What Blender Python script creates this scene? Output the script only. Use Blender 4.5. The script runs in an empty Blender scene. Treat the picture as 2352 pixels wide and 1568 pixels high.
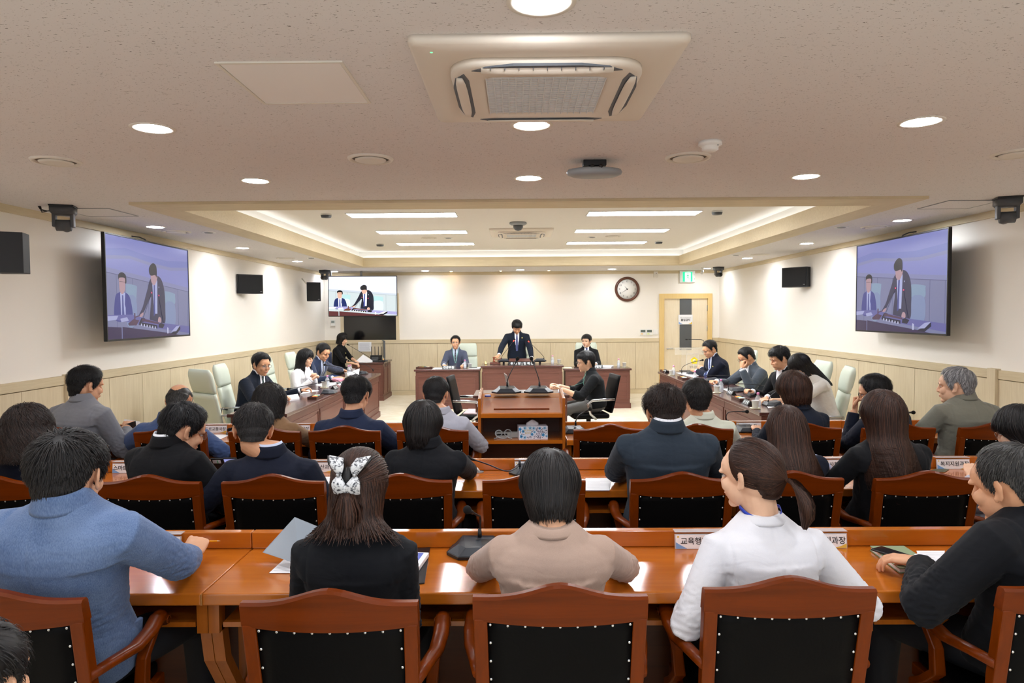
import bpy, bmesh, math, random
import numpy as np
from mathutils import Vector, Matrix
from mathutils.bvhtree import BVHTree

SC = bpy.context.scene
COL = SC.collection
random.seed(7)
RNG = np.random.default_rng(7)
PI = math.pi

# ------------------------------------------------------------------ camera
F_PX = 1568.0
CAMZ = 1.755
VPX, VPY, ROLL = 1186.0, 721.5, -0.38


def cam_axes():
    r = math.radians(ROLL)
    dx, dy = VPX - 1176.0, -(VPY - 784.0)
    c, s = math.cos(r), math.sin(r)
    ux, uy = c * dx - s * dy, s * dx + c * dy
    yaw = math.atan(ux / F_PX)
    pit = -math.atan(uy / F_PX * math.cos(yaw))
    f = Vector((-math.sin(yaw) * math.cos(pit), math.cos(yaw) * math.cos(pit), math.sin(pit)))
    rt = f.cross(Vector((0, 0, 1))).normalized()
    up = rt.cross(f)
    return c * rt + s * up, -s * rt + c * up, f


CR, CU, CF = cam_axes()
cd = bpy.data.cameras.new('camera')
cd.sensor_width = 36.0
cd.lens = 36.0 * F_PX / 2352.0
cd.clip_start = 0.05
cd.dof.use_dof = False
camo = bpy.data.objects.new('camera', cd)
COL.objects.link(camo)
camo.matrix_world = Matrix(((CR.x, CU.x, -CF.x, 0), (CR.y, CU.y, -CF.y, 0), (CR.z, CU.z, -CF.z, CAMZ), (0, 0, 0, 1)))
SC.camera = camo


def at(x, y, Y=None, Z=None, X=None):
    """pixel of the photograph -> world point on the plane Y=, Z= or X="""
    d = CR * ((x - 1176.0) / F_PX) + CU * ((784.0 - y) / F_PX) + CF
    if Y is not None:
        k = Y / d.y
    elif Z is not None:
        k = (Z - CAMZ) / d.z
    else:
        k = X / d.x
    return Vector((d.x * k, d.y * k, CAMZ + d.z * k))


# ------------------------------------------------------------------ world, exposure
w = bpy.data.worlds.new('world')
SC.world = w
w.use_nodes = True
w.node_tree.nodes['Background'].inputs[0].default_value = (0.80, 0.88, 1.0, 1)
w.node_tree.nodes['Background'].inputs[1].default_value = 1.6
SC.view_settings.view_transform = 'Standard'
SC.view_settings.look = 'None'
SC.view_settings.gamma = 1.0
SC.view_settings.use_curve_mapping = False
SC.view_settings.exposure = 0.58
cy = SC.cycles
cy.max_bounces = 7
cy.diffuse_bounces = 5
cy.glossy_bounces = 3
cy.transmission_bounces = 4
cy.transparent_max_bounces = 8
cy.sample_clamp_indirect = 4.0
cy.caustics_reflective = False
cy.caustics_refractive = False
cy.use_denoising = True
cy.use_light_tree = True
cy.use_adaptive_sampling = True
cy.adaptive_threshold = 0.02

# room numbers (metres)
XL, XR, YB, YF, HC = -4.20, 4.43, 14.95, -1.6, 2.685
HX0, HX1, HY0, HY1, HR = -2.86, 3.05, 5.90, 12.82, 2.95     # recess in the ceiling
DOWN_E, PANEL_E, COVE_E, SPOT_E = 110.0, 31.0, 2.4, 60.0      # lamp strengths

# ------------------------------------------------------------------ materials


def lin(c):
    if isinstance(c, str):
        c = [int(c[i:i + 2], 16) / 255 for i in (0, 2, 4)]
    return tuple(((v + 0.055) / 1.055) ** 2.4 if v > 0.04045 else v / 12.92 for v in c)


def mat(name, col, rough=0.5, metal=0.0, spec=0.5, emit=0.0, coat=0.0, trans=0.0, alpha=1.0, sheen=0.0, ior=1.45):
    m = bpy.data.materials.new(name)
    m.use_nodes = True
    b = m.node_tree.nodes['Principled BSDF']
    c = lin(col) + (1,)
    b.inputs['Base Color'].default_value = c
    b.inputs['Roughness'].default_value = rough
    b.inputs['Metallic'].default_value = metal
    b.inputs['Specular IOR Level'].default_value = spec
    b.inputs['IOR'].default_value = ior
    b.inputs['Coat Weight'].default_value = coat
    b.inputs['Coat Roughness'].default_value = 0.12
    b.inputs['Transmission Weight'].default_value = trans
    b.inputs['Alpha'].default_value = alpha
    if sheen:
        b.inputs['Sheen Weight'].default_value = sheen
        b.inputs['Sheen Roughness'].default_value = 0.5
    if emit:
        b.inputs['Emission Color'].default_value = c
        b.inputs['Emission Strength'].default_value = emit
    return m


def N(m, t, **kw):
    n = m.node_tree.nodes.new(t)
    for k, v in kw.items():
        if hasattr(n, k):
            setattr(n, k, v)
        else:
            n.inputs[k.replace('_', ' ')].default_value = v
    return n


def L(m, a, ao, b, bi):
    m.node_tree.links.new(a.outputs[ao], b.inputs[bi])


def ramp(m, stops):
    n = m.node_tree.nodes.new('ShaderNodeValToRGB')
    e = n.color_ramp.elements
    while len(e) < len(stops):
        e.new(0.5)
    for i, (p, c) in enumerate(stops):
        e[i].position = p
        e[i].color = lin(c) + (1,)
    return n


def bump(m, src, out, strength, dist=0.002):
    b = m.node_tree.nodes['Principled BSDF']
    n = N(m, 'ShaderNodeBump')
    n.inputs['Strength'].default_value = strength
    n.inputs['Distance'].default_value = dist
    L(m, src, out, n, 'Height')
    L(m, n, 'Normal', b, 'Normal')


def wood(name, c1, c2, rough=0.3, coat=0.0, axis=0, scale=9.0, spec=0.5, grain=0.15):
    """wood with grain that runs along an object axis"""
    m = mat(name, c1, rough, coat=coat, spec=spec)
    tc = N(m, 'ShaderNodeTexCoord')
    mp = N(m, 'ShaderNodeMapping')
    s = [scale * 6] * 3
    s[axis] = scale * 0.35
    mp.inputs['Scale'].default_value = s
    L(m, tc, 'Object', mp, 'Vector')
    n1 = N(m, 'ShaderNodeTexNoise', Scale=1.0, Detail=6.0, Roughness=0.6, Distortion=0.6)
    L(m, mp, 'Vector', n1, 'Vector')
    n2 = N(m, 'ShaderNodeTexNoise', Scale=1.7, Detail=2.0)
    L(m, tc, 'Object', n2, 'Vector')
    mx = N(m, 'ShaderNodeMix', data_type='FLOAT')
    mx.inputs[0].default_value = 0.35
    L(m, n1, 'Fac', mx, 2)
    L(m, n2, 'Fac', mx, 3)
    r = ramp(m, [(0.5 - grain * 1.6, c2), (0.5 + grain * 1.6, c1)])
    L(m, mx, 0, r, 'Fac')
    L(m, r, 'Color', m.node_tree.nodes['Principled BSDF'], 'Base Color')
    return m


def fabric(name, col, col2=None, scale=900, rough=0.85, bstr=0.25, sheen=0.2, fold=0.35):
    m = mat(name, col, rough, spec=0.25, sheen=sheen)
    tc = N(m, 'ShaderNodeTexCoord')
    mp = N(m, 'ShaderNodeMapping')
    mp.inputs['Scale'].default_value = (scale, scale, scale * 0.25)
    L(m, tc, 'Object', mp, 'Vector')
    n1 = N(m, 'ShaderNodeTexNoise', Scale=1.0, Detail=2.0)
    L(m, mp, 'Vector', n1, 'Vector')
    n2 = N(m, 'ShaderNodeTexNoise', Scale=5.0, Detail=3.0)
    L(m, tc, 'Object', n2, 'Vector')
    mx = N(m, 'ShaderNodeMix', data_type='FLOAT')
    mx.inputs[0].default_value = 0.5
    L(m, n1, 'Fac', mx, 2)
    L(m, n2, 'Fac', mx, 3)
    c = lin(col)
    cc = [min(1, (v if isinstance(v, float) else v)) for v in c]
    if col2 is None:
        lo = tuple(max(0, v * 0.82) for v in cc)
        hi = tuple(min(1, v * 1.15) for v in cc)
    else:
        lo, hi = lin(col2), c
    r = m.node_tree.nodes.new('ShaderNodeValToRGB')
    r.color_ramp.elements[0].position = 0.38
    r.color_ramp.elements[0].color = tuple(lo) + (1,)
    r.color_ramp.elements[1].position = 0.62
    r.color_ramp.elements[1].color = tuple(hi) + (1,)
    L(m, mx, 0, r, 'Fac')
    L(m, r, 'Color', m.node_tree.nodes['Principled BSDF'], 'Base Color')
    # soft folds + weave as bump
    mp2 = N(m, 'ShaderNodeMapping')
    mp2.inputs['Scale'].default_value = (9, 9, 16)
    L(m, tc, 'Object', mp2, 'Vector')
    n3 = N(m, 'ShaderNodeTexNoise', Scale=1.0, Detail=2.0, Distortion=1.2)
    L(m, mp2, 'Vector', n3, 'Vector')
    bump(m, n3, 'Fac', fold, 0.007)
    return m


# ------------------------------------------------------------------ mesh helpers


class MB:
    """collects closed shapes into one mesh"""

    def __init__(self):
        self.v, self.f, self.mi, self.n, self.sm = [], [], [], 0, []

    def add(self, verts, faces, mi=0, smooth=False):
        verts = np.asarray(verts, float).reshape(-1, 3)
        self.v.append(verts)
        for f in faces:
            self.f.append([i + self.n for i in f])
            self.mi.append(mi)
            self.sm.append(smooth)
        self.n += len(verts)
        return self

    def box(self, x0, x1, y0, y1, z0, z1, mi=0, M=None, bev=0.0):
        if bev > 0:
            b = bmesh.new()
            bmesh.ops.create_cube(b, size=1.0)
            for v in b.verts:
                v.co = Vector(((x0 + x1) / 2 + v.co.x * (x1 - x0), (y0 + y1) / 2 + v.co.y * (y1 - y0), (z0 + z1) / 2 + v.co.z * (z1 - z0)))
            bmesh.ops.bevel(b, geom=b.edges[:], offset=bev, segments=2, affect='EDGES', profile=0.6)
            b.verts.index_update()
            vs = [v.co[:] for v in b.verts]
            fs = [[v.index for v in f.verts] for f in b.faces]
            b.free()
        else:
            vs = [(x0, y0, z0), (x1, y0, z0), (x1, y1, z0), (x0, y1, z0), (x0, y0, z1), (x1, y0, z1), (x1, y1, z1), (x0, y1, z1)]
            fs = [(0, 3, 2, 1), (4, 5, 6, 7), (0, 1, 5, 4), (1, 2, 6, 5), (2, 3, 7, 6), (3, 0, 4, 7)]
        if M is not None:
            vs = [(M @ Vector(v))[:] for v in vs]
        return self.add(vs, fs, mi)

    def loft(self, rings, mi=0, cap=True, smooth=True, closed=True):
        """rings: list of (n,3) arrays"""
        k = len(rings[0])
        vs = np.concatenate([np.asarray(r, float) for r in rings])
        fs = []
        for i in range(len(rings) - 1):
            a, b = i * k, (i + 1) * k
            for j in range(k if closed else k - 1):
                j2 = (j + 1) % k
                fs.append((a + j, a + j2, b + j2, b + j))
        if cap:
            fs.append(tuple(range(k))[::-1])
            fs.append(tuple(range((len(rings) - 1) * k, len(rings) * k)))
        return self.add(vs, fs, mi, smooth)

    def tube(self, pts, rad, seg=10, mi=0, smooth=True, flat=None, up=None):
        """swept tube along points with per-point radius; flat = ratio of the second axis"""
        P = [Vector(p) for p in pts]
        if not hasattr(rad, '__len__'):
            rad = [rad] * len(P)
        rings = []
        u = None
        for i, p in enumerate(P):
            t = (P[min(i + 1, len(P) - 1)] - P[max(i - 1, 0)])
            t = t.normalized() if t.length > 1e-9 else Vector((0, 0, 1))
            if u is None:
                a = Vector(up) if up is not None else (Vector((0, 0, 1)) if abs(t.z) < 0.9 else Vector((1, 0, 0)))
                u = (a - t * a.dot(t)).normalized()
            else:
                u = (u - t * u.dot(t))
                u = u.normalized() if u.length > 1e-6 else t.orthogonal().normalized()
            s = t.cross(u)
            r = rad[i]
            fl = 1.0 if flat is None else (flat[i] if hasattr(flat, '__len__') else flat)
            rings.append([(p + s * math.cos(2 * PI * j / seg) * r + u * math.sin(2 * PI * j / seg) * r * fl)[:] for j in range(seg)])
        return self.loft(rings, mi, True, smooth)

    def ell(self, c, r, M=None, mi=0, nu=14, nv=9, smooth=True):
        vs = [(0, 0, 1)]
        for i in range(1, nv):
            a = PI * i / nv
            for j in range(nu):
                b = 2 * PI * j / nu
                vs.append((math.sin(a) * math.cos(b), math.sin(a) * math.sin(b), math.cos(a)))
        vs.append((0, 0, -1))
        vs = np.array(vs) * np.array(r)
        if M is not None:
            vs = vs @ np.array(M)[:3, :3].T
        vs = vs + np.array(c)
        fs = [(0, 1 + j, 1 + (j + 1) % nu) for j in range(nu)]
        for i in range(nv - 2):
            for j in range(nu):
                a = 1 + i * nu
                fs.append((a + j, a + nu + j, a + nu + (j + 1) % nu, a + (j + 1) % nu))
        e = len(vs) - 1
        a = 1 + (nv - 2) * nu
        fs += [(a + j, e, a + (j + 1) % nu) for j in range(nu)]
        return self.add(vs, fs, mi, smooth)

    def cyl(self, c0, c1, r0, r1=None, seg=20, mi=0, smooth=True):
        r1 = r0 if r1 is None else r1
        c0, c1 = Vector(c0), Vector(c1)
        t = (c1 - c0).normalized()
        u = t.orthogonal().normalized()
        s = t.cross(u)
        rings = [[(c + (u * math.cos(2 * PI * j / seg) + s * math.sin(2 * PI * j / seg)) * r)[:] for j in range(seg)] for c, r in ((c0, r0), (c1, r1))]
        return self.loft(rings, mi, True, smooth)

    def lathe(self, prof, c=(0, 0, 0), seg=20, mi=0, cap=True):
        rings = [[(c[0] + r * math.cos(2 * PI * j / seg), c[1] + r * math.sin(2 * PI * j / seg), c[2] + z) for j in range(seg)] for r, z in prof]
        return self.loft(rings, mi, cap, True)

    def prism(self, poly, d, mi=0, M=None):
        """poly: 2D points in x,z ; thickness along y from 0 to d"""
        n = len(poly)
        vs = [(p[0], 0, p[1]) for p in poly] + [(p[0], d, p[1]) for p in poly]
        fs = [tuple(range(n)), tuple(range(n, 2 * n))[::-1]] + [(i, i + n, (i + 1) % n + n, (i + 1) % n) for i in range(n)]
        if M is not None:
            vs = [(M @ Vector(v))[:] for v in vs]
        return self.add(vs, fs, mi)

    def mesh(self, name, mats):
        me = bpy.data.meshes.new(name)
        me.from_pydata(np.concatenate(self.v).tolist() if self.v else [], [], self.f)
        if not isinstance(mats, (list, tuple)):
            mats = [mats]
        for m in mats:
            me.materials.append(m)
        if any(self.mi):
            me.polygons.foreach_set('material_index', self.mi)
        me.polygons.foreach_set('use_smooth', self.sm)
        me.update()
        return me

    def build(self, name, mats, parent=None, fix=True):
        me = self.mesh(name, mats)
        if fix:
            b = bmesh.new()
            b.from_mesh(me)
            bmesh.ops.recalc_face_normals(b, faces=b.faces)
            b.to_mesh(me)
            b.free()
        return link(name, me, parent)


def link(name, me, parent=None):
    o = bpy.data.objects.new(name, me)
    COL.objects.link(o)
    if parent is not None:
        o.parent = parent
    return o


def empty(name, loc=(0, 0, 0), rz=0.0, label=None, cat=None, group=None):
    o = bpy.data.objects.new(name, None)
    COL.objects.link(o)
    o.location = loc
    o.rotation_euler = (0, 0, rz)
    return tag(o, label, cat, group)


def tag(o, label=None, cat=None, group=None, kind=None):
    if label:
        o['label'] = label
    if cat:
        o['category'] = cat
    if group:
        o['group'] = group
    if kind:
        o['kind'] = kind
    return o


def bevel(o, wdt=0.004, seg=2, ang=0.6):
    m = o.modifiers.new('bevel', 'BEVEL')
    m.width = wdt
    m.segments = seg
    m.limit_method = 'ANGLE'
    m.angle_limit = ang
    m.harden_normals = False
    return o


def dup(o, parent=None):
    c = o.copy()
    COL.objects.link(c)
    c.parent = parent
    for ch in o.children:
        dup(ch, c)
    return c


def dup_thing(o, loc, rz=0.0, label=None, group=None, scale=None):
    c = dup(o)
    c.location = loc
    c.rotation_euler = (0, 0, rz)
    if label:
        c['label'] = label
    if group:
        c['group'] = group
    if scale:
        c.scale = (scale,) * 3
    return c


def text(name, body, size, mt, parent=None, loc=(0, 0, 0), rot=(0, 0, 0), extrude=0.0004, align='CENTER', bold=0.0, sx=1.0):
    c = bpy.data.curves.new(name, 'FONT')
    c.body = body
    c.size = size
    c.align_x = align
    c.align_y = 'CENTER'
    c.extrude = extrude
    c.offset = bold
    c.resolution_u = 2
    t = bpy.data.objects.new(name, c)
    COL.objects.link(t)
    dg = bpy.context.evaluated_depsgraph_get()
    me = bpy.data.meshes.new_from_object(t.evaluated_get(dg))
    bpy.data.objects.remove(t)
    me.materials.clear()
    me.materials.append(mt)
    o = link(name, me, parent)
    o.location = loc
    o.rotation_euler = rot
    o.scale = (sx, 1, 1)
    return o


def struct(o):
    o['kind'] = 'structure'
    return o


def euler(z=0, x=0, y=0):
    """head / tilt matrix: yaw z, then pitch x (positive = nod towards +Y), then roll y"""
    return Matrix.Rotation(z, 4, 'Z') @ Matrix.Rotation(-x, 4, 'X') @ Matrix.Rotation(y, 4, 'Y')


def T(x, y, z):
    return Matrix.Translation((x, y, z))
# ================================================================== materials of the room
M = {}
M['wall'] = mat('wallpaper', 'F5F0E7', 0.85, spec=0.2)
_m = M['wall']
_tc = N(_m, 'ShaderNodeTexCoord')
_mp = N(_m, 'ShaderNodeMapping')
_mp.inputs['Scale'].default_value = (60, 60, 220)
L(_m, _tc, 'Object', _mp, 'Vector')
_n = N(_m, 'ShaderNodeTexNoise', Scale=1.0, Detail=2.0)
L(_m, _mp, 'Vector', _n, 'Vector')
bump(_m, _n, 'Fac', 0.15, 0.0008)
M['ash'] = wood('ash_panel', 'E0D2B4', 'CDBC9B', 0.55, axis=2, scale=9, grain=0.12)
M['ash_h'] = wood('ash_rail_y', 'DBCCAC', 'C6B592', 0.55, axis=1, scale=9, grain=0.12)
M['ash_x'] = wood('ash_rail_x', 'DBCCAC', 'C6B592', 0.55, axis=0, scale=9, grain=0.12)
M['frame'] = wood('door_frame_wood', 'E6C98C', 'D8B874', 0.5, axis=2, scale=8)
M['base'] = M['ash_x']
M['white'] = mat('white_paint', 'F4F3F0', 0.6)
M['cove'] = mat('cove_white', 'F6F4EE', 0.7)
M['plastic_w'] = mat('warm_white_plastic', 'E4DFD4', 0.45)
M['plastic_l'] = mat('light_white_plastic', 'F0F0EC', 0.4)
M['shadow'] = mat('dark_gap', '15130F', 0.9)  # dark colour of the strips at the desk panel seams
M['lamp'] = mat('downlight_diffuser', 'F8FAFF', 0.5, emit=DOWN_E)
M['panel'] = mat('panel_diffuser', 'F8FBFF', 0.5, emit=PANEL_E)
M['covel'] = mat('cove_strip', 'F4F8FF', 0.5, emit=COVE_E)
M['spot'] = mat('warm_bulb', 'FFD09A', 0.5, emit=SPOT_E)
M['black'] = mat('black_plastic', '141416', 0.4)
M['dgrey'] = mat('dark_grey_plastic', '4B4D50', 0.45)
M['mgrey'] = mat('mid_grey_plastic', '8E9193', 0.45)
M['chrome'] = mat('chrome', 'C9CCD0', 0.2, metal=1.0)
M['steel'] = mat('brushed_steel', 'A9ABAE', 0.35, metal=1.0)
M['glass'] = mat('clear_acrylic', 'F6FAFA', 0.05, alpha=.10)
M['paper'] = mat('white_paper', 'F4F5F8', 0.7)
M['green_led'] = mat('green_led', '4FE07A', 0.4, emit=2.0)
M['red_led'] = mat('red_led', 'FF4434', 0.4, emit=2.0)

# floor: pale mottled vinyl
_m = M['floor'] = mat('floor_vinyl', 'E3DAC4', 0.35, spec=0.4)
_tc = N(_m, 'ShaderNodeTexCoord')
_n = N(_m, 'ShaderNodeTexNoise', Scale=3.5, Detail=6.0, Roughness=0.65, Distortion=0.8)
L(_m, _tc, 'Object', _n, 'Vector')
_r = ramp(_m, [(0.35, 'D8CDB2'), (0.65, 'EAE2CF')])
L(_m, _n, 'Fac', _r, 'Fac')
L(_m, _r, 'Color', _m.node_tree.nodes['Principled BSDF'], 'Base Color')

# ceiling: fissured mineral tile, short dark pin marks that run across the room
_m = M['ceil'] = mat('fissured_tile', 'E6E3E3', 0.9, spec=0.1)
_tc = N(_m, 'ShaderNodeTexCoord')
_mp = N(_m, 'ShaderNodeMapping')
_mp.inputs['Scale'].default_value = (42, 150, 1)
L(_m, _tc, 'Object', _mp, 'Vector')
_n = N(_m, 'ShaderNodeTexNoise', Scale=1.0, Detail=2.5, Roughness=0.75)
L(_m, _mp, 'Vector', _n, 'Vector')
_r = ramp(_m, [(0.655, 'E6E3E3'), (0.69, '6C6763')])
L(_m, _n, 'Fac', _r, 'Fac')
_mp2 = N(_m, 'ShaderNodeMapping')
_mp2.inputs['Scale'].default_value = (110, 200, 1)
L(_m, _tc, 'Object', _mp2, 'Vector')
_n2 = N(_m, 'ShaderNodeTexNoise', Scale=1.0, Detail=1.0)
L(_m, _mp2, 'Vector', _n2, 'Vector')
_r2 = ramp(_m, [(0.70, 'FFFFFF'), (0.76, 'A49E98')])
L(_m, _n2, 'Fac', _r2, 'Fac')
_x = N(_m, 'ShaderNodeMix', data_type='RGBA', blend_type='MULTIPLY')
_x.inputs[0].default_value = 1.0
L(_m, _r, 'Color', _x, 6)
L(_m, _r2, 'Color', _x, 7)
L(_m, _x, 2, _m.node_tree.nodes['Principled BSDF'], 'Base Color')

# ================================================================== room shell
o = struct(MB().box(XL - .1, XR + .1, YF - .1, YB + .1, -0.1, 0).build('floor', M['floor']))
o = struct(MB().box(XL - .12, XL, YF, YB, 0, HC + .1).build('wall_left', M['wall']))
o = struct(MB().box(XR, XR + .12, YF, YB, 0, HC + .1).build('wall_right', M['wall']))
DX0, DX1, DH = 3.19, 4.21, 2.11           # door opening in the far wall
b = MB()
b.box(XL - .12, DX0, YB, YB + .12, 0, HC + .1).box(DX1, XR + .12, YB, YB + .12, 0, HC + .1).box(DX0, DX1, YB, YB + .12, DH, HC + .1)
struct(b.build('wall_back', M['wall']))
# wall behind the camera; three unseen windows added to brighten near ceiling and backs
b = MB()
WX = [(-3.6, -1.3), (-1.0, 1.3), (1.6, 3.9)]
WZ0, WZ1 = .9, 2.45
b.box(XL - .12, XR + .12, YF - .12, YF, 0, WZ0).box(XL - .12, XR + .12, YF - .12, YF, WZ1, HC + .1)
for a0, a1 in ((XL - .12, -3.6), (-1.3, -1.0), (1.3, 1.6), (3.9, XR + .12)):
    b.box(a0, a1, YF - .12, YF, WZ0, WZ1)
struct(b.build('wall_front', M['wall']))
for i, (a0, a1) in enumerate(WX):
    wn = struct(empty('window_%d' % (i + 1), ((a0 + a1) / 2, YF - .06, 0)))
    h_ = (a1 - a0) / 2
    b = MB()
    b.box(-h_, -h_ + .05, -.03, .03, WZ0, WZ1).box(h_ - .05, h_, -.03, .03, WZ0, WZ1).box(-h_ + .05, h_ - .05, -.03, .03, WZ0, WZ0 + .05).box(-h_ + .05, h_ - .05, -.03, .03, WZ1 - .05, WZ1).box(-.025, .025, -.03, .03, WZ0 + .05, WZ1 - .05)
    b.build('window_frame', M['white'], wn)
    MB().box(-h_ + .05, h_ - .05, -.004, .004, WZ0 + .05, WZ1 - .05).build('window_pane', mat('window_glass', 'F4FAFF', .02, alpha=.08), wn)
    l_ = bpy.data.lights.new('window_portal', 'AREA')
    l_.shape = 'RECTANGLE'
    l_.size, l_.size_y = 2 * h_, WZ1 - WZ0
    l_.cycles.is_portal = True
    lo_ = bpy.data.objects.new('window_portal', l_)
    COL.objects.link(lo_)
    lo_.location = ((a0 + a1) / 2, YF - .125, (WZ0 + WZ1) / 2)
    lo_.rotation_euler = (PI / 2, 0, PI)
# ceiling with the hole of the recess
TX0, TX1, TY0, TY1 = -3.14, 3.33, 5.56, 13.07
b = MB()
for (a0, a1, b0, b1) in ((XL - .12, XR + .12, YF - .12, HY0 - .012), (XL - .12, XR + .12, HY1 + .012, YB + .12), (XL - .12, HX0 - .012, HY0 - .012, HY1 + .012), (HX1 + .012, XR + .12, HY0 - .012, HY1 + .012)):
    b.box(a0, a1, b0, b1, HC, HC + .06)
ce = struct(b.build('ceiling', M['ceil']))
# wooden flat trim round the recess (mitred)
z0, z1 = HC - .022, HC + .001
for i, (pts, mm) in enumerate([
        ([(TX0, TY0), (TX1, TY0), (HX1, HY0), (HX0, HY0)], M['ash_x']),
        ([(TX0, TY1), (HX0, HY1), (HX1, HY1), (TX1, TY1)], M['ash_x']),
        ([(TX0, TY0), (HX0, HY0), (HX0, HY1), (TX0, TY1)], M['ash_h']),
        ([(TX1, TY0), (TX1, TY1), (HX1, HY1), (HX1, HY0)], M['ash_h'])]):
    bb = MB()
    bb.add([(x, y, z0) for x, y in pts] + [(x, y, z1) for x, y in pts], [(0, 1, 2, 3), (7, 6, 5, 4)] + [(j, (j + 1) % 4, (j + 1) % 4 + 4, j + 4) for j in range(4)])
    struct(bb.build('trim_%d' % (i + 1), mm))
# vertical wood band of the recess, a ledge behind it, then the white cove and the upper ceiling
WB = HC + .145
b = MB()
b.box(HX0 - .02, HX0 + .003, HY0, HY1, HC - .0225, WB).box(HX1 - .003, HX1 + .02, HY0, HY1, HC - .0225, WB)
b.box(HX0 - .02, HX1 + .02, HY0 - .02, HY0 + .003, HC - .0225, WB).box(HX0 - .02, HX1 + .02, HY1 - .003, HY1 + .02, HC - .0225, WB)
struct(b.build('trim_5', M['ash_x']))
CO = .10
b = MB()
b.box(HX0 - CO, HX0 - .02, HY0 - CO, HY1 + CO, WB - .05, WB - .03).box(HX1 + .02, HX1 + CO, HY0 - CO, HY1 + CO, WB - .05, WB - .03)
b.box(HX0 - .02, HX1 + .02, HY0 - CO, HY0 - .02, WB - .05, WB - .03).box(HX0 - .02, HX1 + .02, HY1 + .02, HY1 + CO, WB - .05, WB - .03)
b.box(HX0 - CO - .02, HX0 - CO, HY0 - CO, HY1 + CO, HC + .05, HR).box(HX1 + CO, HX1 + CO + .02, HY0 - CO, HY1 + CO, HC + .05, HR)
b.box(HX0 - CO, HX1 + CO, HY0 - CO - .02, HY0 - CO, HC + .05, HR).box(HX0 - CO, HX1 + CO, HY1 + CO, HY1 + CO + .02, HC + .05, HR)
struct(b.build('wall_recess', M['cove']))
M['ceil2'] = mat('recess_ceiling', 'F3F0EA', 0.85)
struct(MB().box(HX0 - .15, HX1 + .15, HY0 - .15, HY1 + .15, HR, HR + .05).build('ceiling_recess', M['ceil2']))
# LED strip lying on the ledge of the cove (seen only as glow)
cv = empty('cove_light', (0, 0, 0), 0, 'continuous LED strip hidden on the ledge round the raised ceiling recess', 'light')
for k, (a0, a1, b0, b1) in enumerate(((HX0 - .08, HX0 - .05, HY0, HY1), (HX1 + .05, HX1 + .08, HY0, HY1), (HX0, HX1, HY0 - .08, HY0 - .05), (HX0, HX1, HY1 + .05, HY1 + .08))):
    MB().box(a0, a1, b0, b1, WB - .03, WB - .018).build('led_strip', M['covel'], cv)
# crown band where the walls meet the ceiling
k = 6
for (a0, a1, b0, b1, mm) in ((XL, XL + .02, YF, YB, M['ash_h']), (XR - .02, XR, YF, YB, M['ash_h']), (XL + .02, XR - .02, YB - .02, YB, M['ash_x'])):
    struct(MB().box(a0, a1, b0, b1, HC - .065, HC).build('trim_%d' % k, mm))
    k += 1
# wainscot: top rail, panels 0.62 m wide with dark grooves, baseboard
RZ0, RZ1, PT = 1.135, 1.215, .022


def wains(side):
    rail, pan, base, gap = MB(), MB(), MB(), MB()
    def bx(m, a0, a1, d0, d1, z0, z1):
        if side == 'left':
            m.box(XL + d0, XL + d1, a0, a1, z0, z1)
        elif side == 'right':
            m.box(XR - d1, XR - d0, a0, a1, z0, z1)
        else:
            m.box(a0, a1, YB - d1, YB - d0, z0, z1)
    if side == 'back':
        spans = [(XL, 3.115), (4.285, XR)]
        g0 = 0.12
    else:
        spans = [(YF, YB)]
        g0 = (7.57 if side == 'left' else 7.57)
    for (s0, s1) in spans:
        bx(rail, s0, s1, 0, .030, RZ0, RZ1)
        bx(base, s0, s1, 0, .028, 0, .10)
        bx(gap, s0, s1, 0, .008, .10, RZ0)
        st = math.floor((s0 - g0) / .62) * .62 + g0
        while st < s1:
            a, c = max(s0, st + .003), min(s1, st + .617)
            if c - a > .02:
                bx(pan, a, c, .006, PT, .106, RZ0 - .008)
            st += .62
    struct(rail.build('trim_%s_rail' % side, M['ash_x'] if side == 'back' else M['ash_h']))
    struct(base.build('baseboard_%s' % side, M['ash_x'] if side == 'back' else M['ash_h']))
    struct(gap.build('trim_%s_backing' % side, mat('groove_' + side, '8D7A5A', 0.9)))
    struct(pan.build('trim_%s_panels' % side, M['ash']))
    if side != 'back':
        q = MB()
        bx(q, 6.26, 6.37, 0, .05, 0, RZ1 + .012)
        struct(q.build('trim_%s_post' % side, M['ash']))


for s in ('left', 'right', 'back'):
    wains(s)

# ------------------------------------------------------------------ door in the far wall
b = MB()
b.box(3.12, DX0 + .035, YB - .03, YB + .10, 0, 2.18).box(DX1 - .035, 4.27, YB - .03, YB + .10, 0, 2.18).box(DX0 + .035, DX1 - .035, YB - .03, YB + .10, 2.075, 2.18)
struct(b.build('trim_door', M['frame']))
d = empty('door_1', (0, 0, 0))
struct(d)
M['door'] = wood('door_leaf_wood', 'EDE0C6', 'E2D3B4', 0.5, axis=2, scale=9, grain=0.1)
MB().box(DX0 + .037, DX1 - .037, YB + .01, YB + .05, .01, 2.073).build('door_leaf', M['door'], d)
MB().box(3.57, 3.83, YB + .002, YB + .012, .95, 2.07).build('glass_strip', mat('dark_tinted_glass', '55595C', 0.25), d)
for hz in (1.42, 1.86):
    MB().cyl((DX1 - .040, YB - .006, hz - .06), (DX1 - .040, YB - .006, hz + .06), .008).build('hinge', M['steel'], d)
MB().cyl((3.30, YB + .01, .98), (3.30, YB - .05, .98), .012).tube([(3.30, YB - .05, .98), (3.36, YB - .055, .98), (3.42, YB - .05, .98)], .009).build('handle', M['steel'], d)
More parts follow.
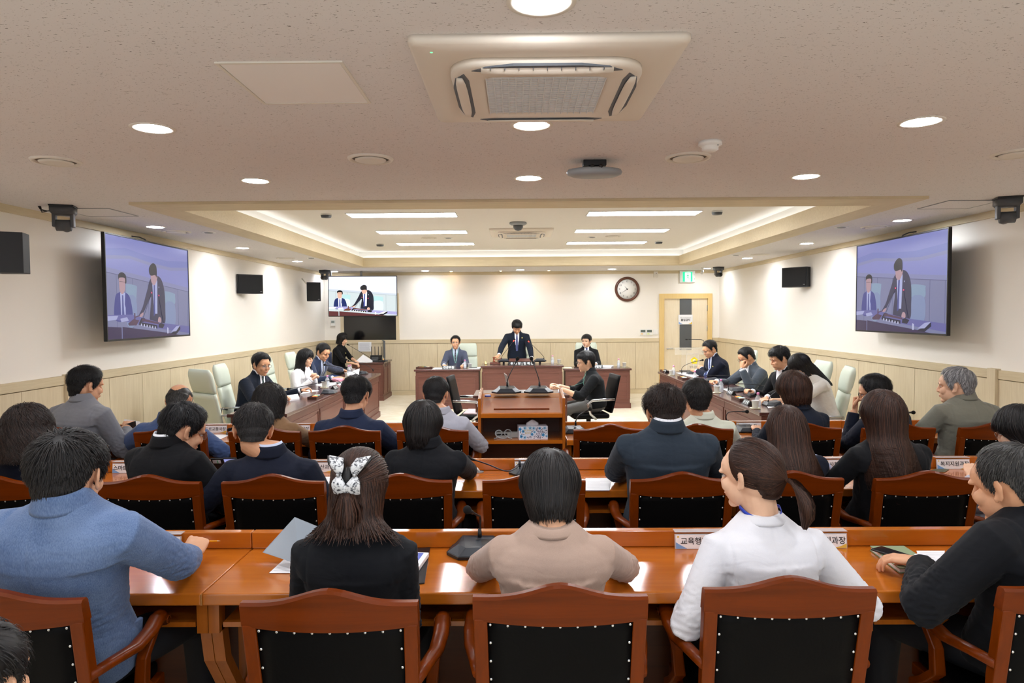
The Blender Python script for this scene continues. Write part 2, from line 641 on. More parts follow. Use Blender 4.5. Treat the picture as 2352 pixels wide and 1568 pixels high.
# paper notice on the door
M['ink'] = mat('black_ink', '16171C', 0.7)
M['ink_g'] = mat('grey_ink', '55585E', 0.7)
pn = MB().box(-.155, .155, -.002, .002, -.105, .105).build('door_notice', M['paper'])
pn.location = (3.695, YB - .004, 1.615)
tag(pn, 'white paper notice with Korean text taped on the dark glass strip of the door', 'sign')
R90 = (PI / 2, 0, 0)
text('notice_small_text', '의원 및 의회관계자 외', .027, M['ink_g'], pn, (0, -.0026, .035), R90)
text('notice_large_text', '출입금지', .056, M['ink'], pn, (0, -.0026, -.012), R90, bold=.0015)
_yl = mat('print_yellow', 'E7C04A', .6)
_bl = mat('print_blue', '7FA8DC', .6)
MB().prism([(-.145, -.098), (-.145, -.045), (-.11, -.075), (-.06, -.098)], -.0005).build('notice_blue_corner', _bl, pn).location = (0, -.0022, 0)
MB().prism([(.145, -.098), (.145, -.045), (.11, -.075), (.06, -.098)], -.0005).build('notice_yellow_corner', _yl, pn).location = (0, -.0022, 0)

# ------------------------------------------------------------------ downlights
DL = [(.08, 2.07), (-1.79, 3.4), (.08, 3.4), (1.99, 3.4), (-1.79, 4.73), (.09, 4.71), (1.99, 4.73),
      (-3.74, 7.1), (-3.74, 9.35), (-3.74, 11.7), (3.94, 7.03), (3.93, 9.3), (3.94, 11.7),
      (-3.86, 14.5), (-1.92, 14.45), (.09, 14.35), (2.0, 14.3), (3.97, 14.3),
      (-1.79, 2.07), (1.99, 2.07), (-1.79, .7), (.08, .7), (1.99, .7), (-3.7, 3.4), (3.9, 3.4), (-1.0, -.7), (1.2, -.7)]
DLL = ['round downlight cut by the top edge of the picture above the air conditioner', 'large round downlight nearest the camera by the ceiling hatch',
       'round downlight right behind the big air conditioner', 'round downlight beside the smoke detector, towards the right wall',
       'round downlight by the wood trim, over the second row of seats near the left wall', 'round downlight in front of the middle of the wood ceiling trim',
       'round downlight by the wood trim, towards the right wall beyond the round air vent',
       'first downlight of the strip above the large left wall television', 'second downlight of the strip along the left wall', 'third downlight of the strip along the left wall',
       'first downlight of the strip above the large right wall television', 'second downlight of the strip along the right wall', 'third downlight of the strip along the right wall',
       'downlight in the far corner behind the ceiling television', 'downlight by the far wall between the television and the standing chairman',
       'downlight by the far wall straight above the standing chairman', 'downlight by the far wall near the round clock', 'downlight in the far corner over the door']


def downlight():
    r = empty('downlight', (0, 0, 0))
    MB().lathe([(.078, .004), (.084, -.004), (.104, -.005), (.106, .001), (.106, .004)], seg=28).build('trim_ring', M['plastic_w'], r)
    MB().lathe([(.078, -.0035), (.04, -.0058), (.001, -.006)], seg=28, cap=False).build('diffuser', M['lamp'], r)
    return r


p0 = None
for i, (x, y) in enumerate(DL):
    if p0 is None:
        p0 = q = downlight()
    else:
        q = dup(p0)
    q.location = (x, y, HC)
    tag(q, DLL[i] if i < len(DLL) else 'round downlight in the ceiling behind the photographer', 'ceiling light', 'round ceiling downlights' if i < len(DLL) else 'downlights behind the photographer')
for i, (x, y) in enumerate([(-1.4, 14.75), (-.33, 14.68), (.7, 14.66)]):
    r = empty('spotlight', (x, y, HC), 0, 'small warm spotlight close to the far wall, %s' % ['the one nearer the television', 'left of the standing chairman', 'right of the standing chairman'][i], 'ceiling light', 'small warm spotlights')
    MB().lathe([(.03, .003), (.034, -.004), (.046, -.004), (.047, .002)], seg=20).build('trim_ring', M['plastic_w'], r)
    MB().lathe([(.03, -.002), (.001, -.002)], seg=16, cap=False).build('bulb', M['spot'], r)

# rectangular LED panels of the recess
PL = []
for j, y in enumerate((8.17, 9.86, 11.52)):
    for s, (x0, x1) in enumerate(((-1.98, -.71), (.86, 2.17))):
        r = empty('ceiling_panel_light', ((x0 + x1) / 2, y, HR), 0, 'long LED panel light in the recess, %s pair, on the %s side' % (['nearest', 'middle', 'farthest'][j], ['television', 'clock'][s]), 'ceiling light', 'LED panels in the recess')
        hw = (x1 - x0) / 2
        b = MB()
        b.box(-hw - .012, -hw, -.172, .172, -.012, .001).box(hw, hw + .012, -.172, .172, -.012, .001).box(-hw, hw, -.172, -.16, -.012, .001).box(-hw, hw, .16, .172, -.012, .001)
        b.build('frame', M['white'], r)
        MB().box(-hw, hw, -.16, .16, -.006, -.001).build('diffuser', M['panel'], r)

# ------------------------------------------------------------------ round air diffusers and small round fittings
VT = [(-2.73, 4.08, .135, HC), (-.86, 4.09, .135, HC), (1.03, 4.12, .135, HC), (2.96, 4.09, .135, HC), (-3.72, 7.5, .15, HC), (-3.72, 11.05, .15, HC), (3.93, 7.53, .15, HC), (3.9, 10.98, .15, HC),
      (-1.35, 10.65, .12, HR), (1.5, 10.6, .12, HR)]
VL = ['round air vent nearest the left wall speaker, first row of vents', 'round air vent between the hatch and the projector bracket', 'round air vent under the smoke detector', 'round air vent cut by the right edge of the picture',
      'flat round vent above the large left television', 'flat round vent near the far end of the left wall', 'flat round vent above the large right television', 'flat round vent near the far end of the right wall',
      'round vent inside the recess on the television side', 'round vent inside the recess on the clock side']
for (x, y, r_, z), lb in zip(VT, VL):
    r = empty('air_vent', (x, y, z), 0, lb, 'air vent', 'round ceiling air vents')
    MB().lathe([(r_ * .80, .004), (r_ * .84, -.012), (r_ * .95, -.012), (r_, -.002), (r_, .004)], seg=36).build('outer_ring', M['plastic_w'], r)
    MB().lathe([(r_ * .82, -.0005), (.002, -.0005)], seg=28, cap=False).build('throat', mat('vent_throat', '6F675C', .8) if 'vt' not in M else M['vt'], r)
    MB().lathe([(.002, -.020), (r_ * .45, -.019), (r_ * .66, -.014), (r_ * .68, -.008), (r_ * .5, -.006)], seg=32).build('centre_disc', M['plastic_w'], r)
SM = [(-3.40, 7.58, HC), (3.56, 7.53, HC), (-3.3, 11.03, HC), (3.53, 11.03, HC), (-1.05, 10.67, HR), (1.19, 10.7, HR)]
SL = ['small round ceiling fitting beside the flat vent by the left television', 'small round ceiling fitting beside the flat vent by the right television', 'small round fitting far along the left ceiling strip', 'small round fitting far along the right ceiling strip',
      'small round fitting in the recess beside the television side vent', 'small round fitting in the recess beside the clock side vent']
for (x, y, z), lb in zip(SM, SL):
    r = empty('sprinkler_plate', (x, y, z), 0, lb, 'ceiling fitting', 'small round ceiling fittings')
    MB().lathe([(.05, .003), (.052, -.006), (.07, -.008), (.075, .003)], seg=24).build('ring', M['plastic_l'], r)
    MB().lathe([(.05, -.002), (.04, -.012), (.002, -.016)], seg=20).build('cap', M['mgrey'], r)

# smoke detector
r = empty('smoke_detector', (1.06, 3.76, HC), 0, 'white round smoke detector on the ceiling near the projector bracket', 'smoke detector')
MB().lathe([(.062, 0), (.064, -.018), (.05, -.024), (.044, -.03), (.044, -.044), (.025, -.055), (.001, -.056)], seg=28).build('housing', M['plastic_l'], r)
MB().cyl((.03, -.035, -.02), (.03, -.035, -.028), .006).build('indicator', M['mgrey'], r)

# ceiling hatch (access panel) beside the air conditioner, two framed hatches by the walls
def hatch(pts, lb, wdt=.012):
    cx = sum(p[0] for p in pts) / 4
    cyy = sum(p[1] for p in pts) / 4
    r = empty('ceiling_hatch', (cx, cyy, HC), 0, lb, 'access hatch')
    q = [Vector((p[0] - cx, p[1] - cyy, 0)) for p in pts]
    b = MB()
    for i in range(4):
        a, c = q[i], q[(i + 1) % 4]
        ai, ci = a * (1 - wdt * 3), c * (1 - wdt * 3)
        zz = -.006
        b.add([a, c, ci, ai, a + Vector((0, 0, zz)), c + Vector((0, 0, zz)), ci + Vector((0, 0, zz)), ai + Vector((0, 0, zz))], [(0, 1, 2, 3), (7, 6, 5, 4), (0, 4, 5, 1), (1, 5, 6, 2), (2, 6, 7, 3), (3, 7, 4, 0)])
    b.build('frame', M['plastic_w'] if wdt > .013 else M['mgrey'], r)
    k_ = 1 - wdt * 3.6
    b = MB()
    b.add([(p.x * k_, p.y * k_, z) for z in (-.001, -.004) for p in q], [(0, 1, 2, 3), (7, 6, 5, 4), (0, 4, 5, 1), (1, 5, 6, 2), (2, 6, 7, 3), (3, 7, 4, 0)])
    b.build('panel', M['ceil'] if wdt <= .013 else mat('hatch_panel', 'F3F0EE', .7), r)


hatch([(-1.10, 2.53), (-.63, 2.53), (-.63, 3.02), (-1.10, 3.02)], 'square white access hatch in the ceiling beside the air conditioner', .016)
hatch([(-3.93, 5.85), (-3.48, 5.85), (-3.48, 6.32), (-3.93, 6.32)], 'thin framed access hatch in the ceiling by the left wall camera', .008)
hatch([(3.63, 5.78), (4.08, 5.78), (4.08, 6.24), (3.63, 6.24)], 'thin framed access hatch in the ceiling by the right wall camera', .008)

# ------------------------------------------------------------------ four way ceiling air conditioner
def aircon(loc, s, lb, fine=True):
    r = empty('air_conditioner', loc, 0, lb, 'air conditioner', 'ceiling cassette air conditioners')
    M['ac'] = M.get('ac') or mat('aircon_plastic', 'E2D8CB', .45)
    M['acg'] = M.get('acg') or mat('aircon_grille', 'D9DCDF', .4)
    h = .475
    b = MB()
    n = 8
    def rr(hw, rad, z, seg=6):
        pts = []
        for (cx_, cy_, a0) in ((hw - rad, hw - rad, 0), (-hw + rad, hw - rad, PI / 2), (-hw + rad, -hw + rad, PI), (hw - rad, -hw + rad, 1.5 * PI)):
            for j in range(seg + 1):
                a = a0 + j * PI / 2 / seg
                pts.append((cx_ + rad * math.cos(a), cy_ + rad * math.sin(a), z))
        return pts
    b.loft([rr(h, .03, 0), rr(h, .03, -.018), rr(h - .012, .03, -.030), rr(.36, .12, -.036), rr(.345, .12, -.030), rr(.30, .08, -.03)], 0)
    b.build('panel', M['ac'], r)
    # raised inner cover with rounded outline
    b = MB()
    b.loft([rr(.352, .13, -.03), rr(.352, .13, -.052), rr(.33, .12, -.060), rr(.235, .05, -.062), rr(.228, .05, -.054)], 0)
    b.build('cover', M['ac'], r)
    # return air grille
    b = MB()
    gh = .222
    for i in range(18):
        y = -gh + (i + .5) * 2 * gh / 18
        b.box(-gh, gh, y - .0085, y + .0055, -.060, -.055, M=T(0, 0, 0))
    for i in range(17):
        x = -gh + i * 2 * gh / 16
        b.box(x - .0018, x + .0018, -gh, gh, -.0635, -.056)
    b.build('grille', M['acg'], r)
    # blades with dark slots on four sides
    sl = MB()
    bl = MB()
    for k in range(4):
        R_ = Matrix.Rotation(k * PI / 2, 4, 'Z')
        prof = [(-.27, .30), (-.22, .335), (-.12, .350), (.12, .350), (.22, .335), (.27, .30), (.2, .285), (-.2, .285)]
        z = -.0625
        sl.add([(R_ @ Vector((x, y, zz)))[:] for zz in (z, z + .012) for x, y in prof], [tuple(range(8)), tuple(range(8, 16))[::-1]] + [(i, (i + 1) % 8, (i + 1) % 8 + 8, i + 8) for i in range(8)])
        tilt = .55 if k in (2,) else .10
        for i in range(1):
            Mx = R_ @ T(0, .318, -.066) @ Matrix.Rotation(tilt, 4, 'X')
            rings = []
            for x in np.linspace(-.235, .235, 9):
                e = math.sqrt(max(.05, 1 - (x / .26) ** 4))
                rings.append([(Mx @ Vector((x, .021 * e * math.cos(a), .005 * math.sin(a))))[:] for a in np.linspace(0, 2 * PI, 12, endpoint=False)])
            bl.loft(rings, 0)
        if k == 2:
            for i in range(9):
                Mx = R_ @ T(-.2 + i * .05, .325, -.066)
                sl.box(-.001, .001, -.012, .012, -.004, .012, M=Mx)
    sl.build('air_slot', mat('aircon_slot', '5B5F66', .6), r)
    bl.build('blade', M['ac'], r)
    MB().ell((-.40, -.40, -.031), (.008, .008, .002)).build('status_lamp', M['green_led'], r)
    r.scale = (s, s, s)
    return r


aircon((.115, 2.775, HC), 1.0, 'large white cassette air conditioner in the ceiling above the front rows')
aircon((.08, 9.98, HR), .95, 'smaller looking cassette air conditioner between the LED panels in the recess')

# ------------------------------------------------------------------ cameras, microphones, projector bracket
def ptz(loc, rz, lb, s=1.0, side=1):
    r = empty('ptz_camera', loc, rz, lb, 'camera', 'pan tilt cameras hung from the ceiling')
    MB().box(-.085, .085, -.08, .08, -.012, 0, bev=.004).build('mounting_plate', M['black'], r)
    b = MB()
    b.loft([[(sx * .08 * k, sy * .075 * k, z) for sx, sy in ((-1, -1), (1, -1), (1, 1), (-1, 1))] for z, k in ((-.012, 1), (-.055, 1), (-.075, .8))])
    b.build('base', M['dgrey'], r)
    MB().box(-.075, -.05, -.035, .035, -.17, -.06, bev=.008).build('yoke_arm', M['dgrey'], r)
    MB().box(.05, .075, -.035, .035, -.17, -.06, bev=.008).build('yoke_arm', M['dgrey'], r)
    b = MB()
    b.cyl((-.05, .0, -.155), (.05, 0, -.155), .045, seg=24)
    b.cyl((0, 0, -.155), (0, .085, -.16), .042, .040, seg=24)
    b.build('camera_head', M['dgrey'], r)
    MB().cyl((0, .085, -.16), (0, .094, -.16), .034, .03, seg=24).cyl((0, .09, -.16), (0, .1, -.16), .02, seg=20).build('lens', M['black'], r)
    r.scale = (s,) * 3
    return r


ptz((-3.78, 5.72, HC), .35, 'grey pan tilt camera on the ceiling by the left wall, wires beside it', 1.05)
ptz((4.03, 5.66, HC), -.35, 'grey pan tilt camera on the ceiling cut near the right edge of the picture', 1.05)
ptz((-3.92, 14.0, HC), PI - .4, 'dark pan tilt camera hanging in the far corner by the ceiling television', 1.0)
ptz((4.10, 13.9, HC), PI + .3, 'dark pan tilt camera hanging in the far corner by the exit sign', 1.0)
wr = MB()
for k_ in range(3):
    wr.tube([(-3.99 + .01 * k_, 5.72, HC - .002), (-3.96, 5.70 + .01 * k_, HC - .03 - .012 * k_), (-3.90, 5.70, HC - .045), (-3.86, 5.71, HC - .04)], .004, 6)
wo = wr.build('camera_wires', M['black'])
tag(wo, 'loose dark wires coming out of the ceiling beside the left wall camera', 'cable')
r = empty('dome_camera', (.03, 8.95, HR), 0, 'small dark dome camera in front of the recess air conditioner', 'camera')
MB().lathe([(.11, 0), (.115, -.02), (.09, -.035), (.07, -.04)], seg=28).build('base', M['mgrey'], r)
MB().lathe([(.065, -.04), (.062, -.07), (.04, -.10), (.001, -.11)], seg=24).build('dome', M['dgrey'], r)
for (x, y), lb in zip(((-2.23, 8.07), (-2.27, 11.45), (2.36, 8.07), (2.36, 11.35)), ('near the first panel on the television side', 'near the last panel on the television side', 'near the first panel on the clock side', 'near the last panel on the clock side')):
    r = empty('ceiling_microphone', (x, y, HR), 0, 'dark ceiling microphone puck ' + lb, 'microphone', 'ceiling microphone pucks')
    MB().lathe([(.06, 0), (.064, -.016), (.06, -.02)], seg=24).build('white_rim', M['plastic_l'], r)
    MB().lathe([(.063, -.02), (.055, -.045), (.001, -.05)], seg=24).build('body', M['dgrey'], r)
r = empty('projector_bracket', (.48, 4.2, HC), 0, 'rounded grey ceiling device on a dark bracket beyond the air conditioner', 'ceiling device')
b = MB()
b.box(-.07, .07, -.04, .04, -.035, 0, bev=.004)
b.box(-.035, .035, -.02, .02, -.06, -.03)
b.build('bracket', M['black'], r)
b = MB()
b.loft([[((.17 - abs(k) * .0) * e * math.cos(a), .095 * e * math.sin(a), z) for a in np.linspace(0, 2 * PI, 36, endpoint=False)] for e, z, k in ((.8, -.05, 0), (.95, -.055, 0), (1, -.07, 0), (.96, -.085, 0), (.8, -.095, 0))])
b.build('housing', M['mgrey'], r)
for x_ in (-.02, .03):
    MB().cyl((x_, -.07, -.05), (x_, -.09, -.05), .012).build('connector', M['black'], r)
# ================================================================== things on the walls
SCR_E = {'side': .50, 'mid': .85}


def screen_mats(kind):
    """colours of the broadcast picture, side screens look washed out and violet"""
    e = SCR_E[kind]
    cols = {
        'mid': dict(wall='E3E6FA', rail='C9D2DC', pan='CBD6D8', line='98A6AC', chair='B5DCDD', chair2='DDF2F2', suit='15182A', suit2='1B2C66', skin='E0B29C', hair='0C0D12', shirt='F0F2FF', tie='2A3C92', desk='5B2A2C', top='A9A6D6', black='0B0C10', wood='6E3A26', txt='FFFFFF', paper='F4F4FF', red='FF5A78', cloth='C3C9EE'),
        'side': dict(wall='8E93D6', rail='8F93C2', pan='8589B2', line='5E6290', chair='8FA9C8', chair2='8A9BC6', suit='33345A', suit2='41479A', skin='C09CA8', hair='1E1F33', shirt='B9C0F0', tie='45509E', desk='3C2F5C', top='6C6CB2', black='20213F', wood='5A3C5C', txt='C9CCF0', paper='B4B8E8', red='FF5A8C', cloth='7F88CE')}[kind]
    out = {}
    for k, v in cols.items():
        m = mat('screen_%s_%s' % (kind, k), '050506', 0.25, spec=0.4)
        b = m.node_tree.nodes['Principled BSDF']
        b.inputs['Emission Color'].default_value = lin(v) + (1,)
        b.inputs['Emission Strength'].default_value = e
        out[k] = m
    return out


def bez(pts, n=8):
    """closed smooth outline through points (Catmull-Rom)"""
    P = [Vector((p[0], p[1])) for p in pts]
    out = []
    k = len(P)
    for i in range(k):
        p0, p1, p2, p3 = P[i - 1], P[i], P[(i + 1) % k], P[(i + 2) % k]
        for j in range(n):
            t = j / n
            out.append(tuple(.5 * ((2 * p1) + (-p0 + p2) * t + (2 * p0 - 5 * p1 + 4 * p2 - p3) * t * t + (-p0 + 3 * p1 - 3 * p2 + p3) * t ** 3)))
    return out


SCM = {}


def tv(name, label, loc, rz, tilt, wdt, hgt, kind, crop=(0, 1), depth=.05, on=True):
    """TV facing local -Y; picture drawn in 0..1 x 0..1 of the screen"""
    r = empty(name, loc, rz, label, 'television')
    G = Matrix.Rotation(tilt, 4, 'X')
    b = MB()
    b.box(-wdt / 2, wdt / 2, 0, .03, -hgt / 2, hgt / 2, M=G, bev=.004)
    b.box(-wdt * .3, wdt * .3, .028, depth + .02, -hgt * .32, hgt * .22, M=G)
    b.build('casing', M['black'], r)
    e = .012
    b = MB()
    for (x0, x1, z0, z1) in ((-wdt / 2, -wdt / 2 + e, -hgt / 2, hgt / 2), (wdt / 2 - e, wdt / 2, -hgt / 2, hgt / 2), (-wdt / 2 + e, wdt / 2 - e, -hgt / 2, -hgt / 2 + e * 1.5), (-wdt / 2 + e, wdt / 2 - e, hgt / 2 - e, hgt / 2)):
        b.box(x0, x1, -.006, .002, z0, z1, M=G)
    b.build('bezel', M['black'], r)
    if not on:
        return r
    if kind not in SCM:
        SCM[kind] = screen_mats(kind)
    S = SCM[kind]
    names = list(S.keys())
    mats = [S[k] for k in names]
    b = MB()
    W_, H_ = wdt - 2 * e, hgt - 2.5 * e
    lay = [0]

    def poly(c, pts):
        lay[0] += 1
        y = -.0008 - .00006 * lay[0]
        P = []
        for (u, v) in pts:
            u = min(1, max(0, u))
            v = min(1, max(0, v))
            P.append((G @ Vector(((u - .5) * W_, y, (v - .5) * H_)))[:])
        b.add(P, [tuple(range(len(P)))], names.index(c))

    def pl(c, pts, n=6):
        poly(c, bez(pts, n))
    poly('wall', [(0, 0), (1, 0), (1, 1), (0, 1)])
    if kind == 'side':
        poly('cloth', [(0, .86), (.2, .9), (.45, .86), (.7, .84), (1, .87), (1, .80), (.75, .77), (.5, .79), (.25, .83), (0, .80)])
        poly('rail', [(0, .80), (.25, .83), (.5, .79), (.75, .77), (1, .80), (1, .765), (.75, .735), (.5, .755), (.25, .80), (0, .765)])
    poly('rail', [(0, .69), (1, .56), (1, 0), (0, 0)])
    poly('pan', [(0, .64), (1, .51), (1, 0), (0, 0)])
    poly('line', [(0, .645), (1, .515), (1, .508), (0, .638)])
    for u in (.10, .27, .45, .84, .98):
        poly('line', [(u, .64 - .13 * u), (u + .004, .64 - .13 * u), (u + .004, .1), (u, .1)])
    # chairs
    pl('chair', [(.20, .52), (.21, .545), (.31, .535), (.318, .50), (.31, .40), (.30, .15), (.20, .15)])
    pl('chair2', [(.205, .41), (.305, .41), (.30, .15), (.20, .15)], 3)
    pl('chair', [(.655, .47), (.67, .50), (.79, .48), (.80, .45), (.79, .36), (.66, .37)])
    pl('chair2', [(.655, .36), (.79, .36), (.785, .10), (.64, .10)], 3)
    # seated man
    pl('suit2', [(.075, .20), (.085, .40), (.125, .455), (.20, .455), (.245, .39), (.262, .20), (.17, .17)])
    poly('shirt', [(.137, .455), (.19, .458), (.172, .21), (.140, .21)])
    poly('tie', [(.155, .43), (.168, .43), (.172, .22), (.150, .22)])
    pl('skin', [(.128, .55), (.133, .475), (.158, .44), (.185, .475), (.192, .55), (.19, .62), (.13, .62)])
    pl('hair', [(.122, .58), (.124, .63), (.16, .655), (.20, .63), (.205, .56), (.192, .55), (.188, .60), (.135, .60)])
    poly('black', [(.13, .566), (.19, .562), (.19, .558), (.13, .562)])
    poly('shirt', [(.178, .22), (.19, .22), (.189, .31), (.182, .34), (.178, .31)])
    # standing man
    pl('suit', [(.47, .12), (.485, .42), (.47, .46), (.40, .30), (.375, .27), (.39, .25), (.36, .245), (.44, .50), (.48, .615), (.56, .66), (.62, .62), (.655, .50), (.66, .30), (.64, .13)], 6)
    pl('suit', [(.335, .235), (.385, .33), (.47, .58), (.50, .60), (.50, .46), (.46, .40), (.38, .25)], 5)
    poly('shirt', [(.502, .56), (.555, .645), (.565, .60), (.555, .25), (.515, .25)])
    poly('tie', [(.518, .56), (.535, .56), (.528, .24), (.508, .22)])
    pl('skin', [(.485, .63), (.495, .58), (.525, .555), (.555, .60), (.562, .66), (.49, .68)])
    pl('hair', [(.468, .68), (.47, .74), (.515, .79), (.555, .765), (.562, .69), (.555, .64), (.54, .665), (.49, .655)], 6)
    poly('shirt', [(.58, .545), (.588, .545), (.588, .53), (.58, .53)])
    pl('skin', [(.335, .225), (.36, .25), (.385, .262), (.38, .235), (.36, .215)], 4)
    pl('skin', [(.56, .18), (.575, .215), (.60, .20), (.60, .155), (.565, .15)], 4)
    # desk with things
    poly('top', [(0, .205), (.24, .16), (.50, .10), (1, .02), (1, .10), (.6, .15), (.25, .24), (0, .235)])
    poly('desk', [(0, .125), (.14, .115), (.14, 0), (0, 0)])
    poly('desk', [(.15, .12), (.70, .035), (.88, 0), (.15, 0)])
    poly('paper', [(.0, .225), (.11, .23), (.09, .19), (0, .18)])
    poly('paper', [(.13, .20), (.20, .215), (.22, .18), (.14, .165)])
    poly('wood', [(.21, .15), (.27, .195), (.335, .18), (.30, .13), (.22, .13)])
    poly('wood', [(.278, .19), (.292, .19), (.292, .255), (.278, .255)])
    poly('wood', [(.29, .218), (.345, .238), (.345, .226), (.29, .208)])
    poly('black', [(.335, .16), (.36, .205), (.40, .20), (.42, .17)])
    poly('wood', [(.36, .175), (.57, .135), (.57, .155), (.37, .20)])
    poly('black', [(.33, .135), (.55, .09), (.55, .125), (.335, .165)])
    poly('black', [(.565, .10), (.62, .09), (.645, .13), (.60, .15), (.57, .14)])
    for i in range(6):
        u = .357 + i * .033
        v = .135 - i * .0068
        poly('txt', [(u - .008, v - .012), (u + .008, v - .015), (u + .008, v + .010), (u - .004, v + .014)])
    for (u0, v0, u1, v1) in ((.375, .20, .487, .465), (.628, .15, .577, .44)):
        poly('black', [(u0, v0), (u0 + .005, v0), (u1 + .004, v1), (u1, v1)])
        poly('red', [(u1 - .005, v1), (u1 + .009, v1), (u1 + .009, v1 + .016), (u1 - .005, v1 + .016)])
    poly('black', [(.72, .02), (.86, .11), (.862, .07), (.80, .015)])
    poly('paper', [(.73, .045), (.80, .105), (.86, .115), (.80, .05)])
    poly('txt', [(.675, .03), (.695, .03), (.695, .09), (.675, .10)])
    sc = b.build('screen', mats, r, fix=False)
    return r


# screens: facing +X (left wall) and -X (right wall)
t1 = tv('wall_television', 'large television tilted out from the left wall, showing two men at a desk', (-3.93, 7.36, 2.04), -PI / 2 + PI + .02, 0, 1.80, 1.04, 'side')
t1.rotation_euler = (0, 0, PI / 2 + .04)
t2 = tv('wall_television', 'large television tilted out from the right wall, showing two men at a desk', (4.14, 7.47, 2.04), 0, 0, 1.80, 1.04, 'side')
t2.rotation_euler = (0, 0, -PI / 2 - .01)
t3 = tv('ceiling_television', 'bright television hung in the far corner above the dark wall screen', (-3.22, 14.33, 2.155), .03, 0, 1.44, .85, 'mid', depth=.08)
for t, dd in ((t1, .27), (t2, .28)):
    MB().box(-.30, .30, .05, dd, -.22, -.16).box(-.30, .30, .05, dd, .10, .16).box(-.25, -.19, .06, dd, -.3, .3).box(.19, .25, .06, dd, -.3, .3).build('wall_bracket', M['dgrey'], t)
    MB().tube([(.0, .03, .50), (.0, .06, .545), (0, .12, .57), (0, .2, .58)], .007, 6).build('cable', M['black'], t)
MB().box(-.06, -.02, .05, .09, .40, .53).box(-.70, -.66, .05, .09, .40, .53).build('ceiling_pole', M['mgrey'], t3)
MB().box(-.42, .42, .09, .12, -.1, .1).build('mount_plate', M['dgrey'], t3)
text('maker_mark', 'TV', .001, M['mgrey'], t3, (0, -.007, -.414), R90) if False else None

# dark inset screen in a wooden frame below it
r = empty('wall_screen', (-3.205, YB, 1.75), 0, 'dark switched off screen set in a pale wooden frame on the far wall', 'screen')
b = MB()
for (x0, x1, z0, z1) in ((-.645, -.57, -.535, .48), (.57, .64, -.535, .48), (-.57, .57, .42, .48)):
    b.box(x0, x1, -.035, 0, z0, z1)
b.build('frame', M['ash'], r)
MB().box(-.57, .57, -.028, -.002, -.535, .42).build('dark_panel', mat('dark_glass', '121112', .12, spec=.6), r)

# speakers
def speaker(lb, loc, w_, h_, d_, rz, tilt, bracket, side=1, sub=True):
    r = empty('wall_speaker', loc, rz, lb, 'speaker', 'black wall speakers')
    G = Matrix.Rotation(tilt, 4, 'X')
    M['spk'] = M.get('spk') or mat('speaker_case', '1A1B1E', .55)
    M['grl'] = M.get('grl') or mat('speaker_grille', '0D0D0F', .8)
    b = MB()
    pr = [(-w_ / 2, 0), (w_ / 2, 0), (w_ / 2 - .03, d_), (-w_ / 2 + .03, d_)]
    b.add([(G @ Vector((x, y, z)))[:] for z in (-h_ / 2, h_ / 2) for x, y in pr], [(0, 3, 2, 1), (4, 5, 6, 7), (0, 1, 5, 4), (1, 2, 6, 5), (2, 3, 7, 6), (3, 0, 4, 7)])
    bevel(b.build('case', M['spk'], r), .004)
    bevel(MB().box(-w_ / 2 + .012, w_ / 2 - .012, -.012, .002, -h_ / 2 + .014, h_ / 2 - .014, M=G).build('grille', M['grl'], r), .004)
    b = MB()
    for x0, z0 in bracket:
        b.tube([x0, ((x0[0] + z0[0]) / 2, (x0[1] + z0[1]) / 2, x0[2]), z0], .014, 8)
    if bracket:
        b.build('bracket', M['plastic_w'], r)
    MB().box(w_ / 2 - .055, w_ / 2 - .025, -.0135, -.011, -h_ / 2 + .03, -h_ / 2 + .037, M=G).build('badge', M['mgrey'], r)
    return r


speaker('black speaker cut by the left edge of the picture, highest on the left wall', (-3.98, 5.22, 2.25), .22, .31, .2, PI / 2 + .35 - PI, 0, [])
MB()
speaker('horizontal black speaker on the left wall between the two televisions', (-4.03, 10.36, 2.24), .40, .29, .2, -1.0 + PI / 2 + .25, 0, [])
speaker('small black speaker on a white arm near the far end of the left wall', (-3.86, 13.02, 2.21), .26, .36, .22, .35, 0, [((-.05, .14, .16), (-.2, .24, .26))])
speaker('horizontal black speaker on the right wall between the door and the large television', (4.22, 10.42, 2.29), .42, .30, .2, -.95, 0, [])

# clock
r = empty('wall_clock', (2.42, YB, 2.285), 0, 'round wooden wall clock with a white face above the right end desk', 'clock')
MB().lathe([(.215, 0), (.265, 0), (.272, .012), (.262, .035), (.24, .045), (.222, .035), (.215, .02)], seg=48, cap=False).build('rim', wood('clock_wood', '5E3624', '4A2919', .35, axis=2, scale=6), r).rotation_euler = (PI / 2, 0, 0)
MB().lathe([(.222, .001), (.222, .012), (.001, .012)], seg=48, cap=False).build('face', mat('clock_face', 'F3F2EC', .5), r).rotation_euler = (PI / 2, 0, 0)
nm = MB()
for i in range(12):
    a = PI / 2 - (i + 1) * PI / 6
    text('numeral', str(i + 1), .052, M['ink'], r, (.168 * math.cos(a), -.0135, .168 * math.sin(a)), R90)
b = MB()
for ang, ln, w_ in ((PI / 2 - 2 * PI * (10.66 / 12), .09, .007), (PI / 2 - 2 * PI * (39.5 / 60), .15, .005)):
    for s in (1, -.25):
        dx, dz = math.cos(ang), math.sin(ang)
        b.add([(-dz * w_, -.016, dx * w_), (dz * w_, -.016, -dx * w_), (dx * ln * s, -.016, dz * ln * s), (-dz * w_, -.014, dx * w_), (dz * w_, -.014, -dx * w_), (dx * ln * s, -.014, dz * ln * s)], [(0, 1, 2), (5, 4, 3), (0, 3, 4, 1), (1, 4, 5, 2), (2, 5, 3, 0)])
b.cyl((0, -.012, 0), (0, -.018, 0), .014)
b.build('hands', M['ink'], r)

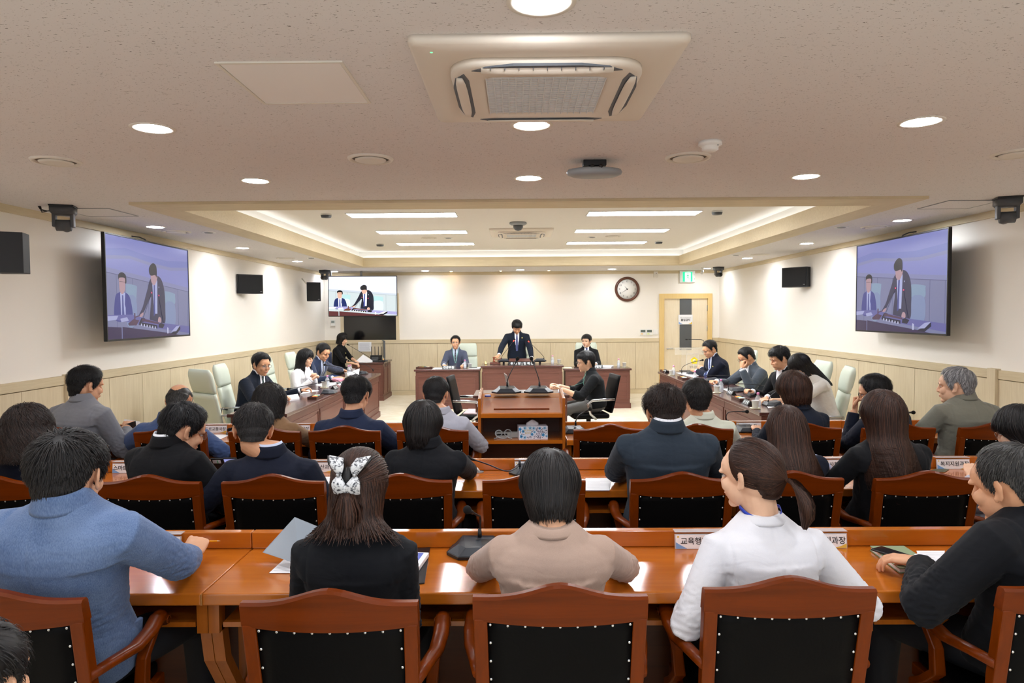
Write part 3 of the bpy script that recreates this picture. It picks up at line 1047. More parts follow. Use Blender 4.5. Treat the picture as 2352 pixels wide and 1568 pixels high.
# exit sign
r = empty('exit_sign', (3.725, YB, 2.545), 0, 'lit green emergency exit sign with a running figure above the door', 'sign')
bevel(MB().box(-.165, .165, -.05, 0, -.125, .125).build('case', M['plastic_l'], r), .004)
MB().box(-.105, .105, -.054, -.05, -.105, .105).build('green_face', mat('exit_green', '18B67C', .4, emit=1.0), r)
mw = mat('exit_white', 'EAFFF4', .4, emit=2.2)
b = MB()
Y_ = -.0555
b.add([(x, Y_, z) for x, z in ((-.055, -.10), (.062, -.10), (.062, .09), (-.055, .09), (-.055, -.10))][:4], [(0, 1, 2, 3)])
b.build('doorway_symbol', mw, r, fix=False)
b = MB()
gm = mat('exit_figure', '12A06C', .4, emit=.6)
Y_ = -.0565
b.cyl((.008, Y_ + .001, .062), (.008, Y_, .062), .013)
for P in ([(.0, .045), (.022, .04), (.018, -.005), (-.004, -.0)], [(.0, .042), (-.034, .022), (-.038, -.004), (-.028, -.004), (-.024, .014), (.004, .024)], [(.018, .04), (.045, .012), (.038, .006), (.016, .024)], [(.0, .0), (.018, -.004), (.036, -.035), (.030, -.072), (.018, -.07), (.022, -.036), (.0, -.012)], [(-.002, .002), (.012, -.006), (-.006, -.045), (-.046, -.058), (-.046, -.046), (-.014, -.035)]):
    b.prism(P, .001, M=T(0, Y_, 0))
b.build('running_figure', gm, r)
MB().cyl((.15, -.052, -.05), (.15, -.05, -.05), .006).cyl((.15, -.052, .04), (.15, -.05, .04), .004).build('test_button', M['ink_g'], r)

# small fittings on the far wall
r = empty('wall_sensor', (3.04, YB, 2.60), 0, 'small white box fixed at the top of the far wall between clock and exit sign', 'sensor')
bevel(MB().box(-.045, .045, -.05, 0, -.065, .065).build('case', M['plastic_w'], r), .006)
MB().cyl((.005, -.052, .02), (.005, -.05, .02), .008).build('sensor_window', M['dgrey'], r)
r = empty('bullet_camera', (3.83, 14.1, HC), 0, 'small white bullet camera under the ceiling beside the exit sign', 'camera')
MB().cyl((0, 0, 0), (0, 0, -.025), .03).cyl((0, 0, -.02), (0, 0, -.06), .01).build('mount', M['plastic_l'], r)
MB().cyl((.01, .03, -.075), (-.03, -.06, -.11), .028).build('barrel', M['plastic_l'], r)
r = empty('thermostat', (-4.02, YB, 1.59), 0, 'small wall thermostat below the ceiling television', 'controller')
bevel(MB().box(-.05, .05, -.02, 0, -.065, .065).build('case', M['plastic_l'], r), .004)
MB().box(-.035, .035, -.022, -.019, -.0, .05).build('display', mat('lcd', '8B9590', .3), r)
for x, lb in ((2.765, 'air conditioner wall controller with orange button, beside the light switch'), (2.905, 'air conditioner wall controller with green button, beside the light switch')):
    r = empty('wall_controller', (x, YB, 1.345), 0, lb, 'controller')
    bevel(MB().box(-.066, .066, -.022, 0, -.066, .066).build('case', M['plastic_l'], r), .004)
    MB().box(-.052, .052, -.024, -.021, -.002, .05).build('display', mat('lcd_dark', '5E6862', .3), r)
    MB().box(-.05, .0, -.024, -.021, -.045, -.03).build('button', mat('button_c', 'F0B23C' if x < 2.8 else 'CFE05A', .4), r)
r = empty('light_switch', (3.045, YB, 1.345), 0, 'white double light switch by the door frame', 'switch')
bevel(MB().box(-.055, .055, -.012, 0, -.06, .06).build('plate', M['plastic_l'], r), .003)
for s in (-1, 1):
    MB().box(s * .02 - .017, s * .02 + .017, -.018, -.01, -.045, .045).build('rocker', M['white'], r)
# notice paper on the rail behind the standing woman
pn = MB().box(-.145, .145, -.002, .0, -.105, .105).build('wall_paper_sheet', M['paper'])
pn.location = at(838, 796, Y=YB - .034)
tag(pn, 'printed sheet taped to the wooden rail behind the router', 'paper')
b = MB()
for i in range(13):
    b.box(-.12, .12 - .05 * random.random(), -.0026, -.002, .075 - i * .013, .078 - i * .013)
b.build('printed_lines', mat('pale_ink', 'A9ACB8', .7), pn)
# ================================================================== furniture
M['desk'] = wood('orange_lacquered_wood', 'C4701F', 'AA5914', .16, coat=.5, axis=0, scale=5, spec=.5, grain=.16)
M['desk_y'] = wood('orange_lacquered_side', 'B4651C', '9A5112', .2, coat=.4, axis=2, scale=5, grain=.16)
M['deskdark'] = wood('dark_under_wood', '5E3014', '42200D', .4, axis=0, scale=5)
M['chairw'] = wood('chair_red_brown_wood', '803400', '511F00', .34, coat=.05, axis=0, scale=6, grain=.18, spec=.22)
M['chairv'] = wood('chair_stile_wood', '833600', '552200', .34, coat=.05, axis=2, scale=6, grain=.18, spec=.22)
M['walnut'] = wood('reddish_walnut', '6B4238', '55322A', .42, axis=1, scale=8, grain=.14)
M['walnut_x'] = wood('reddish_walnut_x', '6E453A', '57342B', .42, axis=0, scale=8, grain=.14)
M['walnut_t'] = wood('dark_table_top', '5B3C38', '462B29', .22, coat=.3, axis=1, scale=8, grain=.12)
M['leather'] = mat('black_leather', '050506', .5, spec=.12)
_n = N(M['leather'], 'ShaderNodeTexNoise', Scale=45.0, Detail=3.0)
bump(M['leather'], _n, 'Fac', .12, .004)
M['stud'] = mat('nickel_stud', 'D8DCE0', .25, metal=1.0)
M['green'] = mat('pale_green_leather', 'D6DFCF', .5, spec=.35)
M['gold_edge'] = mat('pale_joint_line', 'C08A4E', .4)


def arm_chair():
    """brown wooden armchair with black leather back; faces +Y, rear of the top rail at y = 0"""
    r = empty('armchair')
    W = .262

    def yb(z):          # back leans: rear surface
        return max(0.0, (.95 - z)) * .17

    # top rail: gentle crest
    xs = np.linspace(-W, W, 25)
    rings = []
    for x in xs:
        u = x / W
        zt = .915 + .040 * math.exp(-(u / .42) ** 2) - .004 * abs(u)
        zb = .838 - .016 * (1 - u * u)
        cv = .014 * (1 - u * u)                 # slight backward bow
        y0, y1 = yb(zb) - cv, yb(zb) - cv + .040
        t0 = yb(zt) - cv
        rings.append([(x, y0, zb), (x, y1, zb), (x, t0 + .036, zt - .008), (x, t0 + .028, zt), (x, t0 + .008, zt), (x, t0, zt - .008)])
    MB().loft(rings, 0, True, False).build('top_rail', M['chairw'], r)
    for s in (-1, 1):                            # stiles carry on as rear legs
        pts = [(s * (W - .022), yb(.85) + .018, .842), (s * (W - .026), yb(.6) + .02, .6), (s * (W - .03), .085 + .012, .42), (s * (W - .03), .05, .2), (s * (W - .028), .0, 0)]
        b = MB()
        rings = []
        for (x, y, z) in pts:
            rings.append([(x - .021, y - .020, z), (x + .021, y - .020, z), (x + .021, y + .022, z), (x - .021, y + .022, z)])
        b.loft(rings, 0, True, False)
        bevel(b.build('rear_leg', M['chairv'], r), .004)
    # leather back
    b = MB()
    rings = []
    for z in np.linspace(.47, .842, 9):
        k = (z - .47) / .37
        w_ = W - .040
        ring = []
        for x in np.linspace(-w_, w_, 9):
            sag = -.007 * (x / w_) ** 2 if z > .8 else 0
            ring.append((x, yb(z) + .004 - .012 * math.sin(PI * min(1, max(0, k))) * (1 - (x / w_) ** 2), z + sag * 0))
        ring += [(x, yb(z) + .030, z) for x in np.linspace(w_, -w_, 5)]
        rings.append(ring)
    b.loft(rings)
    cush_ = b.build('back_cushion', M['leather'], r)
    MB().box(-W + .04, W - .04, .075, .105, .44, .475).build('lower_rail', M['chairw'], r)
    # studs
    cush = cush_
    sme = MB().ell((0, 0, 0), (.0048, .003, .0048), nu=8, nv=5).mesh('stud', M['stud'])
    w_ = W - .052
    sp_ = [(-w_ + i * 2 * w_ / 8, yb(.822) - .002, .824 - .008 * (1 - ((-w_ + i * 2 * w_ / 8) / w_) ** 2)) for i in range(9)]
    sp_ += [(s * w_, yb(.824 - i * .062) + .002, .824 - i * .062) for s in (-1, 1) for i in range(1, 6)]
    for p_ in sp_:
        link('stud', sme, cush).location = p_
    # seat, front legs, arms
    bevel(MB().box(-W + .01, W - .01, .08, .55, .36, .41).build('seat_frame', M['chairw'], r), .006)
    bevel(MB().box(-W + .025, W - .025, .10, .54, .41, .465).build('seat_cushion', M['leather'], r), .02, 4)
    for s in (-1, 1):
        b = MB()
        rings = []
        for (x, y, z, hw, hh) in ((W - .012, .055, .655, .018, .016), (W + .004, .16, .648, .022, .016), (W + .022, .27, .638, .026, .017), (W + .028, .36, .650, .028, .018), (W + .026, .42, .668, .028, .022), (W + .024, .455, .662, .027, .028), (W + .023, .475, .642, .026, .022)):
            rings.append([(s * (x + hw * math.cos(a)), y, z + hh * math.copysign(abs(math.sin(a)) ** .8, math.sin(a))) for a in np.linspace(0, 2 * PI, 12, endpoint=False)])
        b.loft(rings)
        a_ = b.build('armrest', M['chairw'], r)
        for q, sx in enumerate((s * (W + .024 + .028), s * (W + .024 - .029))):
            pts = [(sx, .452 + (.021 - .0021 * i) * math.cos(i * .75), .648 + (.021 - .0021 * i) * math.sin(i * .75)) for i in range(10)]
            MB().tube(pts, .0022, 5).build('scroll', M['chairv'], a_)
        b = MB()
        rings = []
        for (x, y, z, h_) in ((W + .022, .40, .645, .020), (W + .004, .36, .56, .019), (W - .008, .37, .46, .021), (W - .012, .44, .40, .024), (W - .012, .50, .36, .026), (W - .012, .51, .2, .022), (W - .012, .51, 0, .017)):
            rings.append([(s * x - h_, y - h_, z), (s * x + h_, y - h_, z), (s * x + h_, y + h_, z), (s * x - h_, y + h_, z)])
        b.loft(rings, 0, True, False)
        bevel(b.build('front_leg', M['chairv'], r), .005)
    return r


CH = arm_chair()
CH['category'] = 'chair'
CH_GROUP = {3: 'wooden armchairs at the nearest desk row', 2: 'wooden armchairs at the middle desk row', 1: 'wooden armchairs at the farthest desk row'}
CHY = {3: 2.03, 2: 3.42, 1: 4.93}
CHX = {3: [(-42, 'brown armchair cut by the left edge, behind the man in the blue grey jacket', .06), (745, 'brown armchair in front of the camera, behind the woman with the bow hair clip', 0), (1286, 'brown armchair in front of the camera, behind the woman in beige', 0), (1823, 'brown armchair behind the woman in the white jacket with a ponytail', 0), (2530, 'brown armchair at the right edge under the man in the black suit', -.05)],
       2: [(-24, 'brown armchair at the left edge behind the curly haired woman in navy', 0), (334, 'brown armchair behind the man with glasses in the black suit', 0), (622, 'brown armchair behind the man in navy who holds a phone wallet', 0), (917, 'brown armchair behind the short haired woman in black', .03), (1226, 'brown armchair hidden by the head of the woman in beige', 0), (1569, 'brown armchair behind the man in the slate blue suit', 0), (1823, 'brown armchair behind the ponytail of the woman in white', 0), (2137, 'brown armchair behind the woman in the black short sleeved jacket', 0), (2440, 'brown armchair at the right edge in the middle row', 0)],
       1: [(125, 'brown armchair behind the man in the grey jacket at the left', 0), (387, 'brown armchair behind the balding man in blue', 0), (605, 'brown armchair behind the curly haired woman in brown', 0), (790, 'brown armchair behind the man in navy with short black hair', 0), (993, 'brown armchair behind the man in the light grey jacket', 0), (1401, 'empty looking brown armchair beside the wooden lectern', 0), (1603, 'brown armchair behind the man in the cream shirt', 0), (1852, 'brown armchair behind the woman with short brown hair', 0), (2068, 'brown armchair behind the man with glasses resting his chin', 0), (2292, 'brown armchair behind the grey haired man in the sage jacket', 0)]}
first = True
for row in (3, 2, 1):
    for (px, lb, rz) in CHX[row]:
        cyy = CHY[row] + {745: -.07, 1286: -.035, 1823: .015, -42: -.06}.get(px, 0)
        p = at(px, 1000, Y=cyy)
        if first:
            q = CH
            first = False
        else:
            q = dup(CH)
        q.location = (p.x, cyy, 0)
        q.rotation_euler = (0, 0, rz)
        tag(q, lb, 'chair', CH_GROUP[row])

# ------------------------------------------------------------------ audience desks


def desk(row, x0, x1, lb, side_l=False, side_r=False):
    y0, y1 = {3: (2.43, 2.905), 2: (3.86, 4.365), 1: (5.415, 5.86)}[row]
    cx, hw = (x0 + x1) / 2, (x1 - x0) / 2 - .0015
    r = empty('desk', (cx, y0, 0), 0, lb, 'desk', 'orange wood desks of the audience rows')
    d = y1 - y0
    bevel(MB().box(-hw, hw, 0, d + .04, .705, .75).build('desktop', M['desk'], r), .006, 3)
    bevel(MB().box(-hw, hw, d, d + .042, .751, .822).build('raised_back_edge', M['desk'], r), .004)
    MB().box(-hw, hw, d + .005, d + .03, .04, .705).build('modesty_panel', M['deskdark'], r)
    MB().box(-hw + .05, hw - .05, .06, d, .60, .618).build('under_shelf', M['desk_y'], r)
    for s in (-1, 1):
        b = MB()
        xx = s * (hw - .02)
        b.box(xx - .02, xx + .02, .05, .10, .58, .705)
        rings = []
        for z, y in ((.60, .07), (.45, .10), (.3, .20), (.15, .34), (0.0, .40)):
            rings.append([(xx - .02, y, z), (xx + .02, y, z), (xx + .02, y + .05, z), (xx - .02, y + .05, z)])
        b.loft(rings, 0, True, False)
        b.box(xx - .02, xx + .02, d - .06, d + .005, .0, .705)
        b.build('leg', M['desk_y'], r)
        MB().box(s * hw - .0008, s * hw + .0008, -.001, .002, .707, .748).build('joint_line', M['gold_edge'], r)
    return r


for i, (a, c, lb) in enumerate([(-3.565, -1.15, 'orange wooden desk of the nearest row under the blue grey linen sleeve'), (-1.15, 1.265, 'orange wooden desk of the nearest row in front of the women in black and beige'), (1.265, 3.68, 'orange wooden desk of the nearest row in front of the man in the black suit')]):
    desk(3, a, c, lb)
for i, (a, c, lb) in enumerate([(-3.565, -1.15, 'orange wooden desk of the middle row before the men with phone and glasses'), (-1.15, 1.265, 'orange wooden desk of the middle row right behind the lectern'), (1.265, 3.68, 'orange wooden desk of the middle row before the brown haired women')]):
    desk(2, a, c, lb)
for i, (a, c, lb) in enumerate([(-3.6, -2.715, 'short orange wooden desk of the farthest row by the man in the grey jacket'), (-2.715, -.315, 'orange wooden desk of the farthest row ending at the lectern on the television side'), (.395, 2.795, 'orange wooden desk of the farthest row starting at the lectern, clock side'), (2.795, 3.68, 'short orange wooden desk of the farthest row by the grey haired man')]):
    desk(1, a, c, lb)

# ------------------------------------------------------------------ lectern
r = empty('lectern', (.037, 5.42, 0), 0, 'orange wooden lectern with open shelves and two microphones on top', 'lectern')
b = MB()
hw = .325
for s, nm_ in ((-1, 'side_panel'), (1, 'side_panel')):
    x0, x1 = (-hw - .024, -hw) if s < 0 else (hw, hw + .024)
    b = MB()
    P = [(0, 0), (0, 1.085), (.44, 1.125), (.44, 0)]
    b.add([(x, y, z) for x in (x0, x1) for y, z in P], [(0, 1, 2, 3), (7, 6, 5, 4)] + [(i, i + 4, (i + 1) % 4 + 4, (i + 1) % 4) for i in range(4)])
    bevel(b.build(nm_, M['desk_y'], r), .004)
    MB().cyl((s * (hw + .024), .012, 1.02), (s * (hw + .028), .012, 1.02), .008).build('screw_cap', M['stud'], r)
b = MB()
P = [(0, .93), (0, .962), (.335, 1.055), (.44, 1.075), (.44, 1.05), (.02, .93)]
b.add([(x, y, z) for x in (-hw, hw) for y, z in P], [tuple(range(6)), tuple(range(6, 12))[::-1]] + [(i, i + 6, (i + 1) % 6 + 6, (i + 1) % 6) for i in range(6)])
b.build('sloping_top', M['desk'], r)
MB().box(-hw, hw, .005, .43, .72, .748).build('shelf', M['desk'], r)
MB().box(-hw, hw, .005, .43, .08, .11).build('bottom_board', M['desk'], r)
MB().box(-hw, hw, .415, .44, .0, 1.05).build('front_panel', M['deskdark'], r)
b = MB()
P = [(.012, .968), (.30, 1.048), (.30, 1.052), (.012, .972)]
b.add([(x, y, z) for x in (-hw + .01, hw - .01) for y, z in P], [tuple(range(4)), tuple(range(4, 8))[::-1]] + [(i, i + 4, (i + 1) % 4 + 4, (i + 1) % 4) for i in range(4)])
b.build('acrylic_sheet', M['glass'], r)
bevel(MB().box(-.225, .225, .055, .065, .985, .998).build('document_rest', M['chairw'], r), .003)


# ------------------------------------------------------------------ dark panelled desks
def panel_desk(name, lb, x0, x1, y0, y1, h, faces, seams=1, grp=None, top='walnut_t', axis='x'):
    """faces: list of 'near','left','right','far' that carry raised panels; seams: number of panels along the long face"""
    cx, cyy = (x0 + x1) / 2, (y0 + y1) / 2
    r = empty(name, (cx, cyy, 0), 0, lb, 'desk', grp)
    a, c = (x1 - x0) / 2, (y1 - y0) / 2
    bevel(MB().box(-a, a, -c, c, h - .035, h).build('desktop', M[top], r), .006)
    i_ = .03
    mb = 'walnut' if axis == 'y' else 'walnut_x'
    MB().box(-a + i_, a - i_, -c + i_, c - i_, .0, h - .035).build('body', M[mb], r)
    MB().box(-a + .012, a - .012, -c + .012, c - .012, 0, .09).build('plinth', M[mb], r)
    for f in faces:
        ln = a if f in ('near', 'far') else c
        n = seams if f in ('near', 'far') == (axis == 'x') or f in (('near', 'far') if axis == 'x' else ('left', 'right')) else 1
        n = seams if (f in ('near', 'far')) == (axis == 'x') else 1
        for k in range(n):
            u0 = -ln + i_ + .03 + k * (2 * ln - 2 * i_) / n
            u1 = -ln + i_ - .03 + (k + 1) * (2 * ln - 2 * i_) / n
            b = MB()
            z0, z1 = .16, h - .12
            t = .018
            for (p0, p1, q0, q1) in ((u0, u1, z0, z0 + t), (u0, u1, z1 - t, z1), (u0, u0 + t, z0 + t, z1 - t), (u1 - t, u1, z0 + t, z1 - t), (u0 + .05, u1 - .05, z0 + .05, z1 - .05)):
                d0 = i_ - .010 if (p1 - p0 < t * 1.5 or q1 - q0 < t * 1.5) else i_ - .005
                if f == 'near':
                    b.box(p0, p1, -c + d0, -c + i_ + .002, q0, q1)
                elif f == 'far':
                    b.box(p0, p1, c - i_ - .002, c - d0, q0, q1)
                elif f == 'left':
                    b.box(-a + d0, -a + i_ + .002, p0, p1, q0, q1)
                else:
                    b.box(a - i_ - .002, a - d0, p0, p1, q0, q1)
            b.build('panel_moulding', M[mb], r)
            if k:
                us = -ln + i_ + k * (2 * ln - 2 * i_) / n
                b = MB()
                if f == 'near':
                    b.box(us - .003, us + .003, -c + i_ - .001, -c + i_ + .002, .09, h - .036)
                elif f == 'left':
                    b.box(-a + i_ - .001, -a + i_ + .002, us - .003, us + .003, .09, h - .036)
                elif f == 'right':
                    b.box(a - i_ - .002, a - i_ + .001, us - .003, us + .003, .09, h - .036)
                b.build('seam', M['shadow'], r)
    return r


panel_desk('panelled_desk', 'dark brown panelled desk at the far wall before the seated man in grey', -1.91, -.675, 12.62, 13.2, .74, ['near', 'left'], grp='dark desks facing the audience')
panel_desk('panelled_desk', 'taller dark brown central desk of the standing chairman', -.665, .865, 12.52, 13.2, .81, ['near', 'left', 'right'], grp='dark desks facing the audience')
panel_desk('panelled_desk', 'dark brown panelled desk at the far wall before the man with a name badge', .875, 2.13, 12.62, 13.2, .74, ['near', 'right'], grp='dark desks facing the audience')
panel_desk('council_table', 'long dark brown table along the left wall where three council members sit', -2.98, -2.36, 6.95, 11.8, .75, ['right', 'near', 'far'], 4, 'long side tables', axis='y')
panel_desk('council_table', 'long dark brown table along the right wall where four council members sit', 2.44, 3.06, 6.85, 11.8, .75, ['left', 'near', 'far'], 4, 'long side tables', axis='y')
panel_desk('clerk_desk', 'low dark brown desk in the aisle behind the lectern with a laptop', -.55, .66, 8.5, 9.15, .74, ['near', 'far'], 1, axis='x')
MB()
r = panel_desk('side_cabinet', 'dark brown cabinet desk in the far corner holding router and monitor', -3.41, -2.72, 13.93, 14.85, .79, ['near'], 1, axis='x')
for k in range(2):
    y0 = -.42 + k * .42
    b = MB().box(.312, .328, y0 + .03, y0 + .39, .13, .70)
    dd = b.build('door', M['walnut'], r)
    MB().box(.326, .333, y0 + .08, y0 + .34, .2, .64).build('door_panel', M['walnut'], dd)

# ------------------------------------------------------------------ pale green high-back chairs
def green_chair(M_up='green'):
    r = empty('high_back_chair')
    def yb(z):
        return -(z - .45) * .22
    b = MB()
    rings = []
    for z in np.linspace(.47, .90, 8):
        w_ = .225 + .01 * math.sin((z - .47) * 7)
        rings.append([(w_ * math.copysign(abs(math.cos(a)) ** .35, math.cos(a)), yb(z) - .0 + .032 * math.copysign(abs(math.sin(a)) ** .6, math.sin(a)), z) for a in np.linspace(0, 2 * PI, 20, endpoint=False)])
    b.loft(rings)
    b.build('backrest', M[M_up], r)
    b = MB()
    rings = []
    for k, z in enumerate(np.linspace(.905, 1.17, 8)):
        e = (1, 1.0, 1.0, 1, 1, 1, .97, .88)[k]
        q = (.6, .95, 1.1, 1.15, 1.15, 1.1, .9, .5)[k]
        rings.append([(.222 * e * math.copysign(abs(math.cos(a)) ** .35, math.cos(a)), yb(z) + .006 + .038 * q * math.copysign(abs(math.sin(a)) ** .6, math.sin(a)), z) for a in np.linspace(0, 2 * PI, 20, endpoint=False)])
    b.loft(rings)
    b.build('headrest', M[M_up], r)
    bevel(MB().box(-.24, .24, .0, .48, .40, .48).build('seat', M[M_up], r), .03, 3)
    for s in (-1, 1):
        MB().tube([(s * .25, yb(.66), .66), (s * .275, .1, .665), (s * .28, .28, .66), (s * .275, .34, .645)], .018, 10, flat=.7).build('armrest', M['chrome'] if M_up == 'green' else M['mgrey'], r)
        MB().tube([(s * .275, .26, .65), (s * .27, .24, .5), (s * .24, .22, .42)], .013, 8).build('arm_post', M['chrome'], r)
    MB().cyl((0, .22, .09), (0, .22, .40), .03).build('column', M['chrome'], r)
    for k in range(5):
        a = 2 * PI * k / 5 + .3
        e_ = (.28 * math.cos(a), .22 + .28 * math.sin(a))
        l_ = MB().tube([(0, .22, .11), (e_[0], e_[1], .075)], [.024, .015], 8).build('base_leg', M['chrome'], r)
        MB().cyl((e_[0] - .015, e_[1], .03), (e_[0] + .015, e_[1], .03), .03, seg=14).build('caster', M['black'], l_)
    return r


GC = green_chair()
gl = [(-3.42, 7.62, -.62, 'empty pale green chair nearest the audience on the left side, turned inward'), (-3.50, 8.35, -PI / 2 + .12, 'pale green chair behind the man in glasses at the left table'), (-3.50, 9.9, -PI / 2 + .1, 'empty pale green chair between the man in glasses and the woman in white'),
      (3.56, 10.75, PI / 2, 'pale green chair behind the man in navy at the right table'), (3.56, 9.45, PI / 2, 'pale green chair behind the man who covers his eyes'), (3.56, 8.25, PI / 2, 'pale green chair mostly hidden behind the young man at the right table'), (3.42, 7.35, PI / 2 - .25, 'pale green chair behind the woman with long black hair, nearest at the right table'),
      (-1.03, 13.78, PI, 'pale green chair behind the man in grey at the far desk'), (.05, 13.98, PI, 'pale green chair behind the standing chairman'), (1.42, 13.80, PI, 'pale green chair behind the man with a name badge'), (-3.50, 10.95, -PI / 2, 'pale green chair hidden behind the man in the blue jacket')]
for i, (x, y, rz, lb) in enumerate(gl):
    q = GC if i == 0 else dup(GC)
    q.location = (x, y, 0)
    q.rotation_euler = (0, 0, rz)
    tag(q, lb, 'chair', 'pale green high-back chairs')


# black office chairs at the clerk desk
def office_chair(up):
    r = empty('office_chair')
    def yb(z):
        return -(z - .45) * .28
    rings = []
    for z in np.linspace(.50, .97, 9):
        w_ = .215 + .012 * math.sin((z - .5) * 6)
        rings.append([(w_ * math.copysign(abs(math.cos(a)) ** .4, math.cos(a)), yb(z) + .022 * math.copysign(abs(math.sin(a)) ** .6, math.sin(a)) - .02 * math.cos(PI * (z - .5) / .5) * .6, z) for a in np.linspace(0, 2 * PI, 20, endpoint=False)])
    MB().loft(rings).build('backrest', M['leather'], r)
    bevel(MB().box(-.23, .23, .0, .47, .43, .495).build('seat', M['leather'], r), .028, 3)
    for s in (-1, 1):
        MB().tube([(s * .235, yb(.68) + .01, .675), (s * .26, .1, .675), (s * .265, .24, .67), (s * .265, .30, .63), (s * .26, .26, .50), (s * .235, .18, .43)], .012, 8, flat=1.6).build('armrest', M['chrome'], r)
    MB().cyl((0, .22, .09), (0, .22, .43), .03).build('column', M['chrome'], r)
    for k in range(5):
        a = 2 * PI * k / 5
        e_ = (.28 * math.cos(a), .22 + .28 * math.sin(a))
        l_ = MB().tube([(0, .22, .11), (e_[0], e_[1], .075)], [.024, .015], 8).build('base_leg', M['chrome'], r)
        MB().cyl((e_[0] - .015, e_[1], .03), (e_[0] + .015, e_[1], .03), .03, seg=14).build('caster', M['black'], l_)
    return r


oc = office_chair(0)
oc.location = (-.72, 8.72, 0)
oc.rotation_euler = (0, 0, -PI / 2 - .1)
tag(oc, 'empty black office chair with a pink cushion at the low desk behind the lectern', 'chair', 'black office chairs')
bevel(MB().box(-.18, .18, .06, .42, .496, .525).build('seat_cushion', fabric('pink_cushion', 'E9D6DA'), oc), .012, 3)
o2 = dup_thing(oc, (1.14, 8.80, 0), PI / 2 + .15, 'black office chair under the clerk who types behind the lectern')
for c_ in list(o2.children):
    if c_.name.startswith('seat_cushion'):
        bpy.data.objects.remove(c_)
# blue chair behind the woman at the cabinet
r = empty('blue_chair', (-3.86, 14.25, 0), -PI / 2, 'chair with a blue padded back and pale frame behind the woman in black', 'chair')
bevel(MB().box(-.20, .20, -.10, -.06, .62, .98).build('backrest', fabric('blue_pad', '3E5C9C'), r), .02, 3)
MB().tube([(-.22, -.08, .5), (-.225, -.1, .98), (-.1, -.11, 1.02), (.1, -.11, 1.02), (.225, -.1, .98), (.22, -.08, .5)], .014, 8).build('back_frame', M['plastic_w'], r)
bevel(MB().box(-.22, .22, -.06, .38, .46, .52).build('seat', fabric('blue_seat', '3E5C9C'), r), .02, 3)
for sx in (-1, 1):
    for yy in (-.04, .34):
        MB().tube([(sx * .19, yy, .46), (sx * .21, yy * 1.1, 0)], .014, 8).build('leg', M['plastic_w'], r)

# ------------------------------------------------------------------ clear acrylic speech stand near the door
r = empty('acrylic_lectern', (3.42, 13.4, 0), 0, 'clear acrylic speech stand with a yellow emblem in front of the door', 'lectern')
M['acr'] = mat('acrylic_frost', 'F4F1E8', .12, alpha=.20)
M['acr_e'] = mat('acrylic_edge', 'FBF8EE', .25, alpha=.75)
bevel(MB().box(-.36, .36, -.20, .25, 1.06, 1.075, M=T(0, 0, 0)).build('top_plate', M['acr'], r), .003)
b = MB()
b.box(-.36, .36, -.205, -.195, .95, 1.075)
b.build('front_lip', M['acr'], r)
MB().box(-.36, .36, -.208, -.194, 1.072, 1.080).build('edge_line', M['acr_e'], r)
for x in (-.13, .10):
    MB().box(x - .006, x + .006, -.17, .2, .02, 1.06).build('upright', M['acr'], r)
MB().box(-.13, .10, -.18, -.168, .02, .98).build('front_panel', M['acr'], r)
for x in (-.13, .0, .10):
    MB().box(x - .004, x + .004, -.184, -.178, .05, .95).build('edge_line', M['acr_e'], r)
bevel(MB().box(-.3, .3, -.22, .26, 0, .02).build('foot', M['acr'], r), .003)
b = MB()
P = []
for k in range(10):
    a = PI / 2 + k * PI / 5
    rr_ = .075 if k % 2 == 0 else .060
    P.append((rr_ * math.cos(a), rr_ * math.sin(a)))
b.prism(P, .003, M=T(.02, -.186, .835))
b.build('emblem', mat('emblem_yellow', 'F3DD2C', .5), r)
MB().cyl((.02, -.187, .835), (.02, -.188, .835), .030, seg=28).build('emblem_centre', mat('emblem_cream', 'F7F3C8', .5), r)
text('emblem_text', '의회', .022, mat('emblem_ink', 'B9A52A', .6), r, (.02, -.189, .835), R90)
text('stand_text', '영주시의회', .042, M['ink_g'], r, (.02, -.186, .71), R90)
MB().tube([(.26, .0, 1.08), (.26, .0, 1.16), (.25, .0, 1.215), (.20, -.0, 1.235), (.0, -.02, 1.24), (-.05, -.02, 1.242)], .006, 8).build('gooseneck', M['black'], r)
MB().ell((-.085, -.02, 1.242), (.03, .016, .016)).build('microphone_head', M['black'], r)
MB().cyl((.26, 0, 1.075), (.26, 0, 1.15), .018, .012).build('microphone_base', M['black'], r)
# ================================================================== people
M['skin'] = mat('skin', 'E0AF8E', .5, spec=.35)
M['skin'].node_tree.nodes['Principled BSDF'].inputs['Subsurface Weight'].default_value = .0
M['skin_l'] = mat('skin_light', 'E8BFA2', .5, spec=.35)
M['skin_t'] = mat('skin_tan', 'D8A582', .5, spec=.35)
for _k in ('skin', 'skin_l', 'skin_t'):
    _m = M[_k]
    _tc = N(_m, 'ShaderNodeTexCoord')
    _n = N(_m, 'ShaderNodeTexNoise', Scale=22.0, Detail=4.0)
    L(_m, _tc, 'Object', _n, 'Vector')
    c0 = _m.node_tree.nodes['Principled BSDF'].inputs['Base Color'].default_value[:]
    _r = _m.node_tree.nodes.new('ShaderNodeValToRGB')
    _r.color_ramp.elements[0].position = .3
    _r.color_ramp.elements[0].color = (c0[0] * .93, c0[1] * .86, c0[2] * .82, 1)
    _r.color_ramp.elements[1].position = .7
    _r.color_ramp.elements[1].color = (min(1, c0[0] * 1.04), c0[1] * 1.02, c0[2], 1)
    L(_m, _n, 'Fac', _r, 'Fac')
    L(_m, _r, 'Color', _m.node_tree.nodes['Principled BSDF'], 'Base Color')
M['lip'] = mat('lips', 'C38476', .5)
M['eye'] = mat('dark_eye', '17110E', .25)
M['eyew'] = mat('eye_white', 'DAD5CF', .35)
M['frame_b'] = mat('black_glasses_frame', '15151A', .3)
M['frame_m'] = mat('metal_glasses_frame', '8A8680', .25, metal=1.0)
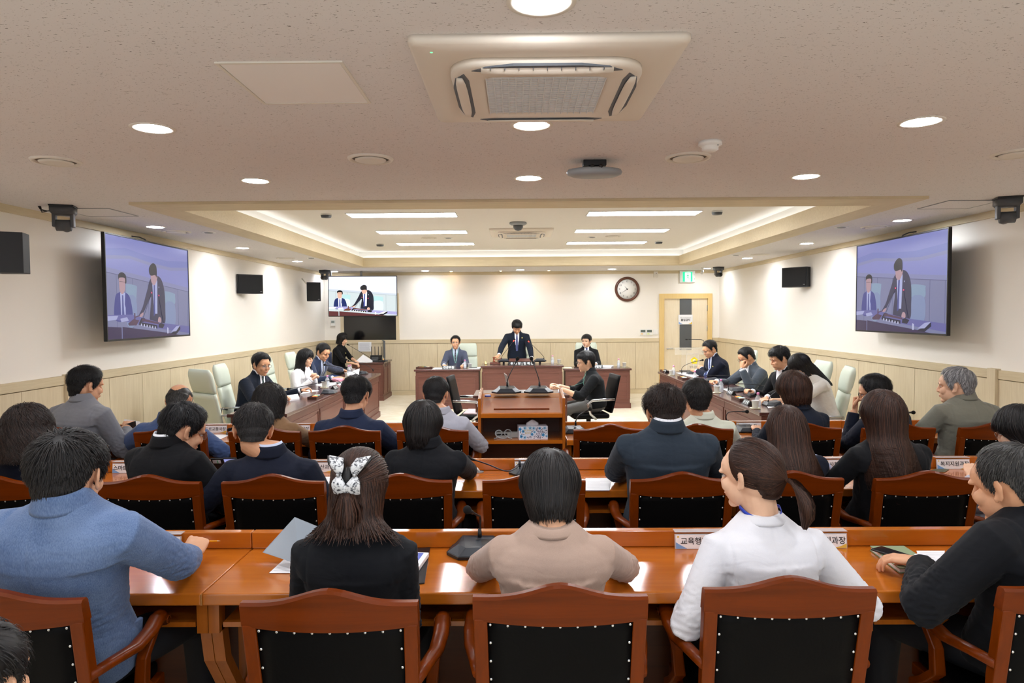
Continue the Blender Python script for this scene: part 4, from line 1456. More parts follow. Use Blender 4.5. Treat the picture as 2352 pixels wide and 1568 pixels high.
M['lens'] = mat('spectacle_lens', 'E8EEF4', .03, alpha=.12)


def hairmat(name, dark, light, rough=.48):
    m = mat(name, dark, rough, spec=.35)
    a = N(m, 'ShaderNodeAttribute')
    a.attribute_name = 'tone'
    r = ramp(m, [(0, dark), (1, light)])
    L(m, a, 'Fac', r, 'Fac')
    L(m, r, 'Color', m.node_tree.nodes['Principled BSDF'], 'Base Color')
    return m


HM = {'black': hairmat('black_hair', '08080A', '1C1B1E'), 'soft': hairmat('soft_black_hair', '0E0D0E', '2A2625'), 'brown': hairmat('brown_hair', '20120D', '4E3225'),
      'dbrown': hairmat('dark_brown_hair', '150E0C', '35241D'), 'grey': hairmat('grey_hair', '5A5A5C', 'C4C4C6', .5), 'salt': hairmat('greying_hair', '151515', '4A4845', .45)}

# head shapes in head space (origin between the ears, +Y = face, metres)
CRA = (np.array([0, -.010, .028]), np.array([.0765, .096, .086]))
NAPE = (np.array([0, -.034, -.065]), np.array([.058, .062, .085]))
OCC = (np.array([0, -.024, -.022]), np.array([.0675, .078, .062]))
JAW = (np.array([0, .026, -.050]), np.array([.058, .062, .066]))


def rad_union(dirs, shapes, c):
    """distance from c along dirs to the outside of the union of ellipsoids"""
    best = np.zeros(len(dirs))
    for (ce, ra) in shapes:
        o = (c - ce) / ra
        d = dirs / ra
        A = (d * d).sum(1)
        B = (d * o).sum(1)
        C_ = (o * o).sum() - 1
        D = B * B - A * C_
        ok = D > 0
        t = np.where(ok, (-B + np.sqrt(np.maximum(D, 0))) / A, 0)
        best = np.maximum(best, t)
    return best


def finish(o, voxel, smooth=3, fac=.5):
    """union of overlapping closed shapes -> one smooth skin"""
    m = o.modifiers.new('r', 'REMESH')
    m.mode = 'VOXEL'
    m.voxel_size = voxel
    m.use_smooth_shade = True
    if smooth:
        s = o.modifiers.new('s', 'SMOOTH')
        s.iterations = smooth
        s.factor = fac
    dg = bpy.context.evaluated_depsgraph_get()
    me = bpy.data.meshes.new_from_object(o.evaluated_get(dg))
    mats = [m_ for m_ in o.data.materials]
    o.modifiers.clear()
    old = o.data
    o.data = me
    bpy.data.meshes.remove(old)
    me.materials.clear()
    for m_ in mats:
        me.materials.append(m_)
    me.polygons.foreach_set('use_smooth', [True] * len(me.polygons))
    return o


def verts(me):
    a = np.empty(len(me.vertices) * 3)
    me.vertices.foreach_get('co', a)
    return a.reshape(-1, 3)


def setverts(me, a):
    me.vertices.foreach_set('co', np.ascontiguousarray(a).ravel())
    me.update()


def normals(me):
    a = np.empty(len(me.vertices) * 3, dtype=np.float32)
    me.vertices.foreach_get('normal', a)
    return a.reshape(-1, 3).astype(float)


def snoise(p, f, seed=0):
    """cheap smooth pseudo noise in -1..1"""
    r = np.random.default_rng(seed)
    out = np.zeros(len(p))
    for i in range(5):
        k = r.normal(size=3) * f * (1 + .35 * i)
        out += np.sin(p @ k + r.uniform(0, 6.28) + 1.3 * np.sin(p @ (r.normal(size=3) * f * .6) + r.uniform(0, 6.28))) / 5 * (1.6 - .2 * i)
    return out


# azimuth (deg from the face) -> hairline height
LINES = {
    'men': [(0, .078), (28, .080), (44, .066), (58, .030), (68, -.005), (75, -.026), (82, -.010), (88, .026), (100, .036), (112, .022), (124, -.030), (138, -.066), (180, -.078)],
    'high': [(0, .090), (28, .094), (44, .085), (58, .045), (68, .0), (75, -.02), (82, -.014), (88, .014), (100, .024), (112, .008), (124, -.034), (138, -.064), (180, -.070)],
    'fringe': [(0, .052), (25, .050), (45, .046), (58, .020), (68, -.01), (75, -.028), (82, -.012), (88, .024), (100, .034), (112, .018), (124, -.034), (138, -.066), (180, -.078)],
    'full': [(0, .070), (30, .072), (45, .060), (58, .030), (68, .0), (78, -.03), (90, -.05), (110, -.06), (130, -.080), (180, -.09)],
    'bangs': [(0, .030), (25, .028), (45, .030), (58, .015), (68, -.02), (78, -.05), (90, -.06), (110, -.06), (130, -.080), (180, -.09)],
}


def hairline(az, kind):
    t = LINES[kind]
    return np.interp(np.degrees(np.abs(az)), [a for a, _ in t], [z for _, z in t])


def thick(p, top, side, back):
    """hair depth over the skull at surface points p"""
    z = np.clip((p[:, 2] + .02) / .10, 0, 1)
    z = z * z * (3 - 2 * z)
    bk = np.clip((-p[:, 1]) / .08, 0, 1)
    lo = side * (1 - bk) + back * bk
    nape = np.clip((p[:, 2] + .088) / .085, 0, 1)
    return top * z + lo * (1 - z) * (.04 + .96 * nape)


def make_hair(parent, HMx, s, style, near):
    """HMx: head matrix (person space); returns hair object: cap + many thin locks"""
    mtl = HM[style.get('mat', 'black')]
    kind = style.get('line', 'men')
    top, side, back = style.get('t', (.022, .009, .012))
    seed = style.get('seed', 1)
    rg = np.random.default_rng(seed)
    C0 = np.array([0, -.010, .020])
    shapes = [CRA, NAPE, OCC]
    # ---- cap
    nu, nv = 64, 40
    th = np.linspace(0.0, PI * .92, nv)
    ph = np.linspace(0, 2 * PI, nu, endpoint=False)
    TH, PH = np.meshgrid(th, ph, indexing='ij')
    d = np.stack([np.sin(TH) * np.sin(PH), np.sin(TH) * np.cos(PH), np.cos(TH)], -1).reshape(-1, 3)
    rad = rad_union(d, shapes, C0)
    p = C0 + d * rad[:, None]
    az = np.arctan2(p[:, 0], p[:, 1] + .01)
    hl = hairline(az, kind)
    msk = (p[:, 2] - hl)
    wd = .026 if not style.get('long') else .016
    m = np.clip(msk / wd, -.6, 1)
    tk = thick(p, top, side, back)
    # bald crown
    bald = style.get('bald', 0)
    if bald:
        bc = np.exp(-((p[:, 0] / .062) ** 2 + ((p[:, 1] - style.get('baldy', .0)) / (.075 * bald)) ** 2)) * (p[:, 2] > .02)
        tk = tk * (1 - bc) - .010 * bc
    part = style.get('part')
    if part is not None:
        tk = tk - .007 * np.exp(-((p[:, 0] - part) / .006) ** 2) * (p[:, 2] > .07) * (p[:, 1] > -.06)
    mess = style.get('mess', .12)
    tkn = tk * (1 + mess * snoise(p, 55, seed))
    off = np.where(m > 0, tkn * .82 * np.clip(m, 0, 1) ** .8 + .0008, m * .012 - .002)
    # bulge volume for bobs
    nrm = (p - C0) / np.linalg.norm(p - C0, axis=1)[:, None]
    q = p + nrm * off[:, None]
    faces = []
    keep = m > -.55
    for i in range(nv - 1):
        for j in range(nu):
            a, b_, c_, e_ = i * nu + j, i * nu + (j + 1) % nu, (i + 1) * nu + (j + 1) % nu, (i + 1) * nu + j
            if keep[a] and keep[b_] and keep[c_] and keep[e_]:
                faces.append((a, e_, c_, b_))
    V = [q]
    tone = [np.full(len(q), .25)]
    nb = len(q)
    F = faces
    # ---- locks
    n = int(style.get('n', 1500) * (1.0 if near else .55))
    steps = style.get('steps', 7)
    Ln = style.get('len', (.045, .02, .015))         # top, side, nape
    long_ = style.get('long', 0)
    pony = style.get('pony')
    wh = np.array(style.get('whorl', (.01, -.075, .105)))
    # roots
    dr = rg.normal(size=(n * 3, 3))
    na = int(n * .75)                    # the nape and the sides get more roots than their solid angle
    aa = rg.uniform(-1.35, 1.35, na)
    dr[:na] = np.stack([np.sin(aa) * .9, -np.cos(aa), rg.uniform(-1.35, .15, na)], 1)
    dr /= np.linalg.norm(dr, axis=1)[:, None]
    nw = int(n * .12)
    dr[-nw:] = (wh - C0) / np.linalg.norm(wh - C0) + rg.normal(size=(nw, 3)) * .16
    dr /= np.linalg.norm(dr, axis=1)[:, None]
    rr = rad_union(dr, shapes, C0)
    pr = C0 + dr * rr[:, None]
    azr = np.arctan2(pr[:, 0], pr[:, 1] + .01)
    mr = (pr[:, 2] - hairline(azr, kind))
    ok = mr > .001
    if bald:
        bc = np.exp(-((pr[:, 0] / .062) ** 2 + ((pr[:, 1] - style.get('baldy', .0)) / (.075 * bald)) ** 2)) * (pr[:, 2] > .02)
        ok &= bc < rg.uniform(.12, .30, size=len(bc))
    sel = rg.permutation(np.nonzero(ok)[0])[:n]
    pr, mr, azr = pr[sel], mr[sel], azr[sel]
    n = len(pr)
    nr = (pr - C0) / np.linalg.norm(pr - C0, axis=1)[:, None]
    tk = thick(pr, top, side, back) * np.clip(mr / .02, .15, 1)
    if style.get('fwd'):                     # hair combed to front / side
        vd = np.array(style['fwd'])[None, :] + 0 * pr
        w_ = np.clip((pr[:, 2] - .06) / .03, 0, 1)[:, None] * np.clip((pr[:, 1] + .05) / .05, 0, 1)[:, None]
        v0 = (pr - wh)
        v0 /= np.linalg.norm(v0, axis=1)[:, None] + 1e-9
        v = v0 * (1 - w_) + vd * w_
    else:
        v = pr - wh
    if part is not None:
        sx = np.where(pr[:, 0] > part, 1.0, -1.0)
        w_ = np.clip((pr[:, 2] - .03) / .05, 0, 1)
        v = v / (np.linalg.norm(v, axis=1)[:, None] + 1e-9)
        v = v * (1 - w_)[:, None] + np.stack([sx, .15 + 0 * sx, -.3 + 0 * sx], 1) * w_[:, None]
    if pony is not None:
        v = np.array(pony) - pr
    v = v - nr * (v * nr).sum(1)[:, None]
    v /= np.linalg.norm(v, axis=1)[:, None] + 1e-9
    v += rg.normal(size=v.shape) * style.get('jit', .22)
    zt = np.clip((pr[:, 2] + .0) / .08, 0, 1)
    bk = pr[:, 1] < -.03
    length = Ln[0] * zt + np.where(bk, Ln[2] * .5 + Ln[1] * .5, Ln[1]) * (1 - zt)
    length = length * np.clip(mr / .03, .3, 1) * rg.uniform(.7, 1.25, n)
    endz = None
    if long_:
        endz = long_ + rg.normal(size=n) * style.get('endj', .012)
        length = np.maximum(.01, pr[:, 2] - endz) * 1.25 + .05
        front = (np.abs(azr) < .75) & (pr[:, 2] - hairline(azr, kind) < .05)
        if kind == 'bangs':
            fb = (np.abs(azr) < .70) & (pr[:, 1] > .02)
            length = np.where(fb, np.maximum(.012, pr[:, 2] - .012) * 1.1, length)
            endz = np.where(fb, .015, endz)
    if pony is not None:
        length = np.linalg.norm(np.array(pony) - pr, axis=1) * 1.0
    lay = rg.uniform(.35, 1.05, n)
    if long_ or pony is not None:
        lay = rg.uniform(.5, 1.05, n)
    P = np.zeros((steps, n, 3))
    cur = pr + nr * (tk * .25)[:, None]
    P[0] = cur
    ds = length / (steps - 1)
    g = style.get('grav', .25)
    lift = style.get('lift', .25)
    vv = v + nr * lift
    curl = style.get('curl', 0)
    phs = rg.uniform(0, 6.28, n)
    vol = style.get('vol', 0.0)
    for k in range(1, steps):
        tt = k / (steps - 1)
        vv = vv + np.array([0, 0, -1.0]) * g
        if long_:
            vv = vv + np.stack([cur[:, 0] * 0, cur[:, 0] * 0, np.full(n, -.5)], 1)
        if pony is not None:
            vv = np.array(pony) - cur
        vv /= np.linalg.norm(vv, axis=1)[:, None] + 1e-9
        if curl:
            sd = np.cross(vv, nr)
            vv = vv + curl * (sd * np.sin(phs + tt * 14)[:, None] + nr * np.cos(phs + tt * 14)[:, None])
        prev = cur
        cur = cur + vv * ds[:, None]
        if long_:
            stop = cur[:, 2] < endz
            cur = np.where(stop[:, None], prev + np.array([0, 0, -.0006]), cur)
        # keep outside the hair layer of the skull
        dd = cur - C0
        L_ = np.linalg.norm(dd, axis=1)
        dn = dd / L_[:, None]
        R_ = rad_union(dn, shapes, C0)
        surf = C0 + dn * R_[:, None]
        tt_ = thick(surf, top, side, back)
        ins = np.clip((surf[:, 2] - hairline(np.arctan2(surf[:, 0], surf[:, 1] + .01), kind) + .03) / .05, 0, 1)
        want = R_ + tt_ * lay * (np.ones(n) if long_ else np.clip(ins, .12, 1))
        if long_:
            # widen below the ears: hair hangs as a curtain around the neck
            low = np.clip((.02 - cur[:, 2]) / .06, 0, 1)
            ax, ay = .068 + vol + side * .8, .070 + vol * .8 + back * .8
            tuck = style.get('tuck', 0) * np.clip((-.05 - cur[:, 2]) / .08, 0, 1)
            ax, ay = ax - tuck, ay - tuck
            fl = style.get('flare', 0) * np.clip((-.10 - cur[:, 2]) / .15, 0, 1.5)
            el = np.sqrt((cur[:, 0] / (ax + fl)) ** 2 + ((cur[:, 1] + .030) / (ay + fl * .3)) ** 2) + 1e-6
            tgt = (.70 + .32 * lay)
            push = low > 0
            k_ = np.where(push, 1 + (tgt / el - 1) * low * .8, 1)
            side_only = cur[:, 1] > .015
            lim = style.get('face', .03)
            cur[:, 0] = np.where(push, cur[:, 0] * k_, cur[:, 0])
            cur[:, 1] = np.where(push, (cur[:, 1] + .030) * k_ - .030, cur[:, 1])
            cur[:, 1] = np.where(push & (cur[:, 1] > lim) & (np.abs(cur[:, 0]) < .07), lim, cur[:, 1])
            sh = style.get('backz')
            if sh is not None:                # hair lies on the back: pushed out behind
                b_ = np.clip((sh - cur[:, 2]) / .06, 0, 1) * (cur[:, 1] < 0)
                cur[:, 1] -= b_ * .010
        inside = L_ < want
        fix = (cur[:, 2] > -.11) & inside if long_ else inside
        over = (L_ > want * 1.0 + .012) & (not long_) & (pony is None)
        cur = np.where((fix | over)[:, None], C0 + dn * want[:, None], cur)
        P[k] = cur
    wv = style.get('wave', 0)
    if wv:
        sd0 = np.cross(np.array([0, 0, 1.0]), P - C0)
        sd0 /= np.linalg.norm(sd0, axis=2)[:, :, None] + 1e-9
        ou = (P - C0) * np.array([1, 1, .3])
        ou /= np.linalg.norm(ou, axis=2)[:, :, None] + 1e-9
        arc = np.concatenate([np.zeros((1, n)), np.cumsum(np.linalg.norm(np.diff(P, axis=0), axis=2), 0)])
        cl = np.floor(azr * 9) * 1.7 + phs * .35
        ph_ = arc * (95 if wv > .006 else 55) + cl
        P = P + wv * np.clip(arc / .03, 0, 1)[:, :, None] * (sd0 * np.sin(ph_)[:, :, None] + ou * .7 * np.cos(ph_)[:, :, None])
    # ribbon geometry
    wdt = style.get('w', .0022) * rg.uniform(.6, 1.4, n)
    Tn = np.gradient(P, axis=0)
    Tn /= np.linalg.norm(Tn, axis=2)[:, :, None] + 1e-9
    out = P - (C0 if not long_ else np.array([0, -.02, 0]))
    if long_:
        out = out * np.array([1, 1, .25])
    out /= np.linalg.norm(out, axis=2)[:, :, None] + 1e-9
    sd = np.cross(Tn, out)
    sd /= np.linalg.norm(sd, axis=2)[:, :, None] + 1e-9
    tp = np.linspace(0, 1, steps)
    prof = np.clip(1.15 - tp ** 2.2, .12, 1)[:, None, None] * wdt[None, :, None]
    A, B = P - sd * prof, P + sd * prof + 0 * sd
    mid = P + out * prof * .55
    X = np.stack([A, mid, B], 2)           # steps, n, 3, 3
    X = X.transpose(1, 0, 2, 3).reshape(-1, 3)
    V.append(X)
    tn = rg.uniform(0, 1, n) ** 1.5
    tone.append(np.repeat(tn, steps * 3))
    base = nb + (np.arange(n) * steps * 3)[:, None, None]
    kk = (np.arange(steps - 1) * 3)[None, :, None]
    for c_ in (0, 1):
        q4 = np.array([[0 + c_, 1 + c_, 4 + c_, 3 + c_]])[:, None, :]
        F = F + (base + kk + q4).reshape(-1, 4).tolist()
    nb += len(X)
    # ponytail
    if pony is not None:
        m_ = 420 if near else 120
        st = 10
        po = np.array(pony)
        pts = style['tail']                 # list of (dx,dy,dz,radius)
        cen = np.array([q_[:3] for q_ in pts])
        rr_ = np.array([q_[3] for q_ in pts])
        u = np.linspace(0, 1, st)
        ui = np.linspace(0, 1, len(pts))
        CE = np.stack([np.interp(u, ui, cen[:, i]) for i in range(3)], 1) + po
        RR = np.interp(u, ui, rr_)
        a = rg.uniform(0, 6.28, m_)
        b_ = np.sqrt(rg.uniform(.35, 1, m_))
        P2 = CE[:, None, :] + (RR[:, None] * b_)[:, :, None] * np.stack([np.cos(a), .6 * np.sin(a), .5 * np.sin(a)], 1)[None]
        P2 += rg.normal(size=P2.shape) * .0012
        T2 = np.gradient(P2, axis=0)
        T2 /= np.linalg.norm(T2, axis=2)[:, :, None] + 1e-9
        o2 = P2 - CE[:, None, :]
        o2 /= np.linalg.norm(o2, axis=2)[:, :, None] + 1e-9
        s2 = np.cross(T2, o2)
        w2 = .0024 * np.clip(1.1 - u ** 3, .2, 1)[:, None, None]
        X = np.stack([P2 - s2 * w2, P2 + o2 * w2 * .5, P2 + s2 * w2], 2).transpose(1, 0, 2, 3).reshape(-1, 3)
        V.append(X)
        tone.append(np.repeat(rg.uniform(0, 1, m_), st * 3))
        base = nb + (np.arange(m_) * st * 3)[:, None, None]
        kk = (np.arange(st - 1) * 3)[None, :, None]
        for c_ in (0, 1):
            q4 = np.array([[0 + c_, 1 + c_, 4 + c_, 3 + c_]])[:, None, :]
            F = F + (base + kk + q4).reshape(-1, 4).tolist()
        nb += len(X)
    V = np.concatenate(V) * s
    R3 = np.array(HMx)[:3, :3]
    V = V @ R3.T + np.array(HMx)[:3, 3]
    me = bpy.data.meshes.new('hair')
    me.from_pydata(V.tolist(), [], F)
    me.materials.append(mtl)
    me.polygons.foreach_set('use_smooth', [True] * len(me.polygons))
    at_ = me.attributes.new('tone', 'FLOAT', 'POINT')
    at_.data.foreach_set('value', np.concatenate(tone).astype(np.float32))
    me.update()
    return link('hair', me, parent)


def add_hand(b, W_, X_, Z_, s, curl, side, spread=.0, thumb_in=.5):
    """W_ wrist point, X_ direction of the fingers, Z_ back-of-hand normal; curl 0..1; side +1 = thumb on the +lateral side"""
    X_ = X_.normalized()
    Z_ = (Z_ - X_ * Z_.dot(X_)).normalized()
    Y_ = Z_.cross(X_) * side
    def P(x, y, z):
        return W_ + (X_ * x + Y_ * y + Z_ * z) * s
    rings = []
    for x, hw, hh in ((-.02, .026, .020), (.0, .027, .018), (.03, .037, .016), (.06, .041, .015), (.082, .040, .012), (.090, .034, .008)):
        rings.append([P(x, hw * math.cos(a), hh * math.sin(a) - .003)[:] for a in np.linspace(0, 2 * PI, 14, endpoint=False)])
    b.loft(rings)
    for i, (y, ln, rd) in enumerate(((.028, .068, .0085), (.010, .076, .0088), (-.010, .071, .0083), (-.028, .056, .0073))):
        c = curl * (1 + .12 * i)
        p = [P(.070, y * .9, 0)]
        ang = .12 * c
        cx, cz = .085, 0.0
        p.append(P(cx, y, cz))
        for seg, f in ((.45, 1.0), (.32, 1.35), (.23, 1.0)):
            ang += c * f * .95
            cx += ln * seg * math.cos(ang)
            cz -= ln * seg * math.sin(ang)
            p.append(P(cx, y + spread * y * (cx - .085) * 12, cz))
        b.tube([q[:] for q in p], [rd * s, rd * 1.05 * s, rd * s, rd * .92 * s, rd * .75 * s], 8)
        b.ell(p[-1][:], (rd * .74 * s,) * 3, nu=8, nv=6)
    t = thumb_in
    p = [P(.012, .024, -.004), P(.038, .046, -.012 - .010 * t), P(.062, .054 - .010 * t, -.020 - .016 * t), P(.082, .050 - .022 * t, -.026 - .020 * t)]
    b.tube([q[:] for q in p], [.013 * s, .0115 * s, .0098 * s, .008 * s], 8)
    b.ell(p[-1][:], (.0078 * s,) * 3, nu=8, nv=6)


def ik(a, c, l1, l2, hint):
    d = c - a
    D = d.length
    D2 = min(D, (l1 + l2) * .995)
    if D > D2:
        c = a + d * (D2 / D)
        d = c - a
        D = D2
    x = (l1 * l1 - l2 * l2 + D * D) / (2 * D)
    h = math.sqrt(max(0, l1 * l1 - x * x))
    n = d.normalized()
    hv = (hint - n * hint.dot(n))
    hv = hv.normalized() if hv.length > 1e-6 else n.orthogonal().normalized()
    return a + n * x + hv * h, c


def person(label, head, top_col, hair, yaw=0.0, tyaw=None, pitch=0.0, roll=0.0, s=1.0, hs=None, seat=.46, lean=.10, hipx=0.0, standing=False,
           hands=(None, None), elbows=(None, None), hcurl=.5, hdir=(None, None), sleeve='long', top='jacket', skin='skin', pants=None, sw=.205, glasses=None,
           near=False, collar='jacket', shirt=None, tie=None, neckf=.035, female=False, shoulder_tilt=0.0, bulk=1.0, legs=True, extras=None, hair2=None, hnorm=(None, None), neckdrop=.0, fold=1.0, nx=.0, hipy=None, hipX=None):
    """head: world position of the head centre; yaw: where the face points (0 = +Y, positive = towards -X)"""
    hs = hs or s
    tyaw = yaw if tyaw is None else tyaw
    if isinstance(tyaw, str):
        tyaw = 0
    H = Vector(head)
    Fw = Vector((-math.sin(tyaw), math.cos(tyaw), 0))       # torso forward
    Sd = Vector((math.cos(tyaw), math.sin(tyaw), 0))        # torso right-hand side (+X when facing +Y)
    HMw = T(*H) @ Matrix.Rotation(yaw, 4, 'Z') @ Matrix.Rotation(-pitch, 4, 'X') @ Matrix.Rotation(roll, 4, 'Y')
    # base of the neck (C7)
    up = HMw.to_3x3() @ Vector((0, 0, 1))
    NB = H - Vector((0, 0, 1)) * (.126 + neckdrop) * hs - Fw * neckf * (1 + 1.4 * max(0, pitch)) + Vector((0, 0, 1)) * .02 * pitch + Sd * nx
    hipz = (seat + .10) if not standing else .90 * s
    HP = Vector((NB.x, NB.y, 0)) - Fw * lean + Sd * hipx
    if hipy is not None:
        HP.y = hipy
    if hipX is not None:
        HP.x = hipX
    HP.z = hipz
    org = Vector((HP.x, HP.y, 0))
    root = None
    skinm = M[skin]
    # ---------------- torso frame: curve from hip to neck base
    S_ = (NB - HP)
    def sp(t):
        c = HP + S_ * t
        c = c - Fw * (.020 * math.sin(PI * min(1, t * 1.15))) * (1 if not standing else .3)
        return c
    upv = S_.normalized()
    fwv = (Fw - upv * Fw.dot(upv)).normalized()
    sh_t = .90
    tilt = Matrix.Rotation(shoulder_tilt, 3, fwv)
    SHc = NB - upv * .074 * s - fwv * .010
    SHL = SHc - (tilt @ Sd) * (sw - .045) * s
    SHR = SHc + (tilt @ Sd) * (sw - .045) * s
    # ---------------- arms
    l1, l2 = .285 * s, .250 * s
    arms = []
    for k, (sh, sgn) in enumerate(((SHL, -1), (SHR, 1))):
        sh = sh - upv * .030 * s
        tgt = Vector(hands[k]) if hands[k] is not None else sh + Fw * .24 * s - Vector((0, 0, 1)) * .30 * s - Sd * sgn * .02
        hint = Vector(elbows[k]) if elbows[k] is not None else (Sd * sgn * .5 - Vector((0, 0, 1)) * 1.0 - Fw * .25)
        el, wr = ik(sh, tgt, l1, l2, hint)
        arms.append((sh, el, wr, sgn))
    lo = lambda v: (v - org)[:]
    # ================= body (skin): head, neck, core, arms, hands, legs
    b = MB()
    Hl = T(*(H - org)) @ HMw.to_3x3().to_4x4()
    def hp(x, y, z):
        return (Hl @ (Vector((x, y, z)) * hs))[:]
    def hell(c, r, mi=0, nu=18, nv=12, R=None):
        Mx = HMw.to_3x3() @ (R if R is not None else Matrix.Identity(3))
        b.ell(hp(*c), [q * hs for q in r], Mx, nu=nu, nv=nv)
    hell(CRA[0], CRA[1] * .99, nu=32, nv=22)
    hell((0, .030, -.048), (.057, .058, .058), nu=26, nv=16)
    hell(OCC[0], OCC[1] * .98, nu=24, nv=16)
    fw_ = .9 if female else 1.0
    hell((0, .022, -.068), (.050 * fw_, .058, .042))
    hell((0, .066, -.094), (.022, .018, .017))
    hell((0, .040, .030), (.062, .052, .050))
    for sx in (-1, 1):
        hell((sx * .036, .062, -.028), (.024, .022, .026))
        hell((sx * .031, .079, .018), (.024, .010, .009))
        # ear
        Rr = Matrix.Rotation(sx * .38, 3, 'Z') @ Matrix.Rotation(-.15, 3, 'X')
        hell((sx * .080, -.006, -.006), (.006, .017, .031), nu=12, nv=9, R=Rr)
        hell((sx * .085, -.011, .004), (.005, .016, .024), nu=12, nv=9, R=Rr)
        hell((sx * .076, .004, -.030), (.006, .008, .011), nu=10, nv=7)
        hell((sx * .011, .091, -.032), (.0080, .008, .0065), nu=10, nv=7)
    b.tube([hp(0, .078, .014), hp(0, .089, -.006), hp(0, .098, -.024), hp(0, .098, -.032), hp(0, .086, -.037)], [.008 * hs, .0085 * hs, .0100 * hs, .0105 * hs, .009 * hs], 10)
    hell((0, .085, -.060), (.022, .010, .0055))
    hell((0, .083, -.068), (.019, .010, .0060))
    # neck
    nb_ = NB - org
    b.tube([hp(0, -.006, -.03), hp(0, -.020, -.075), ((Vector(hp(0, -.028, -.110)) + nb_) / 2 + fwv * .008)[:], (nb_ + fwv * .018)[:], (nb_ - upv * .08 + fwv * .01)[:]], [.054 * hs, .056 * hs, .056 * hs, .058 * hs, .055 * hs], 18)
    # thin core and limbs that stay under the clothes
    core = .82
    b.tube([lo(sp(t) + fwv * .01) for t in (0.02, .3, .6, .8, .95)], [.085 * s, .08 * s, .085 * s, .075 * s, .06 * s], 14)
    b.tube([lo(SHL - upv * .02), lo(SHc - upv * .02), lo(SHR - upv * .02)], .032 * s, 10)
    for k, (sh, el, wr, sgn) in enumerate(arms):
        b.tube([lo(sh), lo(sh.lerp(el, .5)), lo(el), lo(el.lerp(wr, .35)), lo(wr.lerp(el, .12)), lo(wr)], [.034 * s, (.034 if sleeve == 'long' else .040) * s, (.033 if sleeve == 'long' else .038) * s, .036 * s, .027 * s, .025 * s], 12)
        if hands[k] is not None:
            d = Vector(hdir[k]) if hdir[k] is not None else (wr - el)
            nrm = Vector(hnorm[k]) if hnorm[k] is not None else Vector((0, 0, 1))
            cu = hcurl[k] if hasattr(hcurl, '__len__') else hcurl
            add_hand(b, Vector(lo(wr + (wr - el).normalized() * .012)), d, nrm, s * .98, cu, -1 if sgn < 0 else 1)
    knees = []
    if legs:
        for sgn in (-1, 1):
            h0 = HP + Sd * sgn * .085 * s
            if standing:
                kn = HP + Sd * sgn * .10 * s - Vector((0, 0, .42 * s)) + Fw * .02
                an = Vector((HP.x, HP.y, .08)) + Sd * sgn * .11 * s
            else:
                kn = h0 + Fw * .43 * s + Sd * sgn * .05
                kn.z = seat + .04
                an = Vector((kn.x, kn.y, .09)) + Fw * .02
            knees.append((h0, kn, an, sgn))
            b.tube([lo(h0), lo(kn), lo(an)], [.06 * s, .045 * s, .035 * s], 12)
    body = b.build('person', [skinm, M['lip']])
    body.location = org
    tag(body, label, 'person')
    finish(body, .0045 if near else .006, 3 if near else 2)
    me = body.data
    # carve eye sockets and mouth line in head space
    P = verts(me)
    Hi = np.array(Hl.inverted())
    Q = (P @ Hi[:3, :3].T + Hi[:3, 3]) / hs
    dy = np.zeros(len(P))
    for sx in (-1, 1):
        dy -= .0085 * np.exp(-(((Q[:, 0] - sx * .031) / .015) ** 2 + ((Q[:, 2] - .001) / .010) ** 2)) * (Q[:, 1] > .04)
    dy -= .0035 * np.exp(-((Q[:, 0] / .02) ** 2 + ((Q[:, 2] + .0645) / .0022) ** 2)) * (Q[:, 1] > .05)
    fy = np.array(Hl.to_3x3() @ Vector((0, 1, 0)))
    P2 = P + fy[None] * (dy * hs)[:, None]
    # ear bowls
    for sx in (-1, 1):
        g = np.exp(-(((Q[:, 1] - .002) / .009) ** 2 + ((Q[:, 2] + .006) / .013) ** 2)) * (Q[:, 0] * sx > .074)
        fx = np.array(Hl.to_3x3() @ Vector((1, 0, 0)))
        P2 -= fx[None] * (g * sx * .006 * hs)[:, None]
    setverts(me, P2)
    # lips: colour by position
    np_ = len(me.polygons)
    cen = np.empty(np_ * 3)
    me.polygons.foreach_get('center', cen)
    cen = (cen.reshape(-1, 3) @ Hi[:3, :3].T + Hi[:3, 3]) / hs
    lipm = (((cen[:, 0] / .0200) ** 2 + ((cen[:, 2] + .064) / .0068) ** 2) < 1) & (cen[:, 1] > .074)
    me.polygons.foreach_set('material_index', lipm.astype(np.int32))
    root = body
    # eyes and brows
    face_vis = abs(math.atan2(math.sin(yaw), math.cos(yaw))) > .7
    if face_vis:
        for sx in (-1, 1):
            e = MB()
            br = MB()
            R3 = HMw.to_3x3()
            e.ell(hp(sx * .031, .0765, .0005), [q * hs for q in (.0125, .006, .0042)], R3, mi=1, nu=12, nv=7)
            e.ell(hp(sx * .031, .0805, -.0003), [q * hs for q in (.0052, .0030, .0040)], R3, mi=0, nu=10, nv=7)
            br.tube([hp(sx * .014, .0905, .018), hp(sx * .028, .0895, .0225), hp(sx * .044, .078, .019)], [.0022 * hs, .0028 * hs, .0014 * hs], 6)
            e.tube([hp(sx * .019, .0815, .003), hp(sx * .031, .0835, .0058), hp(sx * .043, .0765, .0035)], [.0009 * hs, .0014 * hs, .001 * hs], 5)
            e.build('eye', [M['eye'], M['eyew']], root)
            br.build('eyebrow', HM['black'], root)
